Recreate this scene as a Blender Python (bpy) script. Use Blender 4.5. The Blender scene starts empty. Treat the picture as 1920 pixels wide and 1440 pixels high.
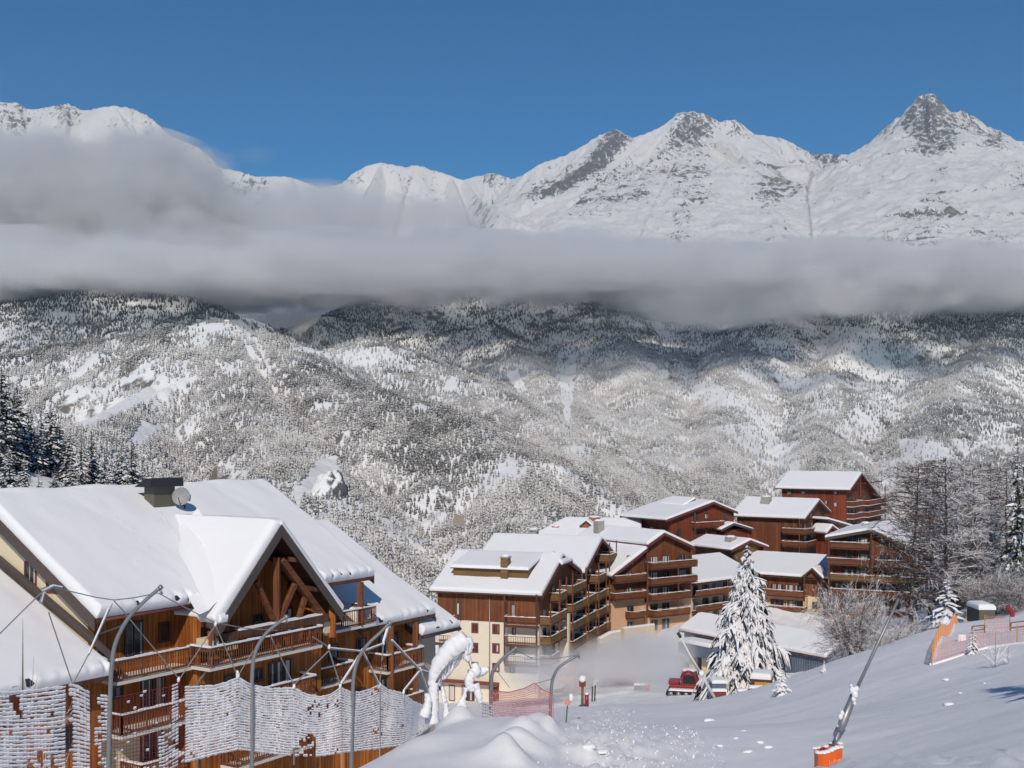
import bpy, bmesh, math, random
import numpy as np
from mathutils import Vector, Matrix

scene = bpy.context.scene
COL = scene.collection
R = math.radians
F_PX, HOR = 2200.0, 820.0          # focal length in photo pixels, eye-level row of the photo

# ------------------------------------------------------------------ camera
cam_data = bpy.data.cameras.new('camera')
cam_data.sensor_width = 36.0
cam_data.lens = 36.0 * F_PX / 1920.0
cam_data.shift_y = (HOR - 720.0) / 1920.0
cam_data.clip_start = 0.5
cam_data.clip_end = 60000.0
cam = bpy.data.objects.new('camera', cam_data)
COL.objects.link(cam)
cam.location = (0, 0, 0)
cam.rotation_euler = (R(90), 0, 0)
scene.camera = cam

# ------------------------------------------------------------------ sky and sun
SUN_EL = R(38.0)
SUN_AZ = math.atan2(-0.06, -1.0)          # compass angle of the sun from +Y
world = bpy.data.worlds.new("World")
scene.world = world
world.use_nodes = True
wn = world.node_tree
wn.nodes.clear()
w_out = wn.nodes.new('ShaderNodeOutputWorld')
w_bg = wn.nodes.new('ShaderNodeBackground')
w_sky = wn.nodes.new('ShaderNodeTexSky')
w_sky.sky_type = 'NISHITA'
w_sky.sun_disc = False
w_sky.sun_elevation = SUN_EL
w_sky.sun_rotation = SUN_AZ
w_sky.altitude = 2600.0
w_sky.air_density = 1.0
w_sky.dust_density = 0.0
w_sky.ozone_density = 3.5
w_bg.inputs['Strength'].default_value = 0.075
w_hs = wn.nodes.new('ShaderNodeHueSaturation')
w_hs.inputs['Saturation'].default_value = 1.28
wn.links.new(w_sky.outputs[0], w_hs.inputs['Color'])
w_mx = wn.nodes.new('ShaderNodeMix')
w_mx.data_type = 'RGBA'; w_mx.blend_type = 'MULTIPLY'
w_mx.inputs[0].default_value = 1.0
w_mx.inputs[7].default_value = (0.90, 1.07, 1.04, 1.0)      # thin clear winter air, a touch greener blue
wn.links.new(w_hs.outputs[0], w_mx.inputs[6])
wn.links.new(w_mx.outputs[2], w_bg.inputs['Color'])
wn.links.new(w_bg.outputs[0], w_out.inputs['Surface'])

sun_data = bpy.data.lights.new('sun', 'SUN')
sun_data.energy = 3.0
sun_data.angle = R(0.5)
sun_data.color = (1.0, 0.90, 0.78)
sun = bpy.data.objects.new('sun', sun_data)
COL.objects.link(sun)
to_sun = Vector((math.sin(SUN_AZ) * math.cos(SUN_EL), math.cos(SUN_AZ) * math.cos(SUN_EL), math.sin(SUN_EL)))
sun.rotation_euler = to_sun.to_track_quat('Z', 'Y').to_euler()

scene.view_settings.view_transform = 'Standard'
scene.view_settings.look = 'None'
scene.view_settings.exposure = 0.0
scene.view_settings.gamma = 1.0
scene.cycles.max_bounces = 6
scene.cycles.diffuse_bounces = 3
scene.cycles.glossy_bounces = 2
scene.cycles.transparent_max_bounces = 8
scene.cycles.volume_bounces = 4
scene.cycles.use_adaptive_sampling = True
scene.cycles.adaptive_threshold = 0.03

# ------------------------------------------------------------------ small helpers
def at(px, py, Y):
    """a point of the photograph at depth Y, as a place in the scene"""
    return Vector(((px - 960.0) / F_PX * Y, Y, (HOR - py) / F_PX * Y))

def tag(o, label=None, cat=None, group=None, kind=None):
    if label: o['label'] = label
    if cat: o['category'] = cat
    if group: o['group'] = group
    if kind: o['kind'] = kind
    return o

def empty(name, loc=(0, 0, 0), rz=0.0):
    o = bpy.data.objects.new(name, None)
    COL.objects.link(o)
    o.location = loc
    o.rotation_euler = (0, 0, rz)
    o.empty_display_size = 0.3
    return o

def link_mesh(name, me, mat=None, parent=None, loc=None):
    o = bpy.data.objects.new(name, me)
    COL.objects.link(o)
    if mat is not None and not me.materials:
        for m in (mat if isinstance(mat, (list, tuple)) else [mat]):
            me.materials.append(m)
    if parent is not None:
        o.parent = parent
    if loc is not None:
        o.location = loc
    return o

class MB:
    """collects simple solids and links them as ONE mesh object"""
    def __init__(s):
        s.v, s.f, s.m = [], [], []
    def add(s, vs, fs, mi=0):
        b = len(s.v)
        s.v.extend([tuple(v) for v in vs])
        s.f.extend([tuple(b + i for i in f) for f in fs])
        s.m.extend([mi] * len(fs))
    def quad(s, a, b, c, d, mi=0):
        s.add([a, b, c, d], [(0, 1, 2, 3)], mi)
    def hexa(s, p, mi=0):
        """8 corners: bottom 0-3 counter-clockwise, top 4-7"""
        s.add(p, [(3, 2, 1, 0), (4, 5, 6, 7), (0, 1, 5, 4), (1, 2, 6, 5), (2, 3, 7, 6), (3, 0, 4, 7)], mi)
    def box(s, lo, hi, mi=0):
        (a, b, c), (d, e, f) = lo, hi
        s.hexa([(a, b, c), (d, b, c), (d, e, c), (a, e, c), (a, b, f), (d, b, f), (d, e, f), (a, e, f)], mi)
    def prism(s, poly, ext, mi=0):
        """polygon (3-D points, in order) swept along the vector ext"""
        n = len(poly)
        ext = Vector(ext)
        a = [Vector(p) for p in poly]
        b = [p + ext for p in a]
        fs = [tuple(range(n - 1, -1, -1)), tuple(range(n, 2 * n))]
        for i in range(n):
            j = (i + 1) % n
            fs.append((i, j, n + j, n + i))
        s.add(a + b, fs, mi)
    def bar(s, a, b, w, h=None, mi=0, up=(0, 0, 1)):
        """rectangular bar from a to b, w wide, h high"""
        h = w if h is None else h
        a, b = Vector(a), Vector(b)
        d = (b - a).normalized()
        u = Vector(up)
        if abs(d.dot(u)) > 0.98: u = Vector((1, 0, 0))
        x = d.cross(u).normalized() * (w / 2)
        y = x.cross(d).normalized() * (h / 2)
        s.hexa([a - x - y, a + x - y, a + x + y, a - x + y, b - x - y, b + x - y, b + x + y, b - x + y], mi)
    def tube(s, pts, rad, n=8, mi=0, cap=True):
        pts = [Vector(p) for p in pts]
        rr = rad if isinstance(rad, (list, tuple)) else [rad] * len(pts)
        b = len(s.v)
        prev = None
        for i, p in enumerate(pts):
            d = (pts[min(i + 1, len(pts) - 1)] - pts[max(i - 1, 0)]).normalized()
            if prev is None:
                u = Vector((0, 0, 1)) if abs(d.z) < 0.9 else Vector((1, 0, 0))
                x = d.cross(u).normalized()
            else:
                x = (prev - d * prev.dot(d)).normalized()
            prev = x
            y = d.cross(x)
            for k in range(n):
                t = 2 * math.pi * k / n
                s.v.append(tuple(p + (x * math.cos(t) + y * math.sin(t)) * rr[i]))
        for i in range(len(pts) - 1):
            for k in range(n):
                j = (k + 1) % n
                s.f.append((b + i * n + k, b + i * n + j, b + (i + 1) * n + j, b + (i + 1) * n + k)); s.m.append(mi)
        if cap:
            s.f.append(tuple(b + k for k in range(n - 1, -1, -1))); s.m.append(mi)
            s.f.append(tuple(b + (len(pts) - 1) * n + k for k in range(n))); s.m.append(mi)
    def blob(s, c, r, mi=0, seed=0, n=7, rough=0.18):
        """a lumpy rounded body, radii r = (x, y, z)"""
        rnd = random.Random(seed)
        c = Vector(c)
        b = len(s.v)
        rows = max(4, n * 2 // 3)
        s.v.append(tuple(c + Vector((0, 0, -r[2]))))
        for i in range(1, rows):
            ph = -math.pi / 2 + math.pi * i / rows
            for k in range(n):
                t = 2 * math.pi * k / n
                q = 1 + rnd.uniform(-rough, rough)
                s.v.append(tuple(c + Vector((math.cos(ph) * math.cos(t) * r[0] * q, math.cos(ph) * math.sin(t) * r[1] * q, math.sin(ph) * r[2] * q))))
        s.v.append(tuple(c + Vector((0, 0, r[2]))))
        top = len(s.v) - 1
        for k in range(n):
            j = (k + 1) % n
            s.f.append((b, b + 1 + j, b + 1 + k)); s.m.append(mi)
            for i in range(rows - 2):
                o = b + 1 + i * n
                s.f.append((o + k, o + j, o + n + j, o + n + k)); s.m.append(mi)
            o = b + 1 + (rows - 2) * n
            s.f.append((o + k, o + j, top)); s.m.append(mi)
    def build(s, name, mat, parent=None, loc=None, smooth=False):
        me = bpy.data.meshes.new(name)
        me.from_pydata(s.v, [], s.f)
        for m in (mat if isinstance(mat, (list, tuple)) else [mat]):
            me.materials.append(m)
        if any(s.m):
            me.polygons.foreach_set('material_index', s.m)
        if smooth:
            me.polygons.foreach_set('use_smooth', [True] * len(me.polygons))
        me.update()
        return link_mesh(name, me, None, parent, loc)

def np_mesh(name, verts, faces, smooth=False):
    """quick mesh from numpy arrays; faces all quads or all triangles"""
    me = bpy.data.meshes.new(name)
    verts = np.ascontiguousarray(verts, dtype=np.float32)
    faces = np.ascontiguousarray(faces, dtype=np.int32)
    n, k = faces.shape
    me.vertices.add(len(verts)); me.vertices.foreach_set('co', verts.ravel())
    me.loops.add(n * k); me.loops.foreach_set('vertex_index', faces.ravel())
    me.polygons.add(n)
    me.polygons.foreach_set('loop_start', np.arange(0, n * k, k, dtype=np.int32))
    me.polygons.foreach_set('loop_total', np.full(n, k, dtype=np.int32))
    if smooth:
        me.polygons.foreach_set('use_smooth', np.ones(n, dtype=bool))
    me.update(calc_edges=True)
    return me

def grid_faces(nu, nv):
    i = np.arange(nu - 1)[:, None] * nv + np.arange(nv - 1)[None, :]
    i = i.ravel()
    return np.stack([i, i + nv, i + nv + 1, i + 1], 1)

# ------------------------------------------------------------------ noise
def _hash(ix, iy, seed):
    h = (ix.astype(np.int64) * 374761393 + iy.astype(np.int64) * 668265263 + seed * 144665) & 0xffffffff
    h = ((h ^ (h >> 13)) * 1274126177) & 0xffffffff
    return (h ^ (h >> 16)) & 0xffffffff

def gnoise(x, y, seed=0):
    ix, iy = np.floor(x), np.floor(y)
    fx, fy = x - ix, y - iy
    u = fx * fx * fx * (fx * (fx * 6 - 15) + 10)
    v = fy * fy * fy * (fy * (fy * 6 - 15) + 10)
    def g(ox, oy):
        a = _hash(ix + ox, iy + oy, seed) / 4294967296.0 * 2 * np.pi
        return np.cos(a) * (fx - ox) + np.sin(a) * (fy - oy)
    return ((g(0, 0) * (1 - u) + g(1, 0) * u) * (1 - v) + (g(0, 1) * (1 - u) + g(1, 1) * u) * v) * 1.5

def fbm(x, y, oct=5, seed=0, gain=0.5, lac=2.03):
    a, t, s = 1.0, 0.0, 0.0
    for k in range(oct):
        t = t + a * gnoise(x, y, seed + k * 17)
        s += a
        a *= gain; x = x * lac + 13.7; y = y * lac + 7.1
    return t / s

def ridged(x, y, oct=5, seed=0, gain=0.5):
    a, t, s = 1.0, 0.0, 0.0
    for k in range(oct):
        t = t + a * (1 - np.abs(gnoise(x, y, seed + k * 31)))
        s += a
        a *= gain; x = x * 2.07 + 3.1; y = y * 2.07 + 9.2
    return t / s

# ------------------------------------------------------------------ materials
class NT:
    """tiny node-tree writer"""
    def __init__(s, name):
        s.mat = bpy.data.materials.new(name)
        s.mat.use_nodes = True
        s.t = s.mat.node_tree
        s.t.nodes.clear()
        s.out = s.t.nodes.new('ShaderNodeOutputMaterial')
    def n(s, typ, **kw):
        nd = s.t.nodes.new(typ)
        for k, v in kw.items():
            setattr(nd, k, v)
        return nd
    def set(s, sock, v):
        if hasattr(v, 'is_linked') or isinstance(v, bpy.types.NodeSocket):
            s.t.links.new(v, sock)
        else:
            sock.default_value = v
    def noise(s, vec, scale, detail=4, rough=0.55, dist=0.0):
        nd = s.n('ShaderNodeTexNoise')
        s.set(nd.inputs['Vector'], vec)
        nd.inputs['Scale'].default_value = scale
        nd.inputs['Detail'].default_value = detail
        nd.inputs['Roughness'].default_value = rough
        nd.inputs['Distortion'].default_value = dist
        return nd.outputs['Fac']
    def math(s, op, a, b=0.0, c=0.0, clamp=False):
        nd = s.n('ShaderNodeMath', operation=op, use_clamp=clamp)
        s.set(nd.inputs[0], a); s.set(nd.inputs[1], b); s.set(nd.inputs[2], c)
        return nd.outputs[0]
    def ramp(s, fac, lo, hi, smooth=True):
        nd = s.n('ShaderNodeMapRange', interpolation_type='SMOOTHSTEP' if smooth else 'LINEAR')
        s.set(nd.inputs['Value'], fac); s.set(nd.inputs['From Min'], lo); s.set(nd.inputs['From Max'], hi)
        return nd.outputs[0]
    def mix(s, fac, a, b):
        nd = s.n('ShaderNodeMix', data_type='RGBA')
        s.set(nd.inputs[0], fac); s.set(nd.inputs[6], a); s.set(nd.inputs[7], b)
        return nd.outputs[2]
    def scale(s, vec, sc):
        nd = s.n('ShaderNodeVectorMath', operation='MULTIPLY')
        s.set(nd.inputs[0], vec); s.set(nd.inputs[1], sc)
        return nd.outputs[0]
    def coord(s, which='Object'):
        return s.n('ShaderNodeTexCoord').outputs[which]
    def world_pos(s):
        return s.n('ShaderNodeNewGeometry').outputs['Position']
    def normal_z(s):
        sp = s.n('ShaderNodeSeparateXYZ')
        s.t.links.new(s.n('ShaderNodeNewGeometry').outputs['Normal'], sp.inputs[0])
        return sp.outputs[2]
    def bump(s, h, strength=0.3, dist=0.1):
        nd = s.n('ShaderNodeBump')
        nd.inputs['Strength'].default_value = strength
        nd.inputs['Distance'].default_value = dist
        s.set(nd.inputs['Height'], h)
        return nd.outputs[0]
    def bsdf(s, color, rough=0.7, normal=None, metal=0.0, spec=0.3, **kw):
        b = s.n('ShaderNodeBsdfPrincipled')
        s.set(b.inputs['Base Color'], color)
        s.set(b.inputs['Roughness'], rough)
        s.set(b.inputs['Metallic'], metal)
        s.set(b.inputs['Specular IOR Level'], spec)
        if normal is not None: s.set(b.inputs['Normal'], normal)
        for k, v in kw.items():
            s.set(b.inputs[k.replace('_', ' ')], v)
        s.t.links.new(b.outputs[0], s.out.inputs['Surface'])
        return s.mat

def rgb(r, g, b): return (r, g, b, 1.0)

M = {}
def simple(name, col, rough=0.6, metal=0.0, var=0.15, vscale=3.0, spec=0.3):
    t = NT(name)
    n = t.noise(t.coord(), vscale, 4)
    c2 = tuple(c * (1 - var) for c in col[:3]) + (1,)
    c1 = tuple(min(1, c * (1 + var * 0.5)) for c in col[:3]) + (1,)
    M[name] = t.bsdf(t.mix(n, c2, c1), rough, None, metal, spec)
    return M[name]

SNOW = rgb(0.86, 0.865, 0.88)

def wood(name, dark, light, axis='Z', board=0.14, rough=0.65):
    """boarded timber; boards run along the axis, with grain and weathering"""
    t = NT(name)
    p = t.coord()
    sp = t.n('ShaderNodeSeparateXYZ'); t.t.links.new(p, sp.inputs[0])
    if axis == 'Z':      # upright boards on a wall of any direction
        s_ = t.math('ADD', sp.outputs[0], t.math('MULTIPLY', sp.outputs[1], 1.0))
        st = t.scale(p, (9, 9, 0.5))
    else:
        s_ = sp.outputs[2]
        st = t.scale(p, (0.5, 0.5, 9))
    cell = t.math('FLOOR', t.math('DIVIDE', s_, board))
    wnz = t.n('ShaderNodeTexWhiteNoise', noise_dimensions='1D')
    t.set(wnz.inputs['W'], cell)
    grain = t.noise(st, 1.0, 5, 0.6, 0.4)
    big = t.noise(p, 0.45, 3)
    f = t.math('ADD', t.math('MULTIPLY', grain, 0.55), t.math('ADD', t.math('MULTIPLY', wnz.outputs[0], 0.25), t.math('MULTIPLY', big, 0.35)))
    f = t.ramp(f, 0.3, 0.9)
    fr = t.math('FRACT', t.math('DIVIDE', s_, board))
    gap = t.math('GREATER_THAN', t.math('ABSOLUTE', t.math('SUBTRACT', fr, 0.5)), 0.455)
    c = t.mix(f, dark, light)
    c = t.mix(t.math('MULTIPLY', gap, 0.6), c, rgb(dark[0] * 0.3, dark[1] * 0.3, dark[2] * 0.3))
    M[name] = t.bsdf(c, rough, t.bump(t.math('SUBTRACT', grain, gap), 0.3, 0.02), 0, 0.2)
    return M[name]

def make_snow(name, bump1=0.25, s1=0.7, s2=6.0, col=SNOW):
    t = NT(name)
    p = t.world_pos()
    a = t.noise(p, s1, 5, 0.5)
    b = t.noise(p, s2, 3, 0.6)
    h = t.math('ADD', t.math('MULTIPLY', a, 1.0), t.math('MULTIPLY', b, 0.12))
    M[name] = t.bsdf(col, 0.75, t.bump(h, bump1, 0.25), 0, 0.25)
    return M[name]

make_snow('snow_roof', 0.18, 0.5, 5.0)
make_snow('snow_lump', 0.3, 2.0, 9.0)
# ================================================================== FAR LANDSCAPE
def ridge_field(X, Yg, ridges, drop, warp=None):
    """height of a massif: the upper envelope of slopes falling from its crest lines"""
    if warp is not None:
        X = X + warp[0]; Yg = Yg + warp[1]
    H = np.full(X.shape, -1e9)
    H2 = np.full(X.shape, -1e9)
    Dm = np.full(X.shape, 1e9)
    S = np.zeros(X.shape)
    K = np.zeros(X.shape)
    for n_, rd in enumerate(ridges):
        pts = [at(*p) for p in rd['p']]
        sc = rd.get('s', 1.0)
        arc = n_ * 3777.0
        hr = np.full(X.shape, -1e9); dr = np.zeros(X.shape); sr = np.zeros(X.shape)
        for a, b in zip(pts[:-1], pts[1:]):
            dx, dy = b.x - a.x, b.y - a.y
            L2 = dx * dx + dy * dy + 1e-6
            t = np.clip(((X - a.x) * dx + (Yg - a.y) * dy) / L2, 0, 1)
            d = np.hypot(X - (a.x + t * dx), Yg - (a.y + t * dy))
            h = a.z + t * (b.z - a.z) - drop(d) * sc
            up = h > hr
            dr = np.where(up, d, dr); sr = np.where(up, arc + t * math.sqrt(L2), sr)
            hr = np.maximum(hr, h)
            arc += math.sqrt(L2)
        up = hr > H
        H2 = np.maximum(H2, np.minimum(H, hr))
        Dm = np.where(up, dr, Dm); S = np.where(up, sr, S); K = np.where(up, rd.get('r', 0.2), K)
        H = np.maximum(H, hr)
    return H, Dm, S, K, H - H2

def in_poly(px, py, poly):
    r = np.zeros(px.shape, bool)
    n = len(poly)
    for i in range(n):
        x1, y1 = poly[i]; x2, y2 = poly[(i + 1) % n]
        c = ((y1 > py) != (y2 > py)) & (px < (x2 - x1) * (py - y1) / (y2 - y1 + 1e-9) + x1)
        r ^= c
    return r

# ---- the high peaks
PEAKS = [
    dict(r=0.25, p=[(-420, 230, 7900), (-250, 205, 7900), (-90, 225, 7800), (0, 190, 7800), (30, 194, 7800), (60, 206, 7800), (95, 200, 7800), (128, 194, 7750), (150, 205, 7700), (165, 206, 7650), (190, 201, 7600), (215, 198, 7600), (248, 203, 7600), (275, 215, 7550), (300, 236, 7500), (320, 256, 7500), (345, 266, 7450), (372, 276, 7400), (395, 296, 7400), (412, 312, 7400), (440, 319, 7400), (470, 329, 7350), (505, 331, 7350), (545, 331, 7300), (570, 340, 7300), (600, 352, 7200)]),
    dict(r=0.12, p=[(600, 352, 7200), (640, 344, 7100), (662, 324, 7100), (690, 309, 7100), (715, 304, 7100), (742, 309, 7050), (760, 313, 7050), (782, 309, 7050), (805, 316, 7050), (845, 329, 7000), (870, 337, 7000)]),
    dict(r=0.42, p=[(870, 337, 7700), (905, 328, 7800), (928, 324, 7800), (960, 336, 7700), (985, 325, 7600), (1015, 306, 7600), (1062, 290, 7600), (1095, 272, 7600), (1125, 252, 7600), (1145, 246, 7600), (1160, 242, 7600), (1172, 251, 7600), (1186, 258, 7600), (1215, 249, 7600), (1240, 236, 7600), (1262, 221, 7600), (1272, 211, 7600), (1295, 208, 7600), (1318, 212, 7600), (1338, 223, 7600), (1352, 228, 7600), (1378, 223, 7600), (1392, 233, 7600), (1412, 252, 7650), (1440, 254, 7700), (1470, 260, 7700), (1500, 276, 7700), (1526, 291, 7700), (1545, 287, 7650), (1570, 290, 7600), (1595, 289, 7550), (1625, 270, 7500), (1655, 244, 7450), (1680, 222, 7400), (1697, 213, 7400), (1705, 199, 7400), (1722, 180, 7350), (1740, 174, 7350), (1752, 177, 7350), (1768, 192, 7350), (1784, 211, 7350), (1800, 208, 7400), (1830, 220, 7400), (1852, 237, 7400), (1880, 247, 7400), (1905, 263, 7400), (1960, 270, 7400), (2100, 300, 7300), (2300, 330, 7300)]),
    dict(r=0.75, p=[(1295, 208, 7600), (1255, 262, 7300), (1205, 312, 7050), (1145, 352, 6800), (1075, 398, 6500), (1000, 455, 6200)]),
    dict(r=0.7, p=[(1240, 236, 7600), (1180, 290, 7250), (1120, 345, 6950), (1060, 380, 6700)], s=1.1),
    dict(r=0.8, p=[(1295, 208, 7600), (1300, 280, 7200), (1290, 350, 6850), (1275, 420, 6450), (1250, 490, 6000)]),
    dict(r=0.5, p=[(1378, 223, 7600), (1390, 300, 7250), (1370, 380, 6800)], s=1.25),
    dict(r=0.35, p=[(1545, 287, 7650), (1490, 345, 7200), (1430, 375, 6950)], s=1.3),
    dict(r=0.5, p=[(1740, 174, 7350), (1748, 250, 6950), (1762, 340, 6500), (1725, 398, 6150), (1640, 445, 5850), (1530, 492, 5500)]),
    dict(r=0.4, p=[(1762, 340, 6500), (1810, 395, 6200), (1865, 445, 5900), (1920, 490, 5600)], s=1.1),
    dict(r=0.15, p=[(1697, 213, 7400), (1640, 300, 7000), (1590, 370, 6600), (1520, 440, 6150)], s=1.25),
    dict(r=0.75, p=[(1830, 220, 7400), (1842, 290, 7050), (1870, 350, 6750)], s=1.2),
    dict(p=[(1960, 270, 7400), (1930, 350, 6800), (1950, 430, 6300)]),
    dict(r=0.85, p=[(1160, 242, 7600), (1110, 300, 7300), (1040, 345, 7050), (985, 375, 6850)]),
    dict(r=0.25, p=[(870, 337, 7000), (905, 380, 6550), (965, 412, 6250), (1045, 442, 6000), (1135, 472, 5700)]),
    dict(r=0.1, p=[(715, 304, 7100), (690, 360, 6700), (660, 420, 6300)], s=1.1),
    dict(r=0.15, p=[(845, 329, 7000), (865, 380, 6600), (880, 430, 6200)], s=1.1),
    dict(r=0.4, p=[(215, 198, 7600), (262, 280, 7150), (330, 350, 6800), (420, 425, 6350)]),
    dict(r=0.42, p=[(320, 256, 7500), (370, 330, 7100), (430, 380, 6800), (520, 425, 6450)]),
    dict(r=0.2, p=[(545, 331, 7300), (560, 380, 6850), (600, 430, 6450)], s=1.1),
    dict(r=0.45, p=[(128, 194, 7750), (120, 245, 7350), (60, 300, 7000), (30, 380, 6500)], s=1.05),
    dict(r=0.5, p=[(0, 190, 7800), (-40, 280, 7200), (-80, 380, 6600)]),
    dict(p=[(1400, 560, 5050), (1900, 540, 5050), (2300, 540, 5000)], s=0.8),
    dict(p=[(-400, 560, 5050), (400, 560, 5050), (1400, 560, 5050)], s=0.8),
]
nu, nv = 1000, 520
us = np.linspace(-4700, 4900, nu)
vs = np.linspace(4700, 8700, nv)
GX, GY = np.meshgrid(us, vs, indexing='ij')
wx = 95 * fbm(GX / 520, GY / 520, 4, 11)
wy = 95 * fbm(GX / 520, GY / 520, 4, 57)
pk_drop = lambda d: 0.50 * d + 190 * (1 - np.exp(-d / 210.0))
H0, Dm0, S0, K0, gap0 = ridge_field(GX, GY, PEAKS, pk_drop)
fade = np.clip(Dm0 / 160, 0, 1)
H, Dm, S, K, gap = ridge_field(GX, GY, PEAKS, pk_drop, (wx * fade, wy * fade))
flute = ridged(S0 / 210 + 0.22 * fbm(GX / 260, GY / 260, 3, 9), Dm0 / 1500 + 0.12 * fbm(GX / 300, GY / 300, 2, 19), 4, 5, 0.55)
fl2 = ridged(S0 / 62 + 0.18 * fbm(GX / 90, GY / 90, 2, 29), Dm0 / 700, 3, 45, 0.6)
n2 = fbm(GX / 150, GY / 150, 5, 77)
n3 = fbm(GX / 36, GY / 36, 4, 91, 0.6)
gp_ = np.clip((gap0 - 12) / 110, 0, 1)
flute = 0.72 + (flute - 0.72) * gp_
fl2 = 0.7 + (fl2 - 0.7) * gp_
amp = np.clip(Dm / 300, 0.05, 1)
rocky = np.clip(K + 0.5 * fbm(GX / 420, GY / 420, 3, 23), 0.0, 1.0)
H = H + amp * ((flute - 0.72) * 215 + n2 * 20) + (0.25 + 0.75 * amp) * (0.25 + rocky) * ((fl2 - 0.7) * 50 + n3 * 15)
base = 330 + 40 * fbm(GX / 600, GY / 600, 3, 3)
H = np.maximum(H, base)
gx, gy = np.gradient(H, us, vs)
steep = np.hypot(gx, gy)
lap = (np.roll(H, 2, 0) + np.roll(H, -2, 0) + np.roll(H, 2, 1) + np.roll(H, -2, 1) - 4 * H)
ROCKS = [   # cliffs and rock bands of the range
    ([(1690, 228), (1705, 199), (1740, 172), (1770, 190), (1800, 240), (1790, 290), (1760, 285), (1742, 300), (1712, 280)], 0.85),
    ([(1792, 206), (1835, 220), (1835, 252), (1805, 246)], 0.7), ([(1840, 242), (1888, 250), (1880, 282), (1842, 276)], 0.75), ([(1745, 305), (1790, 325), (1778, 352), (1738, 335)], 0.6),
    ([(1266, 218), (1295, 204), (1340, 220), (1345, 258), (1290, 270), (1255, 250)], 0.72), ([(1235, 250), (1335, 262), (1335, 385), (1275, 390), (1225, 310)], 0.52),
    ([(1060, 405), (1100, 345), (1190, 300), (1240, 300), (1215, 385), (1130, 405)], 0.55), ([(1250, 380), (1305, 380), (1300, 480), (1240, 480)], 0.45),
    ([(1366, 224), (1392, 222), (1396, 256), (1368, 254)], 0.7), ([(1415, 288), (1445, 290), (1450, 322), (1420, 318)], 0.7), ([(1410, 335), (1510, 325), (1515, 362), (1420, 385)], 0.62), ([(1418, 375), (1470, 370), (1450, 410), (1420, 405)], 0.6),
    ([(1140, 243), (1195, 250), (1135, 318), (1062, 362), (985, 380), (995, 352), (1062, 328), (1112, 288)], 0.95),
    ([(1515, 286), (1585, 286), (1575, 312), (1525, 316)], 0.7), ([(1480, 256), (1530, 285), (1525, 296), (1470, 266)], 0.5), ([(1620, 265), (1690, 212), (1695, 235), (1625, 300)], 0.42),
    ([(1530, 495), (1640, 440), (1755, 345), (1800, 395), (1770, 460), (1650, 475)], 0.50), ([(1775, 370), (1880, 430), (1930, 500), (1840, 470)], 0.46),
    ([(-90, 190), (55, 188), (60, 250), (0, 250), (-90, 260)], 0.55), ([(100, 196), (155, 190), (155, 238), (105, 236)], 0.6), ([(315, 252), (410, 300), (420, 330), (330, 300)], 0.45), ([(360, 330), (515, 335), (520, 420), (370, 415)], 0.52),
    ([(180, 225), (260, 200), (290, 260), (220, 280)], 0.25), ([(716, 336), (840, 340), (840, 380), (720, 380)], 0.36), ([(640, 330), (680, 312), (690, 345), (650, 370)], 0.3), ([(870, 385), (925, 380), (925, 440), (870, 440)], 0.5), ([(895, 325), (950, 328), (945, 348), (900, 345)], 0.6),
    ([(950, 455), (1140, 460), (1140, 500), (960, 490)], 0.45), ([(1880, 300), (1930, 300), (1930, 360), (1890, 350)], 0.4),
]
gpx = 960 + F_PX * GX / GY; gpy = HOR - F_PX * H / GY
W = np.zeros(H.shape)
for poly, wt in ROCKS:
    W = np.maximum(W, in_poly(gpx, gpy, poly) * wt)
for _ in range(3):
    W = (W + np.roll(W, 3, 0) + np.roll(W, -3, 0) + np.roll(W, 3, 1) + np.roll(W, -3, 1)) / 5
H = H + 9 * n3 * np.exp(-Dm / 60) + W * (9 * n3 + 16 * (fl2 - 0.7))
rk = -0.40 + 0.60 * W + np.clip(steep - 0.75, -0.4, 0.5) * 0.22 + 0.10 * n3 + 0.22 * (fl2 - 0.7) + 0.12 * (rocky - 0.3)
t = NT('alpine_snow_rock')
p = t.world_pos()
at_ = t.n('ShaderNodeAttribute', attribute_name='rock')
ac_ = t.n('ShaderNodeAttribute', attribute_name='arc')
ds_ = t.n('ShaderNodeAttribute', attribute_name='dist')
cv = t.n('ShaderNodeCombineXYZ')
t.set(cv.inputs[0], t.math('MULTIPLY', ac_.outputs['Fac'], 1 / 26.0)); t.set(cv.inputs[1], t.math('MULTIPLY', ds_.outputs['Fac'], 1 / 110.0))
n0_ = t.noise(cv.outputs[0], 1.0, 8, 0.7)
n0_ = t.math('ADD', t.math('MULTIPLY', t.math('SUBTRACT', n0_, 0.5), t.n('ShaderNodeAttribute', attribute_name='inner').outputs['Fac']), 0.5)
n1 = t.noise(t.scale(p, (1, 1, 0.6)), 0.028, 9, 0.74)
n2_ = t.noise(t.scale(p, (1, 1, 0.35)), 0.11, 6, 0.75)
sm = t.math('ADD', t.math('MULTIPLY', t.math('SUBTRACT', n0_, 0.5), 2.2), t.math('ADD', t.math('MULTIPLY', t.math('SUBTRACT', n1, 0.5), 2.1), t.math('MULTIPLY', t.math('SUBTRACT', n2_, 0.5), 1.4)))
fac = t.ramp(t.math('ADD', at_.outputs['Fac'], sm), 0.02, 0.15)
warm = t.noise(p, 0.0022, 3, 0.5)
rockc = t.mix(t.ramp(warm, 0.5, 0.68), rgb(0.20, 0.195, 0.20), rgb(0.33, 0.27, 0.20))
rockc = t.mix(t.ramp(t.noise(p, 0.05, 5), 0.35, 0.6), rgb(0.15, 0.15, 0.16), rockc)
colr = t.mix(fac, rgb(0.88, 0.875, 0.87), rockc)
alpine = t.bsdf(colr, 0.8, t.bump(t.math('ADD', t.math('MULTIPLY', n0_, 1.6), n2_), 0.8, 22.0), 0, 0.2)
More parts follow.
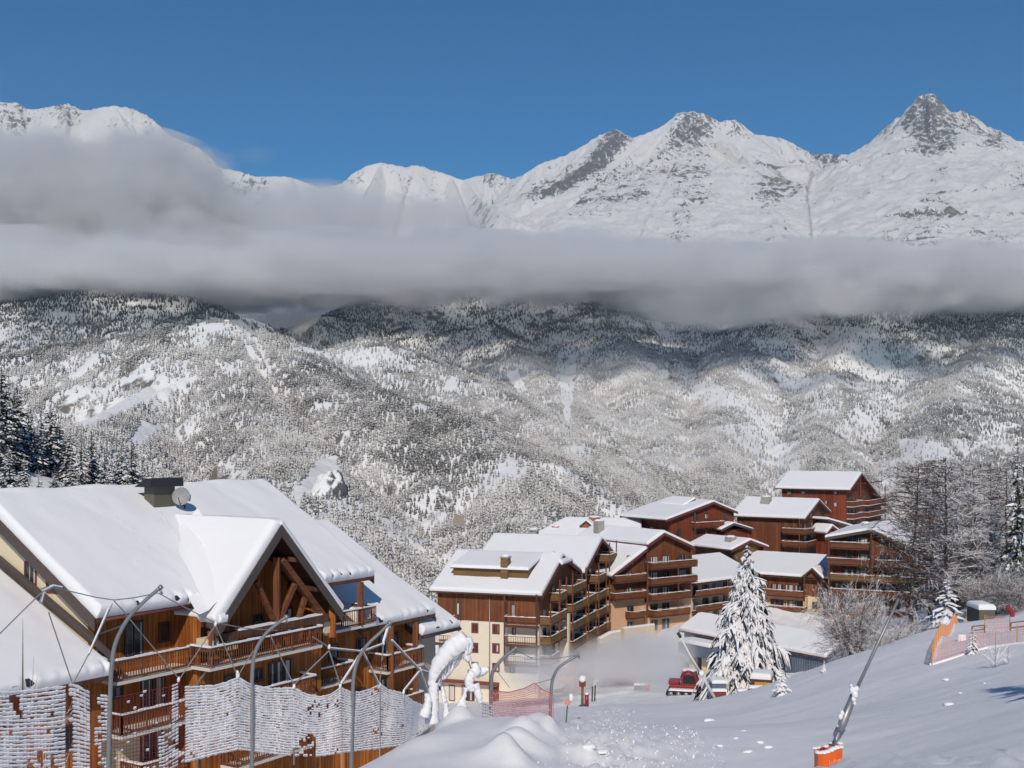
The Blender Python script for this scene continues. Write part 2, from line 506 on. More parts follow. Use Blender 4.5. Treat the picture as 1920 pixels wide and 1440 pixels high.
pk = link_mesh('mountains', np_mesh('mountains', np.stack([GX, GY, H], -1).reshape(-1, 3), grid_faces(nu, nv), True), alpine)
a_ = pk.data.attributes.new('rock', 'FLOAT', 'POINT')
a_.data.foreach_set('value', rk.ravel().astype(np.float32))
for nm_, ar_ in (('arc', S0), ('dist', Dm0), ('inner', gp_)):
    a_ = pk.data.attributes.new(nm_, 'FLOAT', 'POINT')
    a_.data.foreach_set('value', ar_.ravel().astype(np.float32))
tag(pk, kind='structure')

# ---- the wooded valley sides
HILLS = [
    dict(p=[(-500, 690, 2700), (-200, 690, 2600), (0, 672, 2500), (120, 650, 2420), (230, 634, 2380), (330, 614, 2330), (385, 602, 2300), (430, 604, 2270), (470, 622, 2230), (520, 655, 2150), (600, 697, 2050), (720, 735, 1920), (830, 768, 1780), (930, 835, 1580), (1000, 925, 1380), (1050, 1030, 1150)]),
    dict(p=[(430, 604, 2270), (470, 700, 2000), (520, 800, 1700), (560, 900, 1400), (600, 1010, 1100)], s=1.1),
    dict(p=[(230, 634, 2380), (300, 710, 2050), (200, 770, 1800), (130, 830, 1500)], s=1.1),
    dict(p=[(545, 655, 3100), (600, 658, 3050), (690, 633, 3000), (760, 655, 2900), (870, 705, 2700), (960, 745, 2500), (1060, 810, 2200), (1130, 880, 1900), (1200, 970, 1600), (1260, 1060, 1300)]),
    dict(p=[(-600, 470, 4300), (0, 530, 4050), (200, 540, 3950), (350, 556, 3850), (415, 585, 3700), (440, 640, 3450)]),
    dict(p=[(520, 690, 3700), (560, 640, 4050), (610, 592, 4350), (680, 560, 4550), (800, 525, 4750), (1000, 515, 4750), (1300, 515, 4750), (1700, 510, 4750), (2000, 500, 4750), (2500, 490, 4750)], s=0.92),
    dict(p=[(880, 530, 4700), (905, 590, 4350), (960, 640, 3950), (1010, 700, 3400), (1090, 790, 2700)], s=1.0),
    dict(p=[(1130, 530, 4700), (1130, 580, 4250), (1180, 670, 3700), (1210, 760, 3100), (1240, 860, 2500)], s=1.0),
    dict(p=[(1480, 530, 4700), (1450, 570, 4250), (1400, 660, 3750), (1350, 770, 3050), (1330, 870, 2400), (1330, 980, 1800)], s=1.0),
    dict(p=[(1700, 525, 4700), (1650, 560, 4300), (1560, 690, 3600), (1530, 790, 2900), (1540, 900, 2200)], s=1.05),
    dict(p=[(1960, 525, 4700), (1900, 580, 4300), (1800, 700, 3500), (1740, 800, 2800), (1720, 920, 2100)], s=1.0),
    dict(p=[(2300, 520, 4600), (2150, 680, 3600), (2000, 840, 2600), (1960, 960, 1900)], s=1.0),
]
mu, mv = 620, 560
uu = np.linspace(-1, 1, mu)
vv = np.linspace(0, 1, mv)
U, V = np.meshgrid(uu, vv, indexing='ij')
MY = 430 + (5250 - 430) * V ** 1.25
MX = U * (420 + 0.60 * MY)
hl_drop = lambda d: 0.60 * d - 40 * (1 - np.exp(-d / 130.0))
def hill_height(X, Yg):
    wx = 90 * fbm(X / 420, Yg / 420, 3, 201)
    wy = 90 * fbm(X / 420, Yg / 420, 3, 231)
    Dq = ridge_field(X, Yg, HILLS, hl_drop)[1]
    fd = np.clip(Dq / 120, 0, 1)
    Hh, Dh = ridge_field(X, Yg, HILLS, hl_drop, (wx * fd, wy * fd))[:2]
    a = np.clip(Dh / 150, 0.08, 1)
    Hh = Hh + a * (55 * fbm(X / 300, Yg / 300, 4, 301) + 16 * fbm(X / 70, Yg / 70, 3, 333)) + 2.5 * fbm(X / 18, Yg / 18, 2, 343)
    return np.maximum(Hh, -620)
MH = hill_height(MX, MY)
k_in = np.clip((MY - 430) / 120, 0, 1)
MH = MH * k_in + (np.minimum(MH, -420)) * (1 - k_in)
t = NT('hill_snow')
p = t.world_pos()
nz = t.normal_z()
n1 = t.noise(p, 0.03, 6, 0.65)
fac = t.ramp(t.math('ADD', nz, t.math('MULTIPLY', t.math('SUBTRACT', n1, 0.5), 0.7)), 0.60, 0.72)
colr = t.mix(fac, t.mix(t.noise(p, 0.08, 4), rgb(0.10, 0.095, 0.09), rgb(0.24, 0.21, 0.17)), rgb(0.84, 0.84, 0.84))
hill_mat = t.bsdf(colr, 0.8, t.bump(t.noise(p, 0.12, 5), 0.5, 3.0), 0, 0.2)
hl = link_mesh('hills', np_mesh('hills', np.stack([MX, MY, MH], -1).reshape(-1, 3), grid_faces(mu, mv), True), hill_mat)
tag(hl, kind='structure')

def hill_z(x, y):
    """height of the hill mesh at points (bilinear in its own grid)"""
    v = ((np.clip(y, 431, 5249) - 430) / (5250 - 430)) ** 0.8
    u = np.clip(x / (420 + 0.60 * y), -0.999, 0.999)
    fi = (u + 1) / 2 * (mu - 1); fj = v * (mv - 1)
    i = np.clip(fi.astype(int), 0, mu - 2); j = np.clip(fj.astype(int), 0, mv - 2)
    a, b = fi - i, fj - j
    return (MH[i, j] * (1 - a) + MH[i + 1, j] * a) * (1 - b) + (MH[i, j + 1] * (1 - a) + MH[i + 1, j + 1] * a) * b

# ---- the forest on them: tens of thousands of snowed-in conifers, one mass
CLEARINGS = [
    ([(135, 800), (150, 770), (240, 745), (290, 725), (370, 705), (378, 716), (330, 735), (260, 760), (245, 775), (160, 805)], 1.0),
    ([(240, 830), (268, 790), (300, 800), (270, 835)], 1.0),
    ([(355, 612), (380, 600), (450, 600), (480, 625), (440, 650), (460, 640), (350, 625)], 0.93),
    ([(330, 650), (380, 628), (420, 640), (350, 668)], 0.7),
    ([(450, 640), (480, 630), (520, 700), (495, 715)], 0.75),
    ([(440, 580), (610, 585), (590, 612), (560, 630), (520, 615), (450, 600)], 1.0),
    ([(640, 690), (650, 655), (720, 650), (780, 690), (760, 700), (690, 695)], 0.82),
    ([(590, 660), (640, 648), (640, 690), (600, 680)], 0.5),
    ([(945, 700), (970, 695), (990, 735), (975, 742)], 0.95),
    ([(1040, 690), (1080, 665), (1080, 700), (1068, 800), (1058, 790), (1050, 720)], 0.95),
    ([(1270, 700), (1310, 695), (1380, 745), (1360, 760), (1300, 735)], 0.85),
    ([(1310, 745), (1360, 745), (1390, 765), (1330, 765)], 0.9),
    ([(1340, 800), (1420, 790), (1500, 855), (1500, 885), (1430, 870)], 0.9),
    ([(1490, 610), (1640, 615), (1680, 690), (1660, 720), (1560, 690), (1530, 650)], 0.88),
    ([(1520, 570), (1620, 560), (1640, 590), (1560, 590)], 0.8),
    ([(1600, 720), (1690, 690), (1700, 760), (1680, 790), (1610, 800), (1600, 770)], 0.72),
    ([(1490, 700), (1600, 740), (1570, 780), (1500, 760)], 0.6),
    ([(1680, 820), (1760, 830), (1800, 860), (1700, 880)], 0.9),
    ([(1780, 820), (1850, 830), (1880, 850), (1800, 850)], 0.8),
    ([(1420, 640), (1470, 630), (1500, 690), (1440, 680)], 0.4),
    ([(550, 925), (600, 860), (630, 855), (640, 900), (600, 935)], 1.0),
    ([(395, 900), (470, 882), (460, 905), (390, 915)], 1.0),
    ([(880, 620), (905, 615), (960, 660), (930, 670)], 0.6),
    ([(1370, 740), (1380, 735), (1420, 780), (1400, 790)], 0.6),
]
rng = np.random.default_rng(7)
N0 = 430000
tv = rng.random(N0)
ty = 700 + (5000 - 700) * tv ** 0.85
tx = (rng.random(N0) * 2 - 1) * (60 + 0.49 * ty)
tz = hill_z(tx, ty)
px = 960 + F_PX * tx / ty; py = HOR - F_PX * tz / ty
keep = (py < 1130) & (py > 380) & (px > -90) & (px < 2010) & (tz < 560 + 60 * fbm(tx / 300, ty / 300, 2, 8))
for poly, pr in CLEARINGS:
    keep &= ~(in_poly(px, py, poly) & (rng.random(N0) < pr))
dens = fbm(tx / 95, ty / 95, 3, 404) + 0.5 * fbm(tx / 300, ty / 300, 2, 414)
keep &= rng.random(N0) < np.clip(0.72 + dens * 1.3, 0.08, 1.0)
tx, ty, tz, px, py = tx[keep], ty[keep], tz[keep], px[keep], py[keep]
order = np.argsort(ty)
tx, ty, tz, px, py = tx[order], ty[order], tz[order], px[order], py[order]
# drop trees standing on the far side of a crest, which no one can see
vis = np.ones(len(tx), bool)
for s_ in np.linspace(0.5, 0.985, 26):
    qz = hill_z(tx * s_, ty * s_)
    vis &= ~(qz > (tz + 16) * s_)
tx, ty, tz, px, py = tx[vis], ty[vis], tz[vis], px[vis], py[vis]
# dark spruce and frosted larch stands, plus woods darkened to imitate cloud shade
STANDS_AND_SHADE = [([(490, 640), (620, 690), (800, 755), (930, 850), (980, 930), (700, 880), (560, 770)], 0.55), ([(560, 600), (800, 575), (1000, 630), (900, 720), (700, 640)], 0.5), ([(-60, 530), (430, 555), (430, 612), (200, 655), (-60, 690)], 0.6),
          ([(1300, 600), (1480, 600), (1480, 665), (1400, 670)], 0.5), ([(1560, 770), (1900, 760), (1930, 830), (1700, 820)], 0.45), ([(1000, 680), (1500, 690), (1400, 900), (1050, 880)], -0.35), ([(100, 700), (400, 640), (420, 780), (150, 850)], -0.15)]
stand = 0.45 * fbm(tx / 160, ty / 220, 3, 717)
for poly, w_ in STANDS_AND_SHADE:
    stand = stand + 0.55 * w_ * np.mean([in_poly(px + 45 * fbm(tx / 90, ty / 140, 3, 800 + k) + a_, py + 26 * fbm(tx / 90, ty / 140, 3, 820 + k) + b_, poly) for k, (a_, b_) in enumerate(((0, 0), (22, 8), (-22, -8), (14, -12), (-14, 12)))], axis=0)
NT_ = len(tx)
# a conifer: jagged tiers of drooping boughs around a stem
def conifer_proto(seed, tiers, sides):
    r = np.random.default_rng(seed)
    vsx, fcs = [], []
    for k in range(tiers):
        z1 = 0.10 + 0.90 * k / tiers
        z2 = min(1.0, z1 + 1.55 / tiers)
        rad = 0.21 * (1 - 0.92 * k / tiers) + 0.015
        b = len(vsx)
        for i in range(sides):
            a = 2 * np.pi * (i + 0.5 * (k % 2)) / sides + r.uniform(-.2, .2)
            q = rad * (r.uniform(0.8, 1.25) if i % 2 == 0 else r.uniform(0.45, 0.7))
            vsx.append((np.cos(a) * q, np.sin(a) * q, z1 + r.uniform(-.03, .03) + (0.035 if i % 2 else 0)))
        vsx.append((0, 0, z2))
        for i in range(sides):
            fcs.append((b + i, b + (i + 1) % sides, b + sides))
    return np.array(vsx), np.array(fcs)
protos = [conifer_proto(s, 3, 8) for s in (1, 2, 3, 4)]
allv, allf, alls, off = [], [], [], 0
kind = rng.integers(0, 4, NT_)
rot = rng.random(NT_) * 6.283
hgt = rng.uniform(6.5, 14.5, NT_) * (0.9 + 0.25 * gnoise(tx / 200, ty / 200, 515))
wid = rng.uniform(0.75, 1.2, NT_)
for k, (pv, pf) in enumerate(protos):
    s_ = np.where(kind == k)[0]
    if not len(s_): continue
    c, sn = np.cos(rot[s_])[:, None], np.sin(rot[s_])[:, None]
    h = hgt[s_][:, None]; w = (hgt[s_] * wid[s_])[:, None]
    vx = (pv[None, :, 0] * c - pv[None, :, 1] * sn) * w + tx[s_][:, None]
    vy = (pv[None, :, 0] * sn + pv[None, :, 1] * c) * w + ty[s_][:, None]
    vz = pv[None, :, 2] * h + tz[s_][:, None] - 0.6
    allv.append(np.stack([vx, vy, vz], -1).reshape(-1, 3))
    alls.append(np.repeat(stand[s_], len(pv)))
    allf.append((pf[None] + (np.arange(len(s_)) * len(pv))[:, None, None]).reshape(-1, 3) + off)
    off += len(s_) * len(pv)
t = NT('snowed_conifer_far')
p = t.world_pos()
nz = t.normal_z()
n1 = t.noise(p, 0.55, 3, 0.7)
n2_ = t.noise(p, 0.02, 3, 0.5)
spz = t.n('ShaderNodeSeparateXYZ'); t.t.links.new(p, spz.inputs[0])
n1 = t.math('SUBTRACT', n1, t.math('MULTIPLY', t.n('ShaderNodeAttribute', attribute_name='stand').outputs['Fac'], 0.24))  # snow colour by stand, painted cloud shade included
n1 = t.math('SUBTRACT', n1, t.math('MULTIPLY', t.ramp(spz.outputs[2], 230, 430), 0.16))  # higher trees lose snow colour to imitate shade under the cloud
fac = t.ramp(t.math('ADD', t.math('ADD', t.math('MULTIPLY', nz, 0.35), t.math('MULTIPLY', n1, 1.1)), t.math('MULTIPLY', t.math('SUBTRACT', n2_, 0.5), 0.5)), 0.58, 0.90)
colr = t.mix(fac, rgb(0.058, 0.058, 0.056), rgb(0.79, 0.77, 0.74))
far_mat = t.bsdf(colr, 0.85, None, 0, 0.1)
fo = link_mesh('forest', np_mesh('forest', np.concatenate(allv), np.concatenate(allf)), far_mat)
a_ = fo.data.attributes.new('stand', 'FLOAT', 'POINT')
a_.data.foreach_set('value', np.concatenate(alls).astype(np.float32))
tag(fo, 'snow dusted conifer forest covering the valley sides below the cloud', 'forest', kind='stuff')
print('forest trees', NT_)
# ================================================================== CLOUD BANK
def cloud_material(name, dens, nscale, lo, hi, albedo=0.9, step=1.0, soft=0.25, stretch=(1, 1, 1), aniso=0.0):
    t = NT(name)
    g = t.coord('Generated')
    ob = t.world_pos()
    # density fades to nothing towards the outside of the body
    v = t.n('ShaderNodeVectorMath', operation='MULTIPLY_ADD')
    t.set(v.inputs[0], g); t.set(v.inputs[1], (2, 2, 2)); t.set(v.inputs[2], (-1, -1, -1))
    ln = t.n('ShaderNodeVectorMath', operation='LENGTH'); t.set(ln.inputs[0], v.outputs[0])
    fall = t.math('SUBTRACT', 1.0, ln.outputs['Value'])
    ns = t.noise(t.scale(ob, stretch), nscale, 6, 0.58)
    d = t.ramp(t.math('ADD', fall, t.math('MULTIPLY', t.math('SUBTRACT', ns, 0.5), soft * 4)), lo, hi)
    d = t.math('MULTIPLY', d, dens)
    pv = t.n('ShaderNodeVolumePrincipled')
    pv.inputs['Color'].default_value = (albedo, albedo, albedo * 1.01, 1)
    pv.inputs['Anisotropy'].default_value = aniso
    t.set(pv.inputs['Density'], d)
    t.t.links.new(pv.outputs[0], t.out.inputs['Volume'])
    t.mat.volume_intersection_method = 'FAST' if hasattr(t.mat, 'volume_intersection_method') else None
    try: t.mat.cycles.volume_step_rate = step
    except Exception: pass
    return t.mat

def ellipsoid(name, c, r, mat, seg=24):
    bm = bmesh.new()
    bmesh.ops.create_uvsphere(bm, u_segments=seg, v_segments=seg // 2, radius=1.0)
    me = bpy.data.meshes.new(name)
    bm.to_mesh(me); bm.free()
    o = link_mesh(name, me, mat)
    o.location = c
    o.scale = r
    return o

cm = cloud_material('cloud_grey', 0.012, 0.0036, 0.04, 0.55, 0.905, 0.7, 0.72, (1, 1, 1.35))
cb = cloud_material('cloud_billow', 0.012, 0.0030, 0.02, 0.42, 0.905, 0.8, 0.50, (1, 1, 1))
cw = cloud_material('cloud_thin', 0.0055, 0.003, 0.05, 0.6, 0.92, 1.0, 0.45, (1, 1, 1.8))
clouds = [
    ((-1300, 4200, 590), (3000, 900, 150), cm, 'long level grey cloud bank lying across the left and middle valley side'),
    ((1900, 4150, 540), (2900, 850, 108), cm, 'lower thinner end of the grey cloud bank reaching to the right picture edge'),
    ((-1540, 4100, 725), (780, 520, 385), cb, 'large rounded cloud billow rising before the left snowy massif'),
    ((-300, 3400, 490), (2300, 560, 58), cm, 'flat front shelf of the grey cloud bank, nearest to the village'),
    (tuple(at(330, 470, 4050)), (420, 400, 170), cb, 'grey cloud shoulder between the large billow and the long bank'),
    (tuple(at(1310, 575, 3650)), (330, 260, 85), cm, 'pale cloud tuft hanging below the bank over the mid slope'),
    (tuple(at(1560, 560, 3700)), (420, 280, 105), cm, 'pale cloud tuft hanging below the bank over the right clearing'),
    (tuple(at(650, 405, 5300)), (760, 330, 130), cw, 'thin wispy cloud drifting before the low snow dome'),
    (tuple(at(880, 470, 5000)), (900, 300, 120), cw, 'thin cloud veil above the middle of the grey bank'),
    (tuple(at(1080, 452, 5000)), (420, 260, 60), cw, 'small torn cloud wisp on top of the bank below the middle peak'),
    (tuple(at(1480, 478, 4900)), (520, 260, 60), cw, 'small torn cloud wisp on top of the bank right of the middle peak'),
    (tuple(at(560, 375, 5600)), (380, 260, 110), cw, 'small torn cloud wisp at the foot of the left massif'),
    (tuple(at(1750, 535, 4400)), (900, 400, 80), cm, 'soft upper cloud layer below the right pointed peak'),
    (tuple(at(460, 290, 9000)), (420, 200, 70), cloud_material('cloud_faint', 0.0006, 0.004, 0.1, 0.7, 0.95, 1.0, 0.5), 'faint streak of cirrus in the blue sky beside the left massif'),
]
for c_, r_, m_, lb in clouds:
    o = ellipsoid('cloud', c_, r_, m_)
    if r_[0] > 2800: o.rotation_euler = (R(4.5), 0, 0)
    tag(o, lb, 'cloud', kind='stuff')
# ================================================================== NEAR GROUND
GP = [  # control points taken from the photo: (column, row, depth)
    (900, 1375, 45), (1000, 1362, 47), (750, 1425, 43), (840, 1358, 50), (826, 1354, 51), (868, 1350, 52), (950, 1347, 52), (650, 1450, 43), (700, 1426, 46), (900, 1352, 52), (1000, 1354, 51.5), (1035, 1382, 47),
    (1100, 1432, 44), (1300, 1432, 44), (1080, 1372, 66), (1100, 1345, 86), (1300, 1345, 86), (1200, 1322, 110), (1090, 1324, 108), (1330, 1320, 110),
    (1250, 1300, 140), (1150, 1287, 160), (1080, 1305, 148), (1300, 1297, 138), (1020, 1308, 152), (880, 1318, 156), (820, 1318, 158), (1180, 1240, 185), (1200, 1255, 178),
    (1560, 1466, 38), (1750, 1400, 37), (1900, 1420, 31), (1900, 1300, 50), (1750, 1252, 72), (1880, 1240, 68), (1800, 1195, 92), (1900, 1182, 100), (1700, 1200, 92), (1760, 1174, 110),
    (1550, 1245, 104), (1480, 1286, 106), (1440, 1308, 108), (1390, 1326, 109), (1640, 1218, 96), (1560, 1330, 70), (1700, 1310, 62), (1420, 1370, 66),
    (1540, 1290, 135), (1400, 1305, 128), (1650, 1195, 175), (1700, 1170, 185), (1850, 1128, 150), (1920, 1090, 180), (1600, 1020, 255), (1450, 1075, 240), (1330, 1090, 220), (1450, 1172, 194), (1385, 1172, 188), (1545, 1172, 194), (1480, 1222, 172), (1400, 1240, 168), (1310, 1180, 186), (1240, 1184, 186), (1560, 1220, 165),
]
GX3 = [(at(*p)[:]) for p in GP] + [
    (0, -10, -0.4), (0, 0, -1.8), (-10, 0, -2.6), (12, 0, -1.0), (0, 14, -4.4), (12, 16, -3.8), (-10, 16, -5.6), (0, 28, -8.2), (14, 26, -7.2), (-12, 28, -9.6), (-24, 10, -4.0), (30, 10, 0.5), (30, 40, -6.0), (50, 70, -8.5),
    (-16, 46, -17.5), (-12, 54, -18.4), (-22, 52, -18.2), (-9, 52, -17.6), (-6, 60, -18.6), (-4, 70, -19.6), (-2, 82, -21.0), (1, 66, -18.2), (-30, 40, -15.0), (-26, 30, -9.5), (-40, 60, -15), (-34, 80, -21), (-20, 90, -25), (-8, 105, -27),
    (-60, 40, -8), (-60, 100, -14), (-105, 225, -3), (-72, 215, -13), (-48, 220, -36), (-120, 150, 2), (-60, 160, -26), (-30, 150, -36), (-20, 200, -48),
    (0, 240, -48), (0, 330, -130), (60, 320, -90), (130, 320, -50), (-60, 330, -130), (-140, 330, -60), (100, 150, -13), (100, 250, -17), (140, 60, 2), (140, 200, -10), (60, 255, -22), (90, 300, -36),
    (0, 430, -300), (-150, 430, -280), (150, 430, -270), (280, 430, -220), (-280, 430, -260), (-260, 200, 10), (260, 200, 10),
]
G3 = np.array(GX3)
def _k(r): return np.sqrt(r * r + 36.0)
_A = _k(np.hypot(G3[:, None, 0] - G3[None, :, 0], G3[:, None, 1] - G3[None, :, 1])) - np.eye(len(G3)) * 0.4
_w = np.linalg.solve(np.block([[_A, np.ones((len(G3), 1))], [np.ones((1, len(G3))), np.zeros((1, 1))]]), np.append(G3[:, 2], 0))
BUMPS = []   # snowed-over lumps of the bank: (column, row, depth, radius, height)
for q in [(985, 1372, 46, 0.9, 0.75), (965, 1388, 44, 0.8, 0.6), (1015, 1362, 48, 0.9, 0.55), (948, 1412, 42, 0.75, 0.85), (965, 1432, 41, 0.7, 0.6), (1000, 1398, 44, 0.9, 0.35), (930, 1395, 43.5, 0.6, 0.3),
          (905, 1425, 42, 1.6, 0.25), (1090, 1420, 45, 0.8, 0.35), (1115, 1412, 46, 0.6, 0.3), (850, 1352, 51, 0.8, 0.7), (870, 1358, 51, 0.5, 0.4), (790, 1400, 45, 1.5, 0.3), (1030, 1376, 47, 0.5, 0.6)]:
    a = at(*q[:3]); BUMPS.append((a.x, a.y, q[3], q[4]))
def ground_z(x, y, detail=True):
    x = np.asarray(x, float); y = np.asarray(y, float)
    z = np.full(x.shape, _w[-1])
    for i in range(len(G3)):
        z = z + _w[i] * _k(np.hypot(x - G3[i, 0], y - G3[i, 1]))
    for bx, by, r, h in BUMPS:
        z = z + h * np.exp(-((x - bx) ** 2 + (y - by) ** 2) / (2 * (r * 0.6) ** 2))
    if detail:
        z = z + 0.10 * fbm(x / 5, y / 5, 3, 601) + 0.035 * fbm(x / 1.4, y / 1.4, 3, 611)
        z = z + 0.06 * fbm(x / 7 + y / 5, y / 2.2 - x / 9, 3, 661) * np.clip((x - 2) / 8, 0, 1)
        # the trampled, tracked strip down the middle of the piste
        cx = 4.0 + 0.055 * (y - 44)
        wd = np.exp(-((x - cx) / (1.9 + 0.012 * (y - 44))) ** 4) * np.clip((118 - y) / 25, 0, 1) * np.clip((y - 25) / 8, 0, 1)
        z = z + wd * (0.36 * fbm(x / 0.7, y / 1.0, 3, 621, 0.65))
        for k in range(7):   # ski and groomer tracks
            tx0 = cx - 2.4 + k * 0.8 + 0.6 * np.sin(y / (17.0 + 3 * k) + k)
            z = z - 0.10 * np.exp(-((x - tx0) / 0.2) ** 2) * np.clip((125 - y) / 20, 0, 1)
        # thrown lumps at the right edge of the tracks
        wl = np.exp(-((x - (cx + 3.1 - 0.02 * (y - 44))) / 0.7) ** 2) * np.clip((74 - y) / 10, 0, 1)
        z = z + wl * 0.22 * np.clip(fbm(x / 0.5, y / 0.6, 2, 641) * 2 - 0.1, 0, 1)
        # village side
        z = z + np.clip((y - 110) / 20, 0, 1) * np.clip((230 - y) / 30, 0, 1) * 0.28 * fbm(x / 2.2, y / 3.0, 4, 651)
    return z
gn, gm = 640, 700
gu = np.linspace(-1, 1, gn)
gv = np.linspace(0, 1, gm)
GU, GV = np.meshgrid(gu, gv, indexing='ij')
GYY = -12 + 455 * GV ** 1.7
GXX = np.sign(GU) * np.abs(GU) ** 1.15 * (26 + 0.58 * np.maximum(GYY, 0))
GZZ = ground_z(GXX, GYY)
t = NT('snow_ground')
p = t.world_pos()
a_ = t.noise(p, 0.6, 6, 0.55)
b_ = t.noise(p, 5.0, 4, 0.65)
colr = t.mix(t.noise(p, 0.12, 4), rgb(0.80, 0.81, 0.835), rgb(0.87, 0.875, 0.885))
gmat = t.bsdf(colr, 0.7, t.bump(t.math('ADD', a_, t.math('MULTIPLY', b_, 0.25)), 0.22, 0.22), 0, 0.3)
gr = link_mesh('snow_ground', np_mesh('snow_ground', np.stack([GXX, GYY, GZZ], -1).reshape(-1, 3), grid_faces(gn, gm), True), gmat)
tag(gr, kind='structure')
def gz(x, y, detail=False): return float(ground_z(np.array([x]), np.array([y]), detail)[0])
def on_ground(px, py, Y0=30, Y1=240):
    """where the sight line of a photo point meets the snow"""
    Ys = np.linspace(Y0, Y1, 800)
    d_ = (HOR - py) / F_PX * Ys - ground_z((px - 960) / F_PX * Ys, Ys, False)
    i = int(np.argmax(d_ < 0)) if (d_ < 0).any() else len(Ys) - 1
    return Vector(((px - 960) / F_PX * Ys[i], Ys[i], gz((px - 960) / F_PX * Ys[i], Ys[i])))
# ================================================================== BUILDING KIT
wood('wood_orange', rgb(0.17, 0.052, 0.014), rgb(0.56, 0.20, 0.04), 'Z', 0.15)
wood('wood_brown', rgb(0.115, 0.040, 0.018), rgb(0.28, 0.105, 0.045), 'Z', 0.18)
wood('wood_red', rgb(0.13, 0.032, 0.018), rgb(0.29, 0.075, 0.035), 'Z', 0.18)
wood('wood_dark', rgb(0.07, 0.035, 0.025), rgb(0.18, 0.085, 0.05), 'Z', 0.15)
wood('wood_rail', rgb(0.10, 0.035, 0.02), rgb(0.25, 0.10, 0.045), 'X', 0.12)
wood('wood_olive', rgb(0.14, 0.085, 0.035), rgb(0.27, 0.16, 0.065), 'X', 0.14)
simple('plaster_cream', rgb(0.74, 0.64, 0.45), 0.85, 0, 0.10, 0.8)
simple('plaster_pale', rgb(0.80, 0.72, 0.57), 0.85, 0, 0.08, 0.8)
simple('plaster_peach', rgb(0.70, 0.44, 0.27), 0.85, 0, 0.10, 0.8)
simple('plaster_yellow', rgb(0.76, 0.65, 0.36), 0.85, 0, 0.10, 0.8)
simple('plaster_grey', rgb(0.44, 0.40, 0.34), 0.85, 0, 0.12, 0.8)
simple('bargeboard', rgb(0.10, 0.078, 0.072), 0.7, 0, 0.2, 2)
simple('bargeboard_red', rgb(0.16, 0.05, 0.045), 0.7, 0, 0.2, 2)
simple('frame_dark', rgb(0.06, 0.045, 0.04), 0.5)
simple('frame_red', rgb(0.20, 0.055, 0.04), 0.6)
simple('tile_dark', rgb(0.035, 0.035, 0.045), 0.6)
simple('concrete_white', rgb(0.70, 0.67, 0.62), 0.8)
simple('metal_grey', rgb(0.33, 0.34, 0.36), 0.45, 0.6)
simple('metal_dark', rgb(0.05, 0.05, 0.055), 0.5, 0.3)
simple('chimney_brick', rgb(0.34, 0.12, 0.07), 0.8)
simple('chimney_grey', rgb(0.36, 0.34, 0.31), 0.85)
simple('chimney_olive', rgb(0.13, 0.125, 0.095), 0.8)
simple('metal_wall_blue', rgb(0.13, 0.16, 0.21), 0.5, 0.2, 0.12, 1.2)

def pane_mat(name, dark, light, share):
    t = NT(name)
    p = t.coord()
    sp = t.n('ShaderNodeSeparateXYZ'); t.t.links.new(p, sp.inputs[0])
    s_ = t.math('MULTIPLY', t.math('ADD', sp.outputs[0], t.math('MULTIPLY', sp.outputs[1], 0.6)), 2.6)
    w_ = t.n('ShaderNodeTexNoise', noise_dimensions='1D'); t.set(w_.inputs['W'], s_); w_.inputs['Scale'].default_value = 1.0; w_.inputs['Detail'].default_value = 3
    f = t.ramp(w_.outputs['Fac'], share, share + 0.06)
    M[name] = t.bsdf(t.mix(f, light, dark), 0.12, None, 0, 0.5)
pane_mat('pane_curtain', rgb(0.05, 0.05, 0.05), rgb(0.62, 0.60, 0.54), 0.52)
pane_mat('pane_half', rgb(0.035, 0.035, 0.04), rgb(0.50, 0.48, 0.43), 0.42)
pane_mat('pane_dark', rgb(0.02, 0.022, 0.028), rgb(0.16, 0.17, 0.18), 0.36)
PANES = ['pane_curtain', 'pane_half', 'pane_curtain', 'pane_dark']

class Fr:
    """a building's own axes: d along a facade, n outward from it, z up (all in metres)"""
    def __init__(s, px, Y, D):
        s.O = Vector(((px - 960) / F_PX * Y, Y, 0))
        s.D = Vector((D[0], D[1], 0)).normalized()
        s.N = Vector((s.D.y, -s.D.x, 0))
    def P(s, d, n, z):
        v = s.O + s.D * d + s.N * n
        return Vector((v.x, v.y, z))
    def dz(s, px, py, n):
        k = (px - 960) / F_PX
        A = s.O + s.N * n
        d = (k * A.y - A.x) / (s.D.x - k * s.D.y)
        return d, (HOR - py) / F_PX * (A.y + d * s.D.y)
    def nz(s, px, py, d):
        k = (px - 960) / F_PX
        A = s.O + s.D * d
        n = (k * A.y - A.x) / (s.N.x - k * s.N.y)
        return n, (HOR - py) / F_PX * (A.y + n * s.N.y)

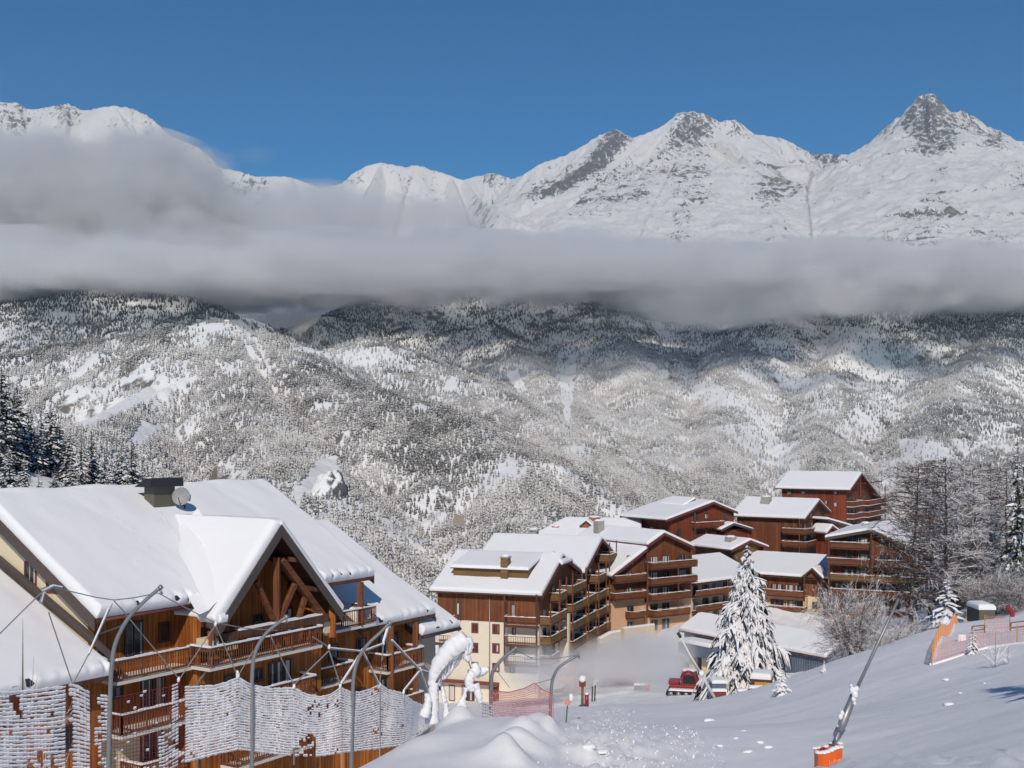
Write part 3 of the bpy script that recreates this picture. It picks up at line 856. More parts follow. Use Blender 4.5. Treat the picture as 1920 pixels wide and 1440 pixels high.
def sheet(P, nu, nv, thick, edges=(1, 1, 1, 1), rough=0.08, soft=0.26, teeth=0.0, tooth=0.8, seed=0, sag=0.0):
    """a lying blanket of snow on the quad P = (eave0, eave1, ridge1, ridge0), thinning to its edges"""
    a, b, c, d = [np.array(p[:]) for p in P]
    u = np.linspace(0, 1, nu); v = np.linspace(0, 1, nv)
    # finer steps near the edges
    u = u - np.sin(2 * np.pi * u) / (2 * np.pi) * 0.85
    v = v - np.sin(2 * np.pi * v) / (2 * np.pi) * 0.85
    U, V = np.meshgrid(u, v, indexing='ij')
    pos = (a * (1 - U)[..., None] + b * U[..., None]) * (1 - V)[..., None] + (d * (1 - U)[..., None] + c * U[..., None]) * V[..., None]
    nrm = np.cross(b - a, d - a); nrm = nrm / np.linalg.norm(nrm)
    if nrm[2] < 0: nrm = -nrm
    Lu = np.linalg.norm(b - a); Lv = np.linalg.norm(d - a)
    dist = np.full(U.shape, 99.0)
    if edges[0]: dist = np.minimum(dist, V * Lv)
    if edges[1]: dist = np.minimum(dist, (1 - U) * Lu)
    if edges[2]: dist = np.minimum(dist, (1 - V) * Lv)
    if edges[3]: dist = np.minimum(dist, U * Lu)
    prof = 0.38 + 0.62 * np.sqrt(np.clip(1 - (1 - np.clip(dist / soft, 0, 1)) ** 2, 0, 1))
    t_ = thick * prof * (1 + rough * 2 * fbm(pos[..., 0] / 3.0 + pos[..., 2] / 4.0, pos[..., 1] / 3.0, 3, 700))
    if teeth > 0:
        ph = U * Lu / tooth + 0.18 * fbm(U * Lu / 1.3, V * 2, 2, 720 + seed)
        cut = np.clip(1.25 - V * Lv / 0.5, 0, 1) * (0.5 + 0.5 * np.cos(2 * np.pi * ph)) ** 9 * np.clip(0.55 + 1.6 * fbm(np.round(ph) * 0.37, ph * 0, 1, 731 + seed), 0, 1)
        t_ = t_ * (1 - teeth * cut)
        pos = pos + (np.array([0, 0, 1.0]) * 0.0)
    top = pos + nrm * t_[..., None] + np.array([0, 0, -sag]) * (4 * U * (1 - U))[..., None]
    n_ = nu * nv
    ring = [i * nv for i in range(nu)] + [(nu - 1) * nv + j for j in range(1, nv)] + [i * nv + nv - 1 for i in range(nu - 2, -1, -1)] + [j for j in range(nv - 2, 0, -1)]
    verts = np.concatenate([top.reshape(-1, 3), (pos - nrm * 0.03).reshape(-1, 3)[ring]])
    f = grid_faces(nu, nv)
    m = len(ring)
    rg = np.array(ring)
    k = np.arange(m); k2 = (k + 1) % m
    sk = np.stack([rg[k2], rg[k], n_ + k, n_ + k2], 1)
    return verts, np.concatenate([f, sk])

class Bld:
    """one building: an empty at its foot, its parts below it"""
    def __init__(s, name, fr, base, label, cat, group=None):
        s.fr = fr
        s.root = empty(name, fr.P(*base))
        s.o = np.array(s.root.location[:])
        tag(s.root, label, cat, group)
        s.rnd = random.Random(label)
    def kid(s, mb, name, mat, parent=None, smooth=False):
        mb.v = [tuple(np.array(v) - s.o) for v in mb.v]
        return mb.build(name, M[mat] if isinstance(mat, str) else mat, parent or s.root, None, smooth)
    def blk(s, mb, d0, d1, n0, n1, z0, z1):
        P = s.fr.P
        if d0 > d1: d0, d1 = d1, d0
        if n0 > n1: n0, n1 = n1, n0
        # frame is right-handed as (d, -n, z)
        mb.hexa([P(d0, n1, z0), P(d1, n1, z0), P(d1, n0, z0), P(d0, n0, z0), P(d0, n1, z1), P(d1, n1, z1), P(d1, n0, z1), P(d0, n0, z1)])
    def block(s, name, mat, d0, d1, n0, n1, z0, z1, parent=None):
        mb = MB(); s.blk(mb, d0, d1, n0, n1, z0, z1)
        return s.kid(mb, name, mat, parent)
    def profile_n(s, name, mat, prof, d0, d1, parent=None):
        """profile of (n, z) points swept from d0 to d1"""
        mb = MB(); P = s.fr.P
        mb.prism([P(d0, n, z) for n, z in prof], P(d1, 0, 0) - P(d0, 0, 0))
        o = s.kid(mb, name, mat, parent); s.fix(o); return o
    def profile_d(s, name, mat, prof, n0, n1, parent=None):
        mb = MB(); P = s.fr.P
        mb.prism([P(d, n0, z) for d, z in prof], P(0, n1, 0) - P(0, n0, 0))
        o = s.kid(mb, name, mat, parent); s.fix(o); return o
    @staticmethod
    def fix(o):
        bm = bmesh.new(); bm.from_mesh(o.data)
        bmesh.ops.recalc_face_normals(bm, faces=bm.faces)
        bm.to_mesh(o.data); bm.free()
    def roof(s, q, thick=0.22, snow=0.45, edges=(1, 1, 0, 1), mat='wood_dark', fascia='bargeboard', teeth=0.0, res=(40, 20), seed=0, snowname='snow_cover', inset=0.05, barge=(1, 1), bh=0.42, sag=0.0, tooth=0.8):
        """roof plane q = 4 x (d, n, z): eave0, eave1, ridge1, ridge0; slab, snow, bargeboards at the two verges"""
        P = [s.fr.P(*k) for k in q]
        mb = MB()
        dn = Vector((0, 0, -thick))
        mb.prism(P, dn)
        o = s.kid(mb, 'roof', mat); s.fix(o)
        v, f = sheet(P, res[0], res[1], snow, edges, seed=seed, teeth=teeth, sag=sag, tooth=tooth)
        me = np_mesh(snowname, v - s.o, f, True)
        sn = link_mesh(snowname, me, M['snow_roof'], o)
        s.fix(sn)
        if teeth > 0.5:      # tiles showing through the notches along the eave
            tl = MB()
            e_ = P[1] - P[0]; Lu = e_.length; e_ = e_ / Lu
            up_ = (P[3] - P[0]).normalized(); nn = e_.cross(up_)
            if nn.z < 0: nn = -nn
            for k in range(1, int(Lu / tooth)):
                if s.rnd.random() < 0.3: continue
                c_ = P[0] + e_ * (tooth * k + s.rnd.uniform(-.06, .06)) + up_ * s.rnd.uniform(.12, .3) + nn * (snow * s.rnd.uniform(.5, .68))
                w_ = s.rnd.uniform(.10, .2)
                a_ = e_ * w_; b_ = up_ * s.rnd.uniform(.08, .16); h_ = nn * .10
                tl.hexa([c_ - a_ - b_ - h_, c_ + a_ - b_ - h_, c_ + a_ * .6 + b_ - h_, c_ - a_ * .6 + b_ - h_, c_ - a_ - b_ + h_ * .6, c_ + a_ - b_ + h_ * .6, c_ + a_ * .5 + b_ + h_ * 1.2, c_ - a_ * .5 + b_ + h_ * 1.2])
            if tl.v: s.kid(tl, 'eave_tiles', 'tile_dark', o)
        for k, (a, b) in enumerate(((P[0], P[3]), (P[1], P[2]))):
            if not barge[k]: continue
            out = (P[0] - P[1]).normalized() * (1 if k == 0 else -1) * 0.055
            mb = MB()
            e = Vector((0, 0, 0.04)); e2 = Vector((0, 0, -bh))
            mb.prism([a + out + e, b + out + e, b + out + e2, a + out + e2], (P[1] - P[0]).normalized() * (-0.05 if k == 0 else 0.05))
            q_ = s.kid(mb, 'bargeboard', fascia, o); s.fix(q_)
        return o
    def window(s, c, w, h, face='n', frame='frame_dark', pane=None, depth=0.06, fw=0.09, name='window', mull=1):
        """c = (d, n, z) of the window's centre on the wall; face: which way it looks ('n', 'd-', 'd+')"""
        P = s.fr.P
        def pt(u, o_, z):
            if face == 'n': return P(c[0] + u, c[1] + o_, c[2] + z)
            if face == 'd+': return P(c[0] + o_, c[1] - u, c[2] + z)
            return P(c[0] - o_, c[1] + u, c[2] + z)
        def bx(mb, u0, u1, o0, o1, z0, z1):
            mb.hexa([pt(u0, o1, z0), pt(u1, o1, z0), pt(u1, o0, z0), pt(u0, o0, z0), pt(u0, o1, z1), pt(u1, o1, z1), pt(u1, o0, z1), pt(u0, o0, z1)])
        mb = MB()
        W, H_ = w / 2, h / 2
        bx(mb, -W, -W + fw, -0.02, depth, -H_, H_); bx(mb, W - fw, W, -0.02, depth, -H_, H_)
        bx(mb, -W + fw, W - fw, -0.02, depth, H_ - fw, H_); bx(mb, -W + fw, W - fw, -0.02, depth, -H_, -H_ + fw)
        for m in range(mull):
            x = -W + w * (m + 1) / (mull + 1)
            bx(mb, x - fw * .4, x + fw * .4, -0.02, depth * .9, -H_ + fw, H_ - fw)
        o = s.kid(mb, name, frame); s.fix(o)
        mb = MB()
        bx(mb, -W + fw * .5, W - fw * .5, -0.01, 0.022, -H_ + fw * .5, H_ - fw * .5)
        p_ = s.kid(mb, 'pane', pane or s.rnd.choice(PANES), o); s.fix(p_)
        return o
    def window_px(s, x0, y0, x1, y1, n, **kw):
        a = s.fr.dz(x0, (y0 + y1) / 2, n); b = s.fr.dz(x1, (y0 + y1) / 2, n)
        m_ = s.fr.dz((x0 + x1) / 2, y0, n)[1]; k_ = s.fr.dz((x0 + x1) / 2, y1, n)[1]
        return s.window(((a[0] + b[0]) / 2, n, (m_ + k_) / 2), abs(b[0] - a[0]), m_ - k_, **kw)
    def balcony(s, d0, d1, n0, n1, z, rail=1.0, style='bars', mat='wood_rail', slabmat='concrete_white', ends=(1, 1), step=0.16, snow=True, slab=0.16, along='n', post=1.6):
        """slab at floor height z from n0 (wall) to n1 (front), or along 'd+' from d0 (wall) to d1; railing with bars or solid boards"""
        mb = MB(); s.blk(mb, d0, d1, n0, n1, z - slab, z)
        b = s.kid(mb, 'balcony', slabmat)
        P = s.fr.P
        mb = MB(); sn = MB()
        lo, hi = min(d0, d1), max(d0, d1)
        runs = []
        if along == 'n':
            runs.append(((lo, n1), (hi, n1)))
            if ends[0]: runs.append(((lo, n0), (lo, n1)))
            if ends[1]: runs.append(((hi, n0), (hi, n1)))
        else:
            runs.append(((d1, n0), (d1, n1)))
            if ends[0]: runs.append(((d0, n0), (d1, n0)))
            if ends[1]: runs.append(((d0, n1), (d1, n1)))
        for (a, c) in runs:
            A, C_ = P(a[0], a[1], 0), P(c[0], c[1], 0)
            L = (C_ - A).length
            if L < 0.15: continue
            dr = (C_ - A) / L
            up = Vector((0, 0, 1))
            mb.bar(A + up * (z + rail), C_ + up * (z + rail), 0.10, 0.08)
            if style == 'bars':
                mb.bar(A + up * (z + 0.12), C_ + up * (z + 0.12), 0.06, 0.06)
                k = max(2, int(L / step))
                for i in range(k + 1):
                    q = A + dr * (L * i / k)
                    mb.bar(q + up * (z + 0.10), q + up * (z + rail), 0.045 if i % 9 else 0.09)
            else:
                mb.bar(A + up * (z + rail * 0.48), C_ + up * (z + rail * 0.48), 0.05, rail * 0.80)
            if snow:
                k = max(2, int(L / 0.5))
                for i in range(k):
                    q0, q1 = A + dr * (L * i / k), A + dr * (L * (i + 0.96) / k)
                    hh = s.rnd.uniform(0.05, 0.11)
                    sn.bar(q0 + up * (z + rail + 0.04 + hh / 2), q1 + up * (z + rail + 0.04 + hh / 2), 0.12, hh)
        s.kid(mb, 'railing', mat, b)
        if snow: s.kid(sn, 'snow_strip', 'snow_lump', b)
        return b
    def beam(s, name, a, b, w, mat, h=None, parent=None):
        mb = MB(); mb.bar(s.fr.P(*a), s.fr.P(*b), w, h)
        return s.kid(mb, name, mat, parent)
    def pipe(s, name, pts, r, mat='metal_grey', parent=None):
        mb = MB(); mb.tube([s.fr.P(*p) for p in pts], r, 7)
        return s.kid(mb, name, mat, parent, True)
    def chimney(s, c, w, h, mat='chimney_grey', cap=True, wn=None):
        d, n, z = c; wn = wn or w
        o = s.block('chimney', mat, d - w / 2, d + w / 2, n - wn / 2, n + wn / 2, z - 1.2, z + h)
        if cap:
            mb = MB()
            for a in (-1, 1):
                for b in (-1, 1):
                    s.blk(mb, d + a * w * .38 - .06, d + a * w * .38 + .06, n + b * wn * .38 - .06, n + b * wn * .38 + .06, z + h, z + h + 0.28)
            s.blk(mb, d - w * .66, d + w * .66, n - wn * .66, n + wn * .66, z + h + 0.28, z + h + 0.38)
            s.kid(mb, 'chimney_cap', 'chimney_grey', o)
        mb = MB()
        c_ = s.fr.P(d, n, z + h + (0.44 if cap else 0.06))
        mb.blob(c_, (w * .62, wn * .62, 0.26), seed=int(z * 100) & 255, n=9, rough=0.08)
        s.kid(mb, 'snow_cap', 'snow_lump', o, True)
        return o
# ================================================================== THE NEAR CHALET
ch = Fr(175, 57.0, (0.548, 0.837))
B = Bld('chalet', ch, (10, -6, -19), 'large near chalet of orange boards under a thick snow roof with a timber trussed gable', 'chalet')
ZE, ZR, NE, NR = -8.6, -3.3, 1.2, -8.0      # eave and ridge heights and offsets
SL = (ZR - ZE) / (NE - NR)
F1, F2, F3 = -11.75, -14.42, -17.1          # floor levels
zroof = lambda n: ZE + (NE - n) * SL
# walls
B.block('wall', 'wood_orange', 0.0, 5.0, -0.3, 0.0, F2 + 0.05, zroof(0) - 0.15)
B.block('plaster_wall', 'plaster_cream', 0.0, 5.0, -0.32, 0.02, -23, F2 + 0.05)
gp = [(-0.3, -23), (-0.3, zroof(-0.3) - 0.24), (NR, ZR - 0.24), (2 * NR + 0.3, zroof(-0.3) - 0.24), (2 * NR + 0.3, -23)]
B.profile_n('gable_wall', 'plaster_cream', gp, 0.0, 0.28)
B.block('back_wall', 'plaster_cream', 0.28, 19, 2 * NR + 0.3, 2 * NR + 0.6, -23, zroof(0) - 0.2)
B.block('corner_post', 'wood_orange', -0.06, 0.22, -0.32, 0.06, F2 + 0.05, zroof(0) - 0.35)
B.block('inner_wall', 'wood_orange', 14.0, 17.0, -0.3, 0.0, -23, zroof(0) - 0.2)
B.block('inner_wall', 'wood_orange', 17.0, 17.25, -6, 0.0, -14, zroof(0) - 0.2)
B.block('inner_wall', 'wood_orange', 17.0, 25.1, -0.3, 0.0, -23, -11.9)
# the projecting bay under the gable
WN, WD0, WD1 = 1.7, 5.0, 14.3
B.block('bay_wall', 'wood_orange', WD0, WD1, -0.2, WN, -23, F1 - 0.1)
B.block('bay_side_wall', 'wood_orange', WD0, WD0 + 0.25, -0.2, WN, F1 - 0.1, -9.2)
B.block('bay_side_wall', 'wood_orange', WD1 - 0.25, WD1, -0.2, WN, F1 - 0.1, -9.6)
WA, WZ, WF = 9.7, -4.75, -10.05             # gable apex d, z and feet z
hw = 4.95
B.profile_d('bay_gable_wall', 'wood_orange', [(WD0 + .3, F1 - .1), (WD1 - .3, F1 - .1), (WD1 - .3, -9.6), (WA, WZ - 0.55), (WD0 + .3, -9.6)], 0.35, 0.6)
# main roof, front slope split round the bay valley, and back slope
B.roof([(-0.75, NE, ZE), (5.36, NE, ZE), (5.36, NR, ZR), (-0.75, NR, ZR)], snow=0.55, teeth=0.75, res=(60, 44), seed=1, edges=(1, 0, 0, 1), barge=(1, 0), bh=0.6)
B.roof([(5.32, 3.0, zroof(3.0)), (5.75, 3.0, zroof(3.0)), (9.4, NR, ZR), (5.32, NR, ZR)], snow=0.55, res=(24, 44), seed=2, edges=(1, 0, 0, 0), barge=(1, 0), bh=0.5)
B.roof([(6.5, 0.0, zroof(0)), (15.0, 0.0, zroof(0)), (15.0, NR, ZR), (9.35, NR, ZR)], snow=0.55, res=(40, 30), seed=2, edges=(0, 0, 0, 0), barge=(0, 0))
B.roof([(15.0, NE, ZE), (19.6, NE, ZE), (19.6, NR, ZR), (15.0, NR, ZR)], snow=0.55, teeth=0.75, res=(50, 44), seed=3, edges=(1, 1, 0, 0), barge=(0, 1), bh=0.5)
B.roof([(19.6, 2 * NR - NE, ZE), (-0.75, 2 * NR - NE, ZE), (-0.75, NR, ZR), (19.6, NR, ZR)], snow=0.5, res=(30, 20), seed=4, edges=(1, 1, 0, 1), bh=0.5)
# ridge roll of snow
mb = MB(); mb.tube([ch.P(d, NR, ZR + 0.26 + 0.06 * math.sin(d * 1.3)) for d in np.linspace(-0.6, 10.0, 24)], 0.34, 10)
B.kid(mb, 'ridge_snow', 'snow_roof', None, True)
mb = MB(); mb.tube([ch.P(d, NR, ZR + 0.26 + 0.06 * math.sin(d * 1.3)) for d in np.linspace(12.8, 19.5, 16)], 0.34, 10)
B.kid(mb, 'ridge_snow', 'snow_roof', None, True)
# gable (bay) roof: two steep slopes
GN = 3.0
zin = -5.8
nb = NE - (WF - ZE) / SL
nt = NE - (WZ - ZE) / SL
zf_ = WF + (5.25 - (WA - hw)) * (WZ - WF) / hw
B.roof([(5.25, -1.0, zf_), (5.25, GN, zf_), (WA, GN, WZ), (WA, nt - 0.5, WZ)], thick=0.25, snow=0.5, res=(36, 36), seed=5, edges=(1, 1, 0, 0), barge=(0, 1), bh=0.62, mat='wood_dark')
B.roof([(WA + hw, GN, WF), (WA + hw, -1.0, WF), (WA, nt - 0.5, WZ), (WA, GN, WZ)], thick=0.25, snow=0.5, res=(36, 36), seed=6, edges=(1, 0, 0, 1), barge=(1, 0), bh=0.62, mat='wood_dark')
# drift of snow filling the valley between bay roof and main roof
s1_ = (WZ - WF) / hw
rows_ = []
for n_ in np.linspace(2.6, nt + 1.7, 26):
    zv = zroof(n_); dv = WA - (WZ - zv) / s1_
    k_ = 0.75 + 0.35 * math.sin((n_ - 3) * -0.33)
    pts_ = []
    for u_ in np.linspace(-1, 1, 9):
        za_ = zv + 0.60 if u_ < 0 else zv + s1_ * u_ * k_ + 0.72
        fill_ = 0.34 * k_ * (1 - abs(u_)) ** 1.5 * min(1, (3.2 - n_) / 1.2, (n_ - nt - 1.4) / 2.5)
        pts_.append(ch.P(dv + u_ * k_ * 1.25 - 0.1, n_, za_ + fill_ - 0.05 - 0.10 * abs(u_)))
    rows_.append(pts_)
vv_ = np.array([[p_[:] for p_ in r_] for r_ in rows_])
link_mesh('valley_drift', np_mesh('valley_drift', vv_.reshape(-1, 3) - B.o, grid_faces(26, 9), True), M['snow_roof'], B.root)
# the truss in the gable
tn = 2.55
def tb(a, b, w=0.30, name='truss_beam', mat='wood_rail', n=tn): return B.beam(name, (a[0], n, a[1]), (b[0], n, b[1]), w, mat)
q = lambda px, py, n=tn: ch.dz(px, py, n)
tb(q(519, 1045), q(519, 1168), 0.34, 'king_post', 'wood_brown')
tb(q(527, 1050), q(605, 1155), 0.34)
tb(q(553, 1095), q(522, 1165), 0.24)
tb(q(480, 1090), q(512, 1160), 0.24)
tb(q(572, 1120), q(560, 1160), 0.24)
tb(q(410, 1196), q(612, 1158), 0.42, 'tie_beam', 'wood_dark')
tb((WA - 0.3, -5.9), (WD0 + 0.2, -10.2), 0.3)
B.beam('post', (WD0 + 0.2, tn, -11.6), (WD0 + 0.2, tn, -9.9), 0.32, 'wood_brown')
B.beam('post', (WD1 + 0.05, tn, -11.5), (WD1 + 0.05, tn, -9.7), 0.36, 'wood_orange')
sn = MB()
a, b = q(445, 1186), q(600, 1156)
sn.bar(ch.P(a[0], tn, a[1] + 0.15), ch.P(b[0], tn, b[1] + 0.15), 0.4, 0.08)
B.kid(sn, 'beam_snow', 'snow_lump')
for (px, py) in ((396, 1209), (432, 1206), (612, 1176)):
    d_, z_ = ch.dz(px, py, 2.4)
    B.block('beam_end', 'plaster_cream', d_ - 0.36, d_ + 0.36, 1.7, 2.55, z_ - 0.32, z_ + 0.32)
# purlin ends under the gable roof
for fr_ in (0.28, 0.62):
    for sd in (-1, 1):
        B.beam('purlin', (WA + sd * hw * fr_, 0.4, WZ - 0.5 - (WZ - WF) * fr_), (WA + sd * hw * fr_, GN - 0.1, WZ - 0.5 - (WZ - WF) * fr_), 0.26, 'wood_dark')
B.window_px(476, 1152, 494, 1182, 0.62, pane='pane_dark')
B.window_px(524, 1140, 548, 1190, 0.62, pane='pane_half')
# windows and doors of the left part
B.window_px(233, 1165, 268, 1234, 0.0, pane='pane_half', mull=1, name='balcony_door')
B.window_px(297, 1166, 318, 1204, 0.0, pane='pane_dark', mull=0)
B.window_px(263, 1270, 309, 1330, 0.0, pane='pane_half', mull=1, name='balcony_door')
B.window_px(207, 1286, 231, 1310, 0.0, pane='pane_dark', mull=0)
B.window_px(263, 1370, 305, 1425, 0.03, pane='pane_half', frame='frame_red', name='balcony_door')
B.window_px(134, 1415, 160, 1450, 0.03, pane='pane_dark', frame='frame_red')
B.window_px(325, 1380, 345, 1412, 0.03, pane='pane_dark', frame='frame_red')
# windows of the bay and of the right part
B.window_px(476, 1253, 492, 1278, WN, pane='pane_dark', mull=0)
B.window_px(503, 1238, 546, 1300, WN, pane='pane_half', mull=2, name='balcony_door')
B.window_px(420, 1264, 439, 1280, WN, pane='pane_dark', mull=0)
B.window_px(415, 1352, 440, 1382, WN, pane='pane_dark', mull=0)
B.window_px(520, 1345, 560, 1400, WN, pane='pane_half', name='balcony_door')
B.window_px(575, 1222, 592, 1275, 0.0, pane='pane_dark', name='balcony_door')
B.window_px(615, 1208, 634, 1240, 0.0, pane='pane_dark', mull=0)
B.window_px(668, 1196, 686, 1224, 0.0, pane='pane_dark', mull=0)
B.window_px(710, 1186, 729, 1232, 0.0, pane='pane_half', name='balcony_door')
B.window_px(738, 1182, 746, 1215, 0.0, pane='pane_dark', mull=0)
B.window_px(712, 1270, 734, 1325, 0.0, pane='pane_half', name='balcony_door')
B.window_px(668, 1290, 684, 1310, 0.0, pane='pane_dark', mull=0)
# windows high in the cream gable, facing left
for (x0, y0, x1, y1) in ((48, 1057, 68, 1092), (92, 1075, 107, 1107)):
    n_, z_ = ch.nz((x0 + x1) / 2, (y0 + y1) / 2, 0.0)
    B.window((0.0, n_, z_), 1.0, 1.15, face='d-', frame='frame_red', pane='pane_half', mull=0)
# balconies
B.balcony(0.1, WD0 - 0.02, 0.0, 1.62, F1, ends=(1, 0))
B.balcony(0.4, WD0 - 0.02, 0.02, 1.62, F2, ends=(1, 0))
B.balcony(1.6, 4.2, 0.02, 1.62, F3, ends=(1, 1))
B.balcony(WD0 - 0.4, 12.9, WN, GN + 0.1, F1 + 0.08, ends=(1, 1))
B.balcony(8.6, 12.6, WN, GN - 0.1, F2, ends=(1, 1))
B.balcony(6.6, 12.0, WN, GN - 0.1, F3 - 0.1, ends=(1, 1))
B.balcony(14.4, 19.0, 0.0, 1.9, -11.35, ends=(0, 1))
B.balcony(14.4, 17.6, 0.0, 1.3, -14.6, ends=(0, 1))
B.balcony(20.6, 24.3, 0.0, 1.5, -14.7, ends=(1, 1))
B.balcony(20.6, 24.3, 0.0, 1.5, -17.6, ends=(1, 1))
d_, z_ = ch.dz(676, 1130, 1.75)
B.beam('post', (d_, 1.75, -11.4), (d_, 1.75, -8.75), 0.34, 'wood_brown')
d_, z_ = ch.dz(733, 1200, 1.4)
B.beam('post', (d_, 1.4, -17.6), (d_, 1.4, -11.9), 0.38, 'wood_brown')
d_, z_ = ch.dz(779, 1200, 1.1)
B.beam('post', (d_, 1.1, -17.6), (d_, 1.1, -12.0), 0.34, 'wood_brown')
d_, z_ = ch.dz(643, 1240, 0.06)
B.beam('post', (d_, 0.06, -22), (d_, 0.06, -11.6), 0.3, 'wood_orange')
# lower stepped roofs to the right
Z2 = -11.72
s2 = 0.58
B.roof([(18.6, NE, Z2), (25.9, NE, Z2), (25.9, -8.3, Z2 + s2 * 9.5), (18.6, -8.3, Z2 + s2 * 9.5)], snow=0.5, teeth=0.7, res=(56, 40), seed=8, edges=(1, 1, 0, 1), barge=(1, 1), bh=0.45)
B.roof([(25.9, -17.8, Z2), (18.6, -17.8, Z2), (18.6, -8.3, Z2 + s2 * 9.5), (25.9, -8.3, Z2 + s2 * 9.5)], snow=0.5, res=(20, 16), seed=9, edges=(1, 1, 0, 1), bh=0.45)
Z3 = -12.95
B.roof([(24.4, NE + 0.1, Z3), (28.6, NE + 0.1, Z3), (28.6, -6.5, Z3 + 0.5 * 7.8), (24.4, -6.5, Z3 + 0.5 * 7.8)], snow=0.5, teeth=0.6, res=(40, 30), seed=10, edges=(1, 1, 0, 1), bh=0.4)
B.roof([(28.6, -14.0, Z3), (24.4, -14.0, Z3), (24.4, -6.5, Z3 + 0.5 * 7.8), (28.6, -6.5, Z3 + 0.5 * 7.8)], snow=0.5, res=(16, 14), seed=11, edges=(1, 1, 0, 1), bh=0.4)
B.block('plaster_wall', 'plaster_grey', 25.1, 27.6, -13, 0.0, -23, Z3 + 0.3)
B.block('inner_wall', 'wood_orange', 18.9, 25.1, -17, -16.7, -23, Z2 + 0.2)
B.pipe('gutter', [(24.4, NE + 0.2, Z3 - 0.12), (28.6, NE + 0.2, Z3 - 0.12)], 0.09, 'metal_dark')
B.pipe('gutter', [(-0.5, NE + 0.08, ZE - 0.12), (WD0 + 0.2, NE + 0.08, ZE - 0.12)], 0.08, 'bargeboard_red')
B.pipe('drainpipe', [(1.0, NE, ZE - 0.2), (0.9, 0.9, ZE - 0.6), (0.12, 0.12, ZE - 1.0), (0.1, 0.12, -14)], 0.06)
B.pipe('drainpipe', [(WD0 + 0.1, GN - 0.2, WF - 0.3), (WD0 + 0.1, GN - 0.3, F1 + 0.2), (WD0 - 0.1, WN + 0.15, F1 - 0.8), (WD0 - 0.1, WN + 0.12, -20)], 0.065)
B.pipe('drainpipe', [(WD1 + 0.7, 1.6, -10.0), (WD1 + 0.7, 1.6, -11.2)], 0.06)
B.block('rain_box', 'metal_grey', WD1 + 0.35, WD1 + 1.0, 1.55, 2.0, -10.05, -9.55)
# eave brackets
for d_ in (0.3, 1.5, 2.7, 3.9):
    B.beam('rafter_end', (d_, 0.0, ZE + 0.35), (d_, 1.15, ZE - 0.22), 0.14, 'wood_dark')
# chimney with its dark hood and the dish
NC = -6.4
c0, c1 = ch.dz(289, 930, NC + .7)[0], ch.dz(328, 930, NC + .7)[0]
B.block('chimney', 'chimney_olive', c0, c1, NC - 0.15, NC + 0.7, -5.6, -2.85)
mb = MB()
P = ch.P
h0, h1 = ch.dz(281, 910, NC + .9)[0], ch.dz(352, 912, NC + .9)[0]
mb.prism([P(h0, NC - 0.45, -2.85), P(h0, NC + 1.0, -2.85), P(h0 + .35, NC + .55, -2.36), P(h0 + .35, NC + .1, -2.36)], P(h1 - .4, 0, 0) - P(h0, 0, 0))
hood = B.kid(mb, 'chimney_hood', 'metal_dark'); B.fix(hood)
mb = MB()
cd = Vector(ch.P(ch.dz(341, 931, NC + 1.2)[0], NC + 1.2, ch.dz(341, 931, NC + 1.2)[1]))
fd = Vector((-0.05, -0.97, 0.2)).normalized()
x_ = fd.cross(Vector((0, 0, 1))).normalized(); y_ = x_.cross(fd)
rings = []
for k in range(5):
    r_ = 0.53 * k / 4
    rings.append([cd + fd * (0.16 * (k / 4) ** 2) + (x_ * math.cos(a) + y_ * math.sin(a)) * r_ for a in np.linspace(0, 2 * math.pi, 22)[:-1]])
for k in range(4):
    for i in range(21):
        j = (i + 1) % 21
        mb.quad(rings[k][i], rings[k][j], rings[k + 1][j], rings[k + 1][i])
simple('dish_grey', rgb(0.33, 0.33, 0.34), 0.5)
dish = B.kid(mb, 'satellite_dish', 'dish_grey', None, True)
mb = MB(); mb.tube([cd - fd * 0.02, cd - fd * 0.5 - Vector((0, 0, 0.5)), cd - fd * 0.5 - Vector((0, 0, 1.3))], 0.05, 6)
mb.tube([cd - y_ * 0.5 + fd * 0.16, cd + fd * 0.62 - y_ * 0.15], 0.025, 5)
B.kid(mb, 'dish_arm', 'metal_dark', dish)
# low roof in front of the cream gable (left edge of the picture) and the dark flashing above it
e0 = ch.dz(206, 1266, 1.9)
eL = -12.0
n1, z1 = ch.nz(-10, 1074, -0.35)
B.roof([(eL, 1.9, e0[1]), (-0.35, 1.9, e0[1]), (-0.35, n1, z1), (eL, n1, z1)], snow=0.55, teeth=0.8, res=(70, 40), seed=12, edges=(1, 1, 1, 0), barge=(0, 0), bh=0.4)
sl = (z1 - e0[1]) / (n1 - 1.9)
zz = lambda n: e0[1] + (n - 1.9) * sl
B.profile_n('flashing_board', 'bargeboard', [(1.6, zz(1.6) + 0.55), (n1, z1 + 0.45), (n1, z1 + 0.9), (-0.2, zz(-0.2) + 0.9), (1.6, zz(1.6) + 0.75)], -0.28, -0.05)
B.block('low_wall', 'wood_orange', eL, -0.2, 0.6, 0.9, -23, e0[1] + 0.3)
for k in range(4):
    d_ = -10.5 + k * 2.7
    B.window((d_, 0.9, -14.0), 1.1, 1.2, pane='pane_dark', mull=0)
# ================================================================== THE VILLAGE
VG = 'apartment chalets of the village'
def storey_windows(B, d0, d1, n, zfloor, k, h=1.75, w=1.5, face='n', frame='frame_dark', lift=1.0, skip=0.0, pane=None):
    for i in range(k):
        if B.rnd.random() < skip: continue
        d = d0 + (d1 - d0) * (i + 0.5) / k
        B.window((d, n, zfloor + lift + 0.05) if face == 'n' else (n, d, zfloor + lift + 0.05), w * B.rnd.uniform(.85, 1.1), h, face=face, frame=frame, mull=1, pane=pane)

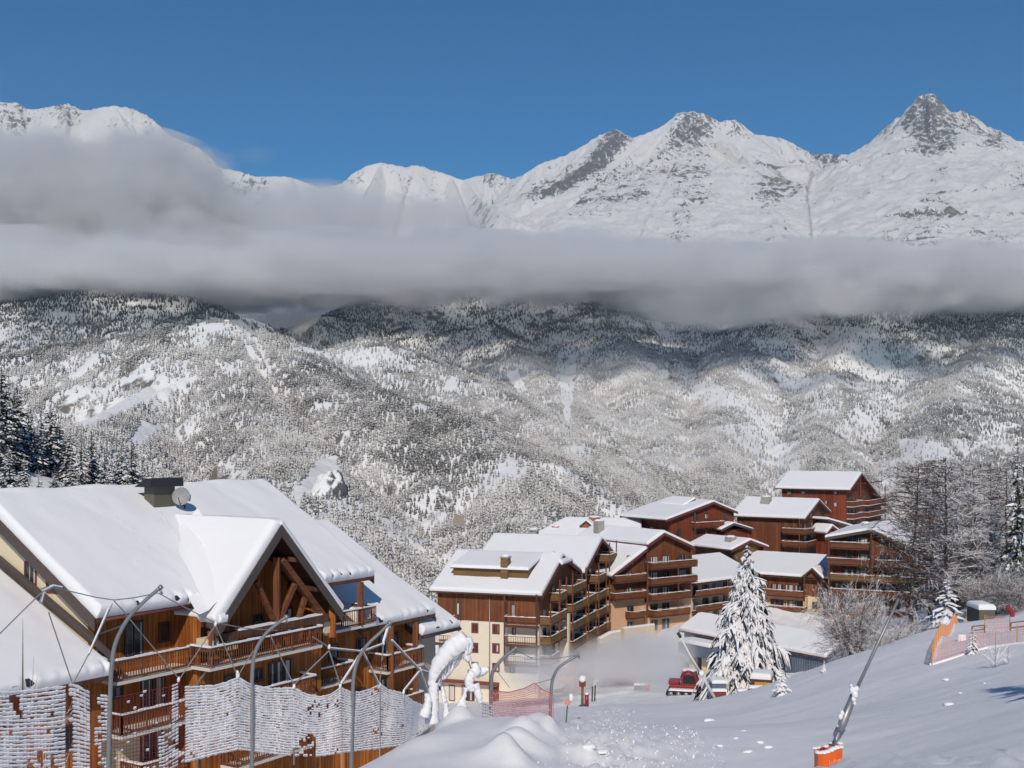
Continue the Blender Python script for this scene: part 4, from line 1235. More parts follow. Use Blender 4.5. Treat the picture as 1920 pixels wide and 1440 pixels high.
# ---- front block of the twin-gabled house
ap = Fr(822, 159.6, (0.947, -0.322))
L = 14.3
B = Bld('apartment_house', ap, (7, -9, -36), 'cream and brown apartment house with a cut-in roof terrace and tall boarded chimney', 'apartment building', VG)
B.profile_n('wall', 'wood_brown', [(0, -24.7), (0, -20.45), (-9, -16.75), (-18.5, -19.9), (-18.5, -24.7)], 0, L)
B.block('plaster_wall', 'plaster_pale', 0.02, L - 0.02, -18.4, -0.02, -38, -24.7)
B.roof([(-0.9, 1.0, -20.75), (L + 0.75, 1.0, -20.75), (L + 0.75, -9, -16.5), (-0.9, -9, -16.5)], snow=0.5, teeth=0.35, res=(50, 24), seed=21, fascia='bargeboard_red', bh=0.5)
B.roof([(L + 0.75, -18.6, -19.6), (-0.9, -18.6, -19.6), (-0.9, -9, -16.5), (L + 0.75, -9, -16.5)], snow=0.5, res=(20, 16), seed=22, fascia='bargeboard_red', bh=0.5)
# clipped gable cap
B.roof([(L + 1.3, -11.9, -17.45), (L + 1.3, -6.5, -17.45), (L - 1.0, -8.6, -16.2), (L - 1.0, -9.6, -16.2)], snow=0.35, res=(12, 10), seed=23, barge=(0, 0))
# terrace cut into the roof
a0, a1 = ap.dz(850, 1085, -2.0)[0], ap.dz(990, 1085, -2.0)[0]
B.block('dormer_wall', 'wood_olive', a0, a1, -6.5, -2.0, -20.2, -17.8)
B.block('dormer_wall', 'wood_olive', a0 - 1.0, a0, -6.5, -2.6, -20.2, -18.75)
B.block('dormer_wall', 'wood_olive', a1, a1 + 0.8, -6.5, -2.6, -20.2, -18.75)
B.roof([(a0 - 0.3, -1.6, -17.8), (a1 + 0.2, -1.6, -17.8), (a1 + 0.2, -8.6, -16.5), (a0 - 0.3, -8.6, -16.5)], snow=0.4, teeth=0.4, res=(40, 14), seed=24, barge=(0, 0), thick=0.14)
B.window((a1 - 3.2, -2.0, -19.1), 0.9, 0.6, pane='pane_dark', mull=0)
c0 = ap.dz(945, 1085, -1.6)
B.block('chimney', 'wood_olive', c0[0] - 0.5, c0[0] + 0.5, -2.9, -1.6, -20.0, -16.3)
B.block('chimney_cap', 'chimney_grey', c0[0] - 0.62, c0[0] + 0.62, -3.0, -1.5, -16.3, -16.15)
mb = MB(); mb.blob(ap.P(c0[0], -2.2, -16.05), (0.6, 0.6, 0.28), seed=3, n=9, rough=.06); B.kid(mb, 'snow_cap', 'snow_lump', None, True)
for (x0, y0, x1, y1) in ((884, 1168, 897, 1187), (923, 1170, 937, 1189), (884, 1205, 897, 1224), (923, 1206, 937, 1225), (884, 1241, 897, 1259), (923, 1243, 937, 1260)):
    B.window_px(x0, y0, x1, y1, -0.02, frame='frame_red', mull=1, fw=0.22)
for (x0, y0, x1, y1) in ((856, 1130, 863, 1153), (959, 1133, 966, 1156), (960, 1177, 967, 1190), (956, 1212, 966, 1228), (956, 1246, 966, 1262), (877, 1256, 883, 1268)):
    B.window_px(x0, y0, x1, y1, 0.0, mull=0, pane='pane_curtain')
for px in (822, 864, 950, 1008):
    d_ = ap.dz(px, 1130, 0.05)[0]
    B.beam('post', (d_, 0.06, -24.7), (d_, 0.06, -20.5), 0.22, 'wood_dark')
for z in (-24.95, -27.5, -30.1):
    B.balcony(9.95, L + 0.1, 0, 1.35, z, ends=(1, 0), rail=1.25, step=0.3, slabmat='wood_rail')
    B.balcony(-1.6, 2.4, -0.2, 1.1, z - 0.4, ends=(1, 1), rail=1.2, step=0.3, slabmat='wood_rail')
B.beam('post', (9.95, 1.3, -30), (9.95, 1.3, -21.0), 0.2, 'wood_dark')
B.beam('post', (L + 0.1, 1.3, -30), (L + 0.1, 1.3, -20.6), 0.22, 'wood_dark')
B.pipe('drainpipe', [(ap.dz(918, 1200, 0.12)[0], 0.12, z) for z in (-20.9, -33)], 0.07)
B.block('awning', 'frame_red', 0.6, 8.8, 0, 0.9, -33.05, -32.75)
B.window_px(842, 1285, 853, 1314, 0.02, frame='frame_red', pane='pane_curtain', mull=0, name='shop_door')
B.window_px(866, 1285, 890, 1314, 0.02, frame='frame_red', pane='pane_half', mull=1, name='shop_window')
B.window_px(820, 1286, 833, 1294, 0.02, frame='frame_red', pane='pane_dark', mull=0)
d_ = ap.dz(926, 1290, 0.1)[0]
B.block('shop_front', 'frame_red', d_ - 0.7, d_ + 0.7, 0, 0.1, -35.6, -32.9)
mb = MB()
for i, w_ in enumerate((.12, .1, .14, .1, .12)):
    B.blk(mb, d_ - 0.42 + i * 0.18, d_ - 0.42 + i * 0.18 + w_, 0.1, 0.12, -33.35, -33.17)
B.kid(mb, 'shop_lettering', 'concrete_white')
# side facing the piste: stacked balconies
def side_stack(B, n0, n1, zs, dd=1.5, dw=L):
    for z in zs:
        B.balcony(dw, dw + dd, n1, n0, z, along='d', style='solid', mat='wood_olive', slabmat='wood_dark', rail=1.1)
    for n in (n0, n1):
        B.beam('post', (dw + dd - 0.05, n, zs[-1] - 0.3), (dw + dd - 0.05, n, zs[0] + 3.0), 0.18, 'wood_rail')
side_stack(B, -0.6, -4.6, (-24.9, -27.5, -30.1))
side_stack(B, -4.9, -8.2, (-22.3, -24.9, -27.5))
side_stack(B, -10.6, -17.8, (-22.0, -24.6, -27.2, -29.8), 1.7)
B.block('pier', 'plaster_pale', L, L + 1.5, -9.9, -9.0, -38, -24.6)
for z in (-22.3, -24.9, -27.5, -30.1):
    for n_ in (-2.5, -6.6, -12.2, -15.8):
        if z > -23 and n_ > -4: continue
        B.window((L, n_, z + 1.05), 1.4, 1.8, face='d+', mull=1)
# arcade at the foot of the side
B.block('arcade', 'plaster_peach', L, L + 4.0, -13, -3.0, -38, -32.0)
for k in range(2):
    mb = MB(); P = ap.P
    c_ = L + 1.1 + k * 1.9
    pts = [P(c_ - 0.65, -2.98, -35.6), P(c_ + 0.65, -2.98, -35.6)] + [P(c_ + 0.65 * math.cos(a), -2.98, -33.6 + 0.65 * math.sin(a)) for a in np.linspace(0, math.pi, 9)]
    mb.prism(pts, P(0, .05, 0) - P(0, 0, 0)); o = B.kid(mb, 'arch', 'plaster_grey'); B.fix(o)
mb = MB(); P = ap.P
c_ = ap.dz(1040, 1284, -2.2)
mb.prism([P(c_[0] + 1.3 * math.cos(a), -2.2, c_[1] + 0.52 * math.sin(a)) for a in np.linspace(0, 2 * math.pi, 25)[:-1]], P(0, .1, 0) - P(0, 0, 0))
sg = B.kid(mb, 'oval_sign', 'concrete_white'); B.fix(sg)
mb = MB()
for r_ in range(2):
    for i in range(9):
        B.blk(mb, c_[0] - 0.9 + i * 0.2, c_[0] - 0.9 + i * 0.2 + 0.12, -2.1, -2.08, c_[1] + 0.02 - r_ * 0.25, c_[1] + 0.16 - r_ * 0.25)
B.kid(mb, 'sign_lettering', 'chimney_grey', sg)

# ---- rear block
B = Bld('apartment_house', ap, (7, -29, -36), 'second gabled apartment house right behind the cut-in roof terrace one, with shadowed side balconies', 'apartment building', VG)
B.profile_n('wall', 'wood_brown', [(-18.8, -28), (-18.8, -20.2), (-29, -16.1), (-39, -19.5), (-39, -28)], -2, L)
B.block('plaster_wall', 'plaster_cream', -1.9, L - 0.02, -38.9, -18.9, -38, -28)
B.roof([(-2.4, -18.6, -19.9), (L + 1.2, -18.6, -19.9), (L + 1.2, -29, -15.75), (-2.4, -29, -15.75)], snow=0.5, res=(40, 22), seed=31, fascia='bargeboard_red', bh=0.5)
B.roof([(L + 1.2, -40, -19.7), (-2.4, -40, -19.7), (-2.4, -29, -15.75), (L + 1.2, -29, -15.75)], snow=0.5, res=(20, 16), seed=32, fascia='bargeboard_red', bh=0.5)
c_ = ap.dz(945, 1030, -21); B.chimney((c_[0], -21, -18.9), 1.3, 1.0, 'chimney_grey')
c_ = ap.dz(1006, 1005, -31); B.chimney((c_[0], -29.5, -15.8), 1.3, 0.8, 'chimney_grey')
side_stack(B, -19.2, -23.5, (-24.6, -27.2, -29.8), 1.7)
side_stack(B, -24.0, -28.5, (-22.0, -24.6, -27.2, -29.8), 2.0)
side_stack(B, -29.5, -34.0, (-19.4, -22.0, -24.6, -27.2, -29.8), 2.3)
side_stack(B, -34.5, -38.5, (-22.0, -24.6, -27.2, -29.8), 1.9)
for z in (-22.0, -24.6, -27.2, -29.8):
    for n_ in (-21.4, -26.2, -31.8, -36.5):
        B.window((L, n_, z + 1.05), 1.6, 1.8, face='d+', mull=1)

# ---- peach house with the tall front gable
pb = Fr(1212, 186, (0.823, 0.568))
d1 = pb.dz(1297, 1100, 0)[0]
B = Bld('apartment_house', pb, (d1 / 2, -9, -37), 'peach and brown apartment house with a tall front gable and snow rimmed solid balconies', 'apartment building', VG)
da, za = pb.dz(1245, 999, 0.8)
zl = pb.dz(1212, 1018, 0.8)[1]; dr, zr = pb.dz(1301, 1025, 0.8)
B.profile_d('wall', 'wood_brown', [(0, -26.2), (0, zl - 0.1), (da, za - 0.3), (d1, zr + 0.1), (d1, -26.2)], 0, -16)
B.block('plaster_wall', 'plaster_peach', 0.02, d1 - .02, -15.9, -0.02, -40, -26.2)
B.roof([(-0.5, -17, zl - 0.3), (-0.5, 0.9, zl - 0.3), (da, 0.9, za), (da, -17, za)], snow=0.45, res=(30, 20), seed=41, fascia='bargeboard_red', edges=(1, 1, 0, 1))
B.roof([(dr, 0.9, zr), (dr, -17, zr), (da, -17, za), (da, 0.9, za)], snow=0.45, res=(30, 20), seed=42, fascia='bargeboard_red', edges=(1, 1, 0, 1))
for z in (-20.8, -23.3, -25.8, -28.4):
    B.balcony(-0.1 if z > -26 else 0.4, d1 - (0 if z > -24 else 1.6), 0, 1.4, z, style='solid', mat='wood_rail', slabmat='wood_dark')
for z in (-20.8, -23.3, -25.8, -28.4, -31.0):
    for px in (1226, 1248, 1280):
        if px == 1280 and z < -24: continue
        d_ = pb.dz(px, 1080, 0)[0]
        B.window((d_, 0.0, z + 1.05), 1.5, 1.6, mull=2)
for px in (1214, 1272, 1296):
    d_ = pb.dz(px, 1080, 1.3)[0]
    B.beam('post', (d_, 1.3, -25.8 if px > 1290 else -28.4), (d_, 1.3, -18.2), 0.24, 'wood_dark')
c_ = pb.nz(1123, 990, 0.8); B.chimney((0.8, c_[0], c_[1]), 1.3, 1.2, 'chimney_grey', cap=False)
c_ = pb.nz(1162, 1030, -4)
dl, zl2 = pb.dz(1147, 1077, 0.4); zt = pb.dz(1198, 1030, 0.4)[1]
B.profile_d('side_wing_wall', 'wood_brown', [(dl + 0.6, -25.4), (dl + 0.6, zl2 - 0.05), (0, zt - 0.1), (0, -25.4)], -0.4, -12)
B.block('side_wing_plaster', 'plaster_peach', dl + 0.62, 0, -11.9, -0.42, -40, -25.4)
B.roof([(dl - 0.2, -13, zl2 - 0.3), (dl - 0.2, 0.5, zl2 - 0.3), (-0.1, 0.5, zt + .15), (-0.1, -13, zt + .15)], snow=0.45, res=(30, 16), seed=43, fascia='bargeboard_red', edges=(1, 1, 0, 1))
B.chimney((dl + 1.6, -3.0, zl2 + 0.9), 0.8, 0.9, 'chimney_grey')
B.balcony(dl + 0.5, -0.5, -0.4, 0.8, -22.5, style='solid', mat='wood_rail', slabmat='wood_dark')
B.balcony(dl + 0.3, -0.5, -0.4, 0.9, -25.2, style='solid', mat='wood_rail', slabmat='wood_dark')
B.balcony(-4.0, -0.9, -0.4, 0.9, -28.3, style='solid', mat='wood_rail', slabmat='wood_dark')
for z, px in ((-20.3, 1181), (-23.0, 1180), (-25.2, 1180), (-28.3, 1182), (-30.8, 1182)):
    d_ = pb.dz(px, 1080, -0.4)[0]
    B.window((d_, -0.4, z + 1.0), 1.3, 1.5, mull=1)

# ---- wide snow roof behind the twin gables
bk = Fr(1000, 226, (0.947, -0.322))
B = Bld('apartment_house', bk, (10, -9, -34), 'apartment house showing only a wide snow roof with red brick chimneys', 'apartment building', VG)
B.block('wall', 'wood_brown', -3, 20, -19, 0, -36, -21.4)
ry = bk.dz(1080, 973, -10)[1]
B.roof([(-4.5, 1, -21.4), (21.5, 1, -21.4), (19, -10, ry), (3.5, -10, ry)], snow=0.45, res=(30, 18), seed=51)
B.roof([(21.5, -20, -21.4), (-4.5, -20, -21.4), (3.5, -10, ry), (19, -10, ry)], snow=0.45, res=(20, 12), seed=52)
for px, n_, py, w_ in ((1043, -6.5, 997, 1.5), (1115, -9.0, 980, 1.9)):
    c_ = bk.dz(px, py, n_); B.chimney((c_[0], n_, c_[1]), w_, 1.1, 'chimney_brick', cap=False)
c_ = bk.dz(1100, 981, -6.0)
B.roof([(c_[0] - 1.3, -5.6, c_[1] - 0.5), (c_[0] - 1.3, -9, c_[1] - 0.5), (c_[0], -9, c_[1] + 0.5), (c_[0], -5.6, c_[1] + 0.5)], snow=0.25, res=(10, 8), seed=53, thick=.12, bh=.2)
B.roof([(c_[0] + 1.3, -9, c_[1] - 0.5), (c_[0] + 1.3, -5.6, c_[1] - 0.5), (c_[0], -5.6, c_[1] + 0.5), (c_[0], -9, c_[1] + 0.5)], snow=0.25, res=(10, 8), seed=54, thick=.12, bh=.2)
B.profile_d('dormer_wall', 'chimney_brick', [(c_[0] - 1.1, c_[1] - 1.4), (c_[0] - 1.1, c_[1] - 0.5), (c_[0], c_[1] + 0.4), (c_[0] + 1.1, c_[1] - 0.5), (c_[0] + 1.1, c_[1] - 1.4)], -5.9, -6.1)

def gable_house(label, px0, Y, px1, D, eaveL, apex, eaveR, pxback, mat, base_py, seed, ov=0.8, fascia='bargeboard_red', low=None, lowmat=None):
    """a house whose gable looks forward: px0-px1 the gable wall, eaves and apex as photo points, pxback the far end of its left side"""
    fr = Fr(px0, Y, D)
    d1 = fr.dz(px1, 1000, 0)[0]
    back = fr.nz(pxback, 1000, 0)[0]
    zb = (HOR - base_py) / F_PX * Y
    B = Bld('chalet_house', fr, (d1 / 2, back / 2, zb), label, 'chalet', VG)
    dL, zL = fr.dz(*eaveL, ov); dA, zA = fr.dz(*apex, ov); dR, zR = fr.dz(*eaveR, ov)
    prof = [(0, zb - 3), (0, zL + (zA - zL) * (0 - dL) / (dA - dL) - 0.25), (dA, zA - 0.3), (d1, zR + (zA - zR) * (dR - d1) / (dR - dA) - 0.25), (d1, zb - 3)]
    B.profile_d('wall', mat, prof, 0, back)
    B.roof([(dL, back - .5, zL), (dL, ov, zL), (dA, ov, zA), (dA, back - .5, zA)], snow=0.42, res=(28, 18), seed=seed, fascia=fascia, edges=(1, 1, 0, 1))
    B.roof([(dR, ov, zR), (dR, back - .5, zR), (dA, back - .5, zA), (dA, ov, zA)], snow=0.42, res=(28, 18), seed=seed + 1, fascia=fascia, edges=(1, 1, 0, 1))
    return B, fr, d1, back, (dA, zA), zL, zR

def ridge_house(label, px0, Y, px1, D, eave_py, ridge_py, ridge_n, pxside, mat, base_py, seed, ov=0.9, fascia='bargeboard_red'):
    """a house whose long eave looks forward and whose right gable is seen too"""
    fr = Fr(px0, Y, D)
    d1 = fr.dz(px1, 1000, 0)[0]
    back = fr.nz(pxside, 1000, d1)[0]
    zb = (HOR - base_py) / F_PX * Y
    ze = fr.dz((px0 + px1) / 2, eave_py, ov)[1]
    zr = fr.dz((px0 + px1) / 2, ridge_py, ridge_n)[1]
    B = Bld('chalet_house', fr, (d1 / 2, back / 2, zb), label, 'chalet', VG)
    sl = (zr - ze) / (ov - ridge_n)
    zbk = zr - sl * (ridge_n - back + ov)
    B.profile_n('wall', mat, [(0, zb - 3), (0, ze + sl * ov - .25), (ridge_n, zr - .3), (back, zbk + sl * ov - .25), (back, zb - 3)], 0, d1)
    B.roof([(-1.2, ov, ze), (d1 + 1.1, ov, ze), (d1 + 1.1, ridge_n, zr), (-1.2, ridge_n, zr)], snow=0.42, res=(34, 18), seed=seed, fascia=fascia)
    B.roof([(d1 + 1.1, back - ov, zbk), (-1.2, back - ov, zbk), (-1.2, ridge_n, zr), (d1 + 1.1, ridge_n, zr)], snow=0.42, res=(20, 12), seed=seed + 1, fascia=fascia)
    return B, fr, d1, back, ze, zr

# ---- dark red chalet
B, fr, d1, back, ap_, zL, zR = gable_house('dark red chalet with broad snow roof, leftmost of the upper red houses', 1258, 222, 1376, (0.823, 0.568), (1249, 975), (1338, 941), (1383, 960), 1180, 'wood_red', 1030, 61)
for x0, y0, x1, y1 in ((1299, 963, 1308, 976), (1321, 963, 1328, 973), (1357, 964, 1364, 974), (1268, 992, 1276, 1004), (1301, 990, 1308, 1002), (1322, 992, 1327, 1003)):
    B.window_px(x0, y0, x1, y1, 0, mull=1, fw=.12)
z_ = fr.dz(1320, 988, 0)[1]
B.balcony(fr.dz(1297, 988, 0)[0], fr.dz(1350, 988, 0)[0], 0, 1.2, z_, style='solid', mat='wood_red', slabmat='wood_dark')
B.beam('post', (fr.dz(1303, 988, 1.1)[0], 1.1, z_ - 3), (fr.dz(1303, 988, 1.1)[0], 1.1, z_ + 3), .2, 'wood_dark')
c_ = fr.nz(1278, 934, ap_[0] - 4)
B.roof([(ap_[0] - 4.2, back + 2, ap_[1] - 0.7), (ap_[0] - 4.2, back + 9, ap_[1] - 0.7), (ap_[0] - 1, back + 9, ap_[1] + 0.55), (ap_[0] - 1, back + 2, ap_[1] + 0.55)], snow=0.25, res=(14, 10), seed=63, thick=0.5, barge=(0, 0))
for k, (px, py) in enumerate(((1192, 990), (1206, 992), (1222, 992))):
    n_, z2 = fr.nz(px, py, 0)
    B.window((0.0, n_, z2), 1.1, 0.9, face='d-', mull=0, pane='pane_curtain')
# porch roof on its right
fr2 = Fr(1350, 212, (0.823, 0.568))
B.roof([tuple(q) for q in ((fr.dz(1352, 993, 2)[0], -3, fr.dz(1352, 993, 2)[1]), (fr.dz(1352, 993, 2)[0], 2, fr.dz(1352, 993, 2)[1]), (fr.dz(1376, 981, 2)[0], 2, fr.dz(1376, 981, 2)[1]), (fr.dz(1376, 981, 2)[0], -3, fr.dz(1376, 981, 2)[1]))], snow=0.3, res=(12, 10), seed=64)
B.roof([tuple(q) for q in ((fr.dz(1413, 992, 2)[0], 2, fr.dz(1413, 992, 2)[1]), (fr.dz(1413, 992, 2)[0], -3, fr.dz(1413, 992, 2)[1]), (fr.dz(1376, 981, 2)[0], -3, fr.dz(1376, 981, 2)[1]), (fr.dz(1376, 981, 2)[0], 2, fr.dz(1376, 981, 2)[1]))], snow=0.3, res=(12, 10), seed=65)
B.block('porch', 'wood_red', fr.dz(1356, 993, 1)[0], fr.dz(1408, 992, 1)[0], -3, 1.2, -30, fr.dz(1376, 992, 1)[1])

# ---- brown chalet in the middle of the stack
B, fr, d1, back, ze, zr = ridge_house('brown chalet with a long front eave and corner balconies, below the topmost red house', 1382, 238, 1502, (0.845, -0.535), 970, 935, -8, 1547, 'wood_brown', 1040, 71)
for py in (998, 1022):
    z_ = (HOR - py) / F_PX * 234
    B.balcony(d1 - 3.4, d1 + 0.1, 0, 1.3, z_, style='solid', mat='wood_rail', slabmat='wood_dark', ends=(1, 0))
    B.balcony(d1, d1 + 1.5, back + 1, 1.3, z_, along='d', style='solid', mat='wood_rail', slabmat='wood_dark', ends=(0, 1))
    for n_ in (-2.5, -6.5, -11):
        B.window((d1, n_, z_ + 1.1), 1.5, 1.6, face='d+', mull=1)
B.window((d1, -6.0, ze + 0.3), 1.3, 1.3, face='d+', mull=1)
for k in range(5):
    d_ = 1.5 + k * (d1 - 4) / 4
    B.beam('bracket', (d_, 0, ze - 1.0), (d_, 0.8, ze + 0.05), 0.2, 'wood_dark')
B.beam('post', (d1 + 0.05, 1.2, -24.5), (d1 + 0.05, 1.2, ze), 0.24, 'wood_dark')
c_ = fr.dz(1437, 945, -5); B.chimney((c_[0], -5, c_[1]), 1.7, 1.5, 'chimney_grey', cap=False)

# ---- topmost red house
B, fr, d1, back, ze, zr = ridge_house('topmost red chalet standing highest above the village, snow strips on its side balconies', 1466, 262, 1587, (0.85, -0.527), 917, 886, -8, 1652, 'wood_red', 1010, 81, ov=1.1)
for px in (1480, 1506, 1522, 1567):
    B.window_px(px - 4, 921, px + 4, 927, 0, mull=0, fw=.1)
for px, py in ((1551, 942), (1567, 946)):
    B.window_px(px - 4, py - 4, px + 4, py + 4, 0, mull=0, fw=.1, frame='frame_red')
for py in (938, 960, 981):
    z_ = (HOR - py - 8) / F_PX * 262
    B.balcony(d1, d1 + 1.5, -8.0, -0.2, z_, along='d', style='solid', mat='wood_red', slabmat='concrete_white')
    B.balcony(d1, d1 + 1.5, back + 0.5, -12.2, z_ - 0.3, along='d', style='solid', mat='wood_red', slabmat='concrete_white')
    for n_ in (-2.4, -5.8, -14):
        B.window((d1, n_, z_ + 1.1), 1.5, 1.6, face='d+', mull=1, pane='pane_dark')
B.beam('truss_beam', (d1 + .8, -2.5, ze + 1.0), (d1 + .8, back + 2.5, ze + 1.0), .25, 'wood_red')
B.beam('truss_beam', (d1 + .8, -8, zr - .4), (d1 + .8, -8, ze - 1.5), .25, 'wood_red')
B.beam('post', (d1 + 1.0, back + .2, -26), (d1 + 1.0, back + .2, ze - 0.2), .22, 'wood_red')

# ---- small olive gable
B, fr, d1, back, ap_, zL, zR = gable_house('small olive boarded gable house just behind the top of the tall snowy spruce', 1378, 212, 1431, (0.823, 0.568), (1372, 1031), (1407, 1013), (1442, 1026), 1304, 'wood_olive', 1065, 91)
c_ = fr.nz(1370, 1018, ap_[0] - 2.0); B.chimney((ap_[0] - 2.0, c_[0], ap_[1] - 0.7), 1.5, 1.2, 'chimney_grey', cap=False)
B.pipe('rail', [(-0.5, -6, zL - 1.2), (-0.5, 1.0, zL - 1.2), (-0.5, 1.0, zL - 2.4)], .06)

# ---- low gable roof beside the right house
B, fr, d1, back, ap_, zL, zR = gable_house('little red gabled house wedged between the topmost red chalet and wide right house', 1552, 232, 1572, (0.823, 0.568), (1550, 1000), (1561, 986), (1576, 997), 1530, 'wood_red', 1030, 95)
B.roof([(d1 + 7, -1, zR + .4), (d1 + 7, -8, zR + .4), (d1 - 2, -8, ap_[1] + 1.2), (d1 - 2, -1, ap_[1] + 1.2)], snow=0.4, res=(14, 10), seed=97)

# ---- the long low row behind the spruce: left and right arms
rl = Fr(1296, 194, (0.76, 0.65))
B = Bld('apartment_row', rl, (8, -6, -36), 'left arm of the long low row with cream walls and dark balcony bands', 'apartment building', VG)
d1 = rl.dz(1408, 1100, 0)[0]
ze = rl.dz(1300, 1094, 0.9)[1]
zr = rl.dz(1350, 1040, -9)[1]
B.block('wall', 'plaster_cream', -0.5, d1 + 2, -14, 0, -40, ze + 0.4)
B.roof([(-1, 1.0, ze), (d1 + 0.5, 1.0, ze), (d1 + 3.0, -9.5, zr), (-1, -9.5, zr)], snow=0.42, res=(34, 18), seed=101, barge=(0, 0), edges=(1, 0, 0, 0))
B.block('eave_board', 'wood_dark', -1, d1 + .4, 0.85, 1.0, ze - 0.35, ze + 0.02)
for i, py in enumerate((1115, 1143, 1170)):
    z_ = (HOR - py) / F_PX * 196
    if i < 2: B.balcony(-0.4, d1, 0, 1.4, z_, style='solid', mat='wood_rail', slabmat='wood_dark', ends=(0, 0))
    for k in range(6):
        d_ = 1.0 + k * (d1 - 1.5) / 5.5
        B.window((d_, 0.0, z_ + 1.1), 1.5 if k % 3 else 1.1, 1.7, mull=1 + k % 2, frame='frame_red' if (k + i) % 3 == 0 else 'frame_dark')
for k in range(3):
    B.beam('post', (0.6 + k * d1 / 2.2, 1.35, -30), (0.6 + k * d1 / 2.2, 1.35, ze), .16, 'wood_dark')

rr = Fr(1412, 206, (0.84, -0.54))
B = Bld('apartment_row', rr, (7, -6, -36), 'right arm of the long low row, with a small snow pediment over yellow wall', 'apartment building', VG)
d1 = rr.dz(1562, 1100, 0)[0]
ze = rr.dz(1480, 1080, 0.9)[1]; zr = rr.dz(1480, 1040, -9)[1]
zs = (HOR - 1113) / F_PX * 205
B.block('wall', 'wood_brown', -1, d1, -14, 0, zs, ze + 0.4)
B.block('plaster_wall', 'plaster_peach', -0.98, d1 - .02, -13.9, -0.02, -40, zs)
B.roof([(-1.2, 1.0, ze), (d1 + 0.3, 1.0, ze), (d1 + 0.3, -9.5, zr), (-4.0, -9.5, zr)], snow=0.42, res=(34, 18), seed=104, barge=(0, 1), edges=(1, 1, 0, 0))
B.block('eave_board', 'wood_dark', -1, d1 + .2, 0.85, 1.0, ze - 0.35, ze + 0.02)
g0, g1 = rr.dz(1508, 1090, 1.6)[0], rr.dz(1540, 1090, 1.6)[0]
gm_ = (g0 + g1) / 2
za = ze + 1.75
B.roof([(g0 - .4, -3, ze + .1), (g0 - .4, 1.9, ze + .1), (gm_, 1.9, za), (gm_, -3, za)], snow=0.3, res=(14, 10), seed=106, thick=.15, bh=.3)
B.roof([(g1 + .4, 1.9, ze + .1), (g1 + .4, -3, ze + .1), (gm_, -3, za), (gm_, 1.9, za)], snow=0.3, res=(14, 10), seed=107, thick=.15, bh=.3)
B.profile_d('pediment', 'wood_rail', [(g0 - .1, ze), (gm_, za - .2), (g1 + .1, ze)], 1.0, 1.2)
for d_ in (g0, g1):
    B.beam('post', (d_, 1.6, zs - .6), (d_, 1.6, ze + .1), .24, 'wood_dark')
B.block('yellow_wall', 'plaster_yellow', g0 + .2, g1 - .1, 0, 0.5, -34, zs + .15)
for z_ in (zs - 1.3, zs - 3.9):
    B.window((gm_, 0.5, z_), 0.9, 1.2, mull=1, frame='wood_rail', pane='pane_dark')
for i, (py, a, b) in enumerate(((1113, -0.5, g0 - .3), (1113, g1 + .3, d1), (1142, -0.5, g0 - .1), (1142, g1 + .2, d1))):
    z_ = (HOR - py) / F_PX * 205
    B.balcony(a, b, 0, 1.4, z_, style='solid', mat='wood_rail', slabmat='wood_dark')
for py in (1113, 1142, 1168):
    z_ = (HOR - py) / F_PX * 205
    for px in (1452, 1462, 1480, 1498, 1552):
        d_ = rr.dz(px, 1100, 0)[0]
        B.window((d_, 0.0, z_ + 1.1), 1.4, 1.6, mull=1, frame='frame_red' if px < 1465 else 'frame_dark')
# flat snow-covered annex in front of it
an = B.block('annex', 'plaster_cream', rr.dz(1440, 1180, 5)[0], d1 + 1, 0, 6, -40, (HOR - 1176) / F_PX * 195)
B.block('eave_board', 'tile_dark', rr.dz(1440, 1180, 5)[0] - .1, d1 + 1.1, 5.6, 6.12, (HOR - 1176) / F_PX * 195 - 0.75, (HOR - 1176) / F_PX * 195 - 0.02, an)
v, f = sheet([rr.P(rr.dz(1440, 1180, 5)[0], 6.2, (HOR - 1176) / F_PX * 195), rr.P(d1 + 1.2, 6.2, (HOR - 1176) / F_PX * 195), rr.P(d1 + 1.2, 0.0, (HOR - 1176) / F_PX * 195), rr.P(rr.dz(1440, 1180, 5)[0], 0.0, (HOR - 1176) / F_PX * 195)], 24, 10, 0.5, (1, 1, 0, 1))
link_mesh('snow_cover', np_mesh('snow_cover', v - B.o, f, True), M['snow_roof'], an)

# ---- wide house on the right
rb = Fr(1553, 196, (0.905, -0.425))
d1 = rb.dz(1766, 1100, 0)[0]
B = Bld('apartment_house', rb, (d1 / 2, -10, -32), 'wide brown house with lopsided snow roof and balcony bands behind the bare trees', 'apartment building', VG)
dL, zL = rb.dz(1547, 1008, 1.2); dA, zA = rb.dz(1635, 993, 1.2); dR, zR = rb.dz(1768, 1054, 1.2)
B.profile_d('wall', 'wood_brown', [(0, -29.5), (0, zL - .1), (dA, zA - .3), (d1, zR + .2), (d1, -29.5)], 0, -20)
B.block('plaster_wall', 'plaster_peach', .02, d1 - .02, -19.9, -.02, -38, -29.5)
B.roof([(dL, -21, zL), (dL, 1.3, zL), (dA, 1.3, zA), (dA, -21, zA)], snow=0.45, res=(28, 20), seed=111, edges=(1, 1, 0, 1), fascia='bargeboard')
B.roof([(dR, 1.3, zR), (dR, -21, zR), (dA, -21, zA), (dA, 1.3, zA)], snow=0.45, res=(28, 24), seed=112, edges=(1, 1, 0, 1), fascia='bargeboard')
for py, xa, xb in ((1031, 1560, 1632), (1062, 1554, 1632), (1062, 1644, 1760), (1092, 1560, 1760), (1120, 1560, 1760), (1157, 1675, 1755)):
    z_ = (HOR - py) / F_PX * 191
    B.balcony(rb.dz(xa, py, 0)[0], rb.dz(xb, py, 0)[0], 0, 1.5, z_, style='solid', mat='wood_rail' if py != 1092 else 'wood_olive', slabmat='wood_dark')
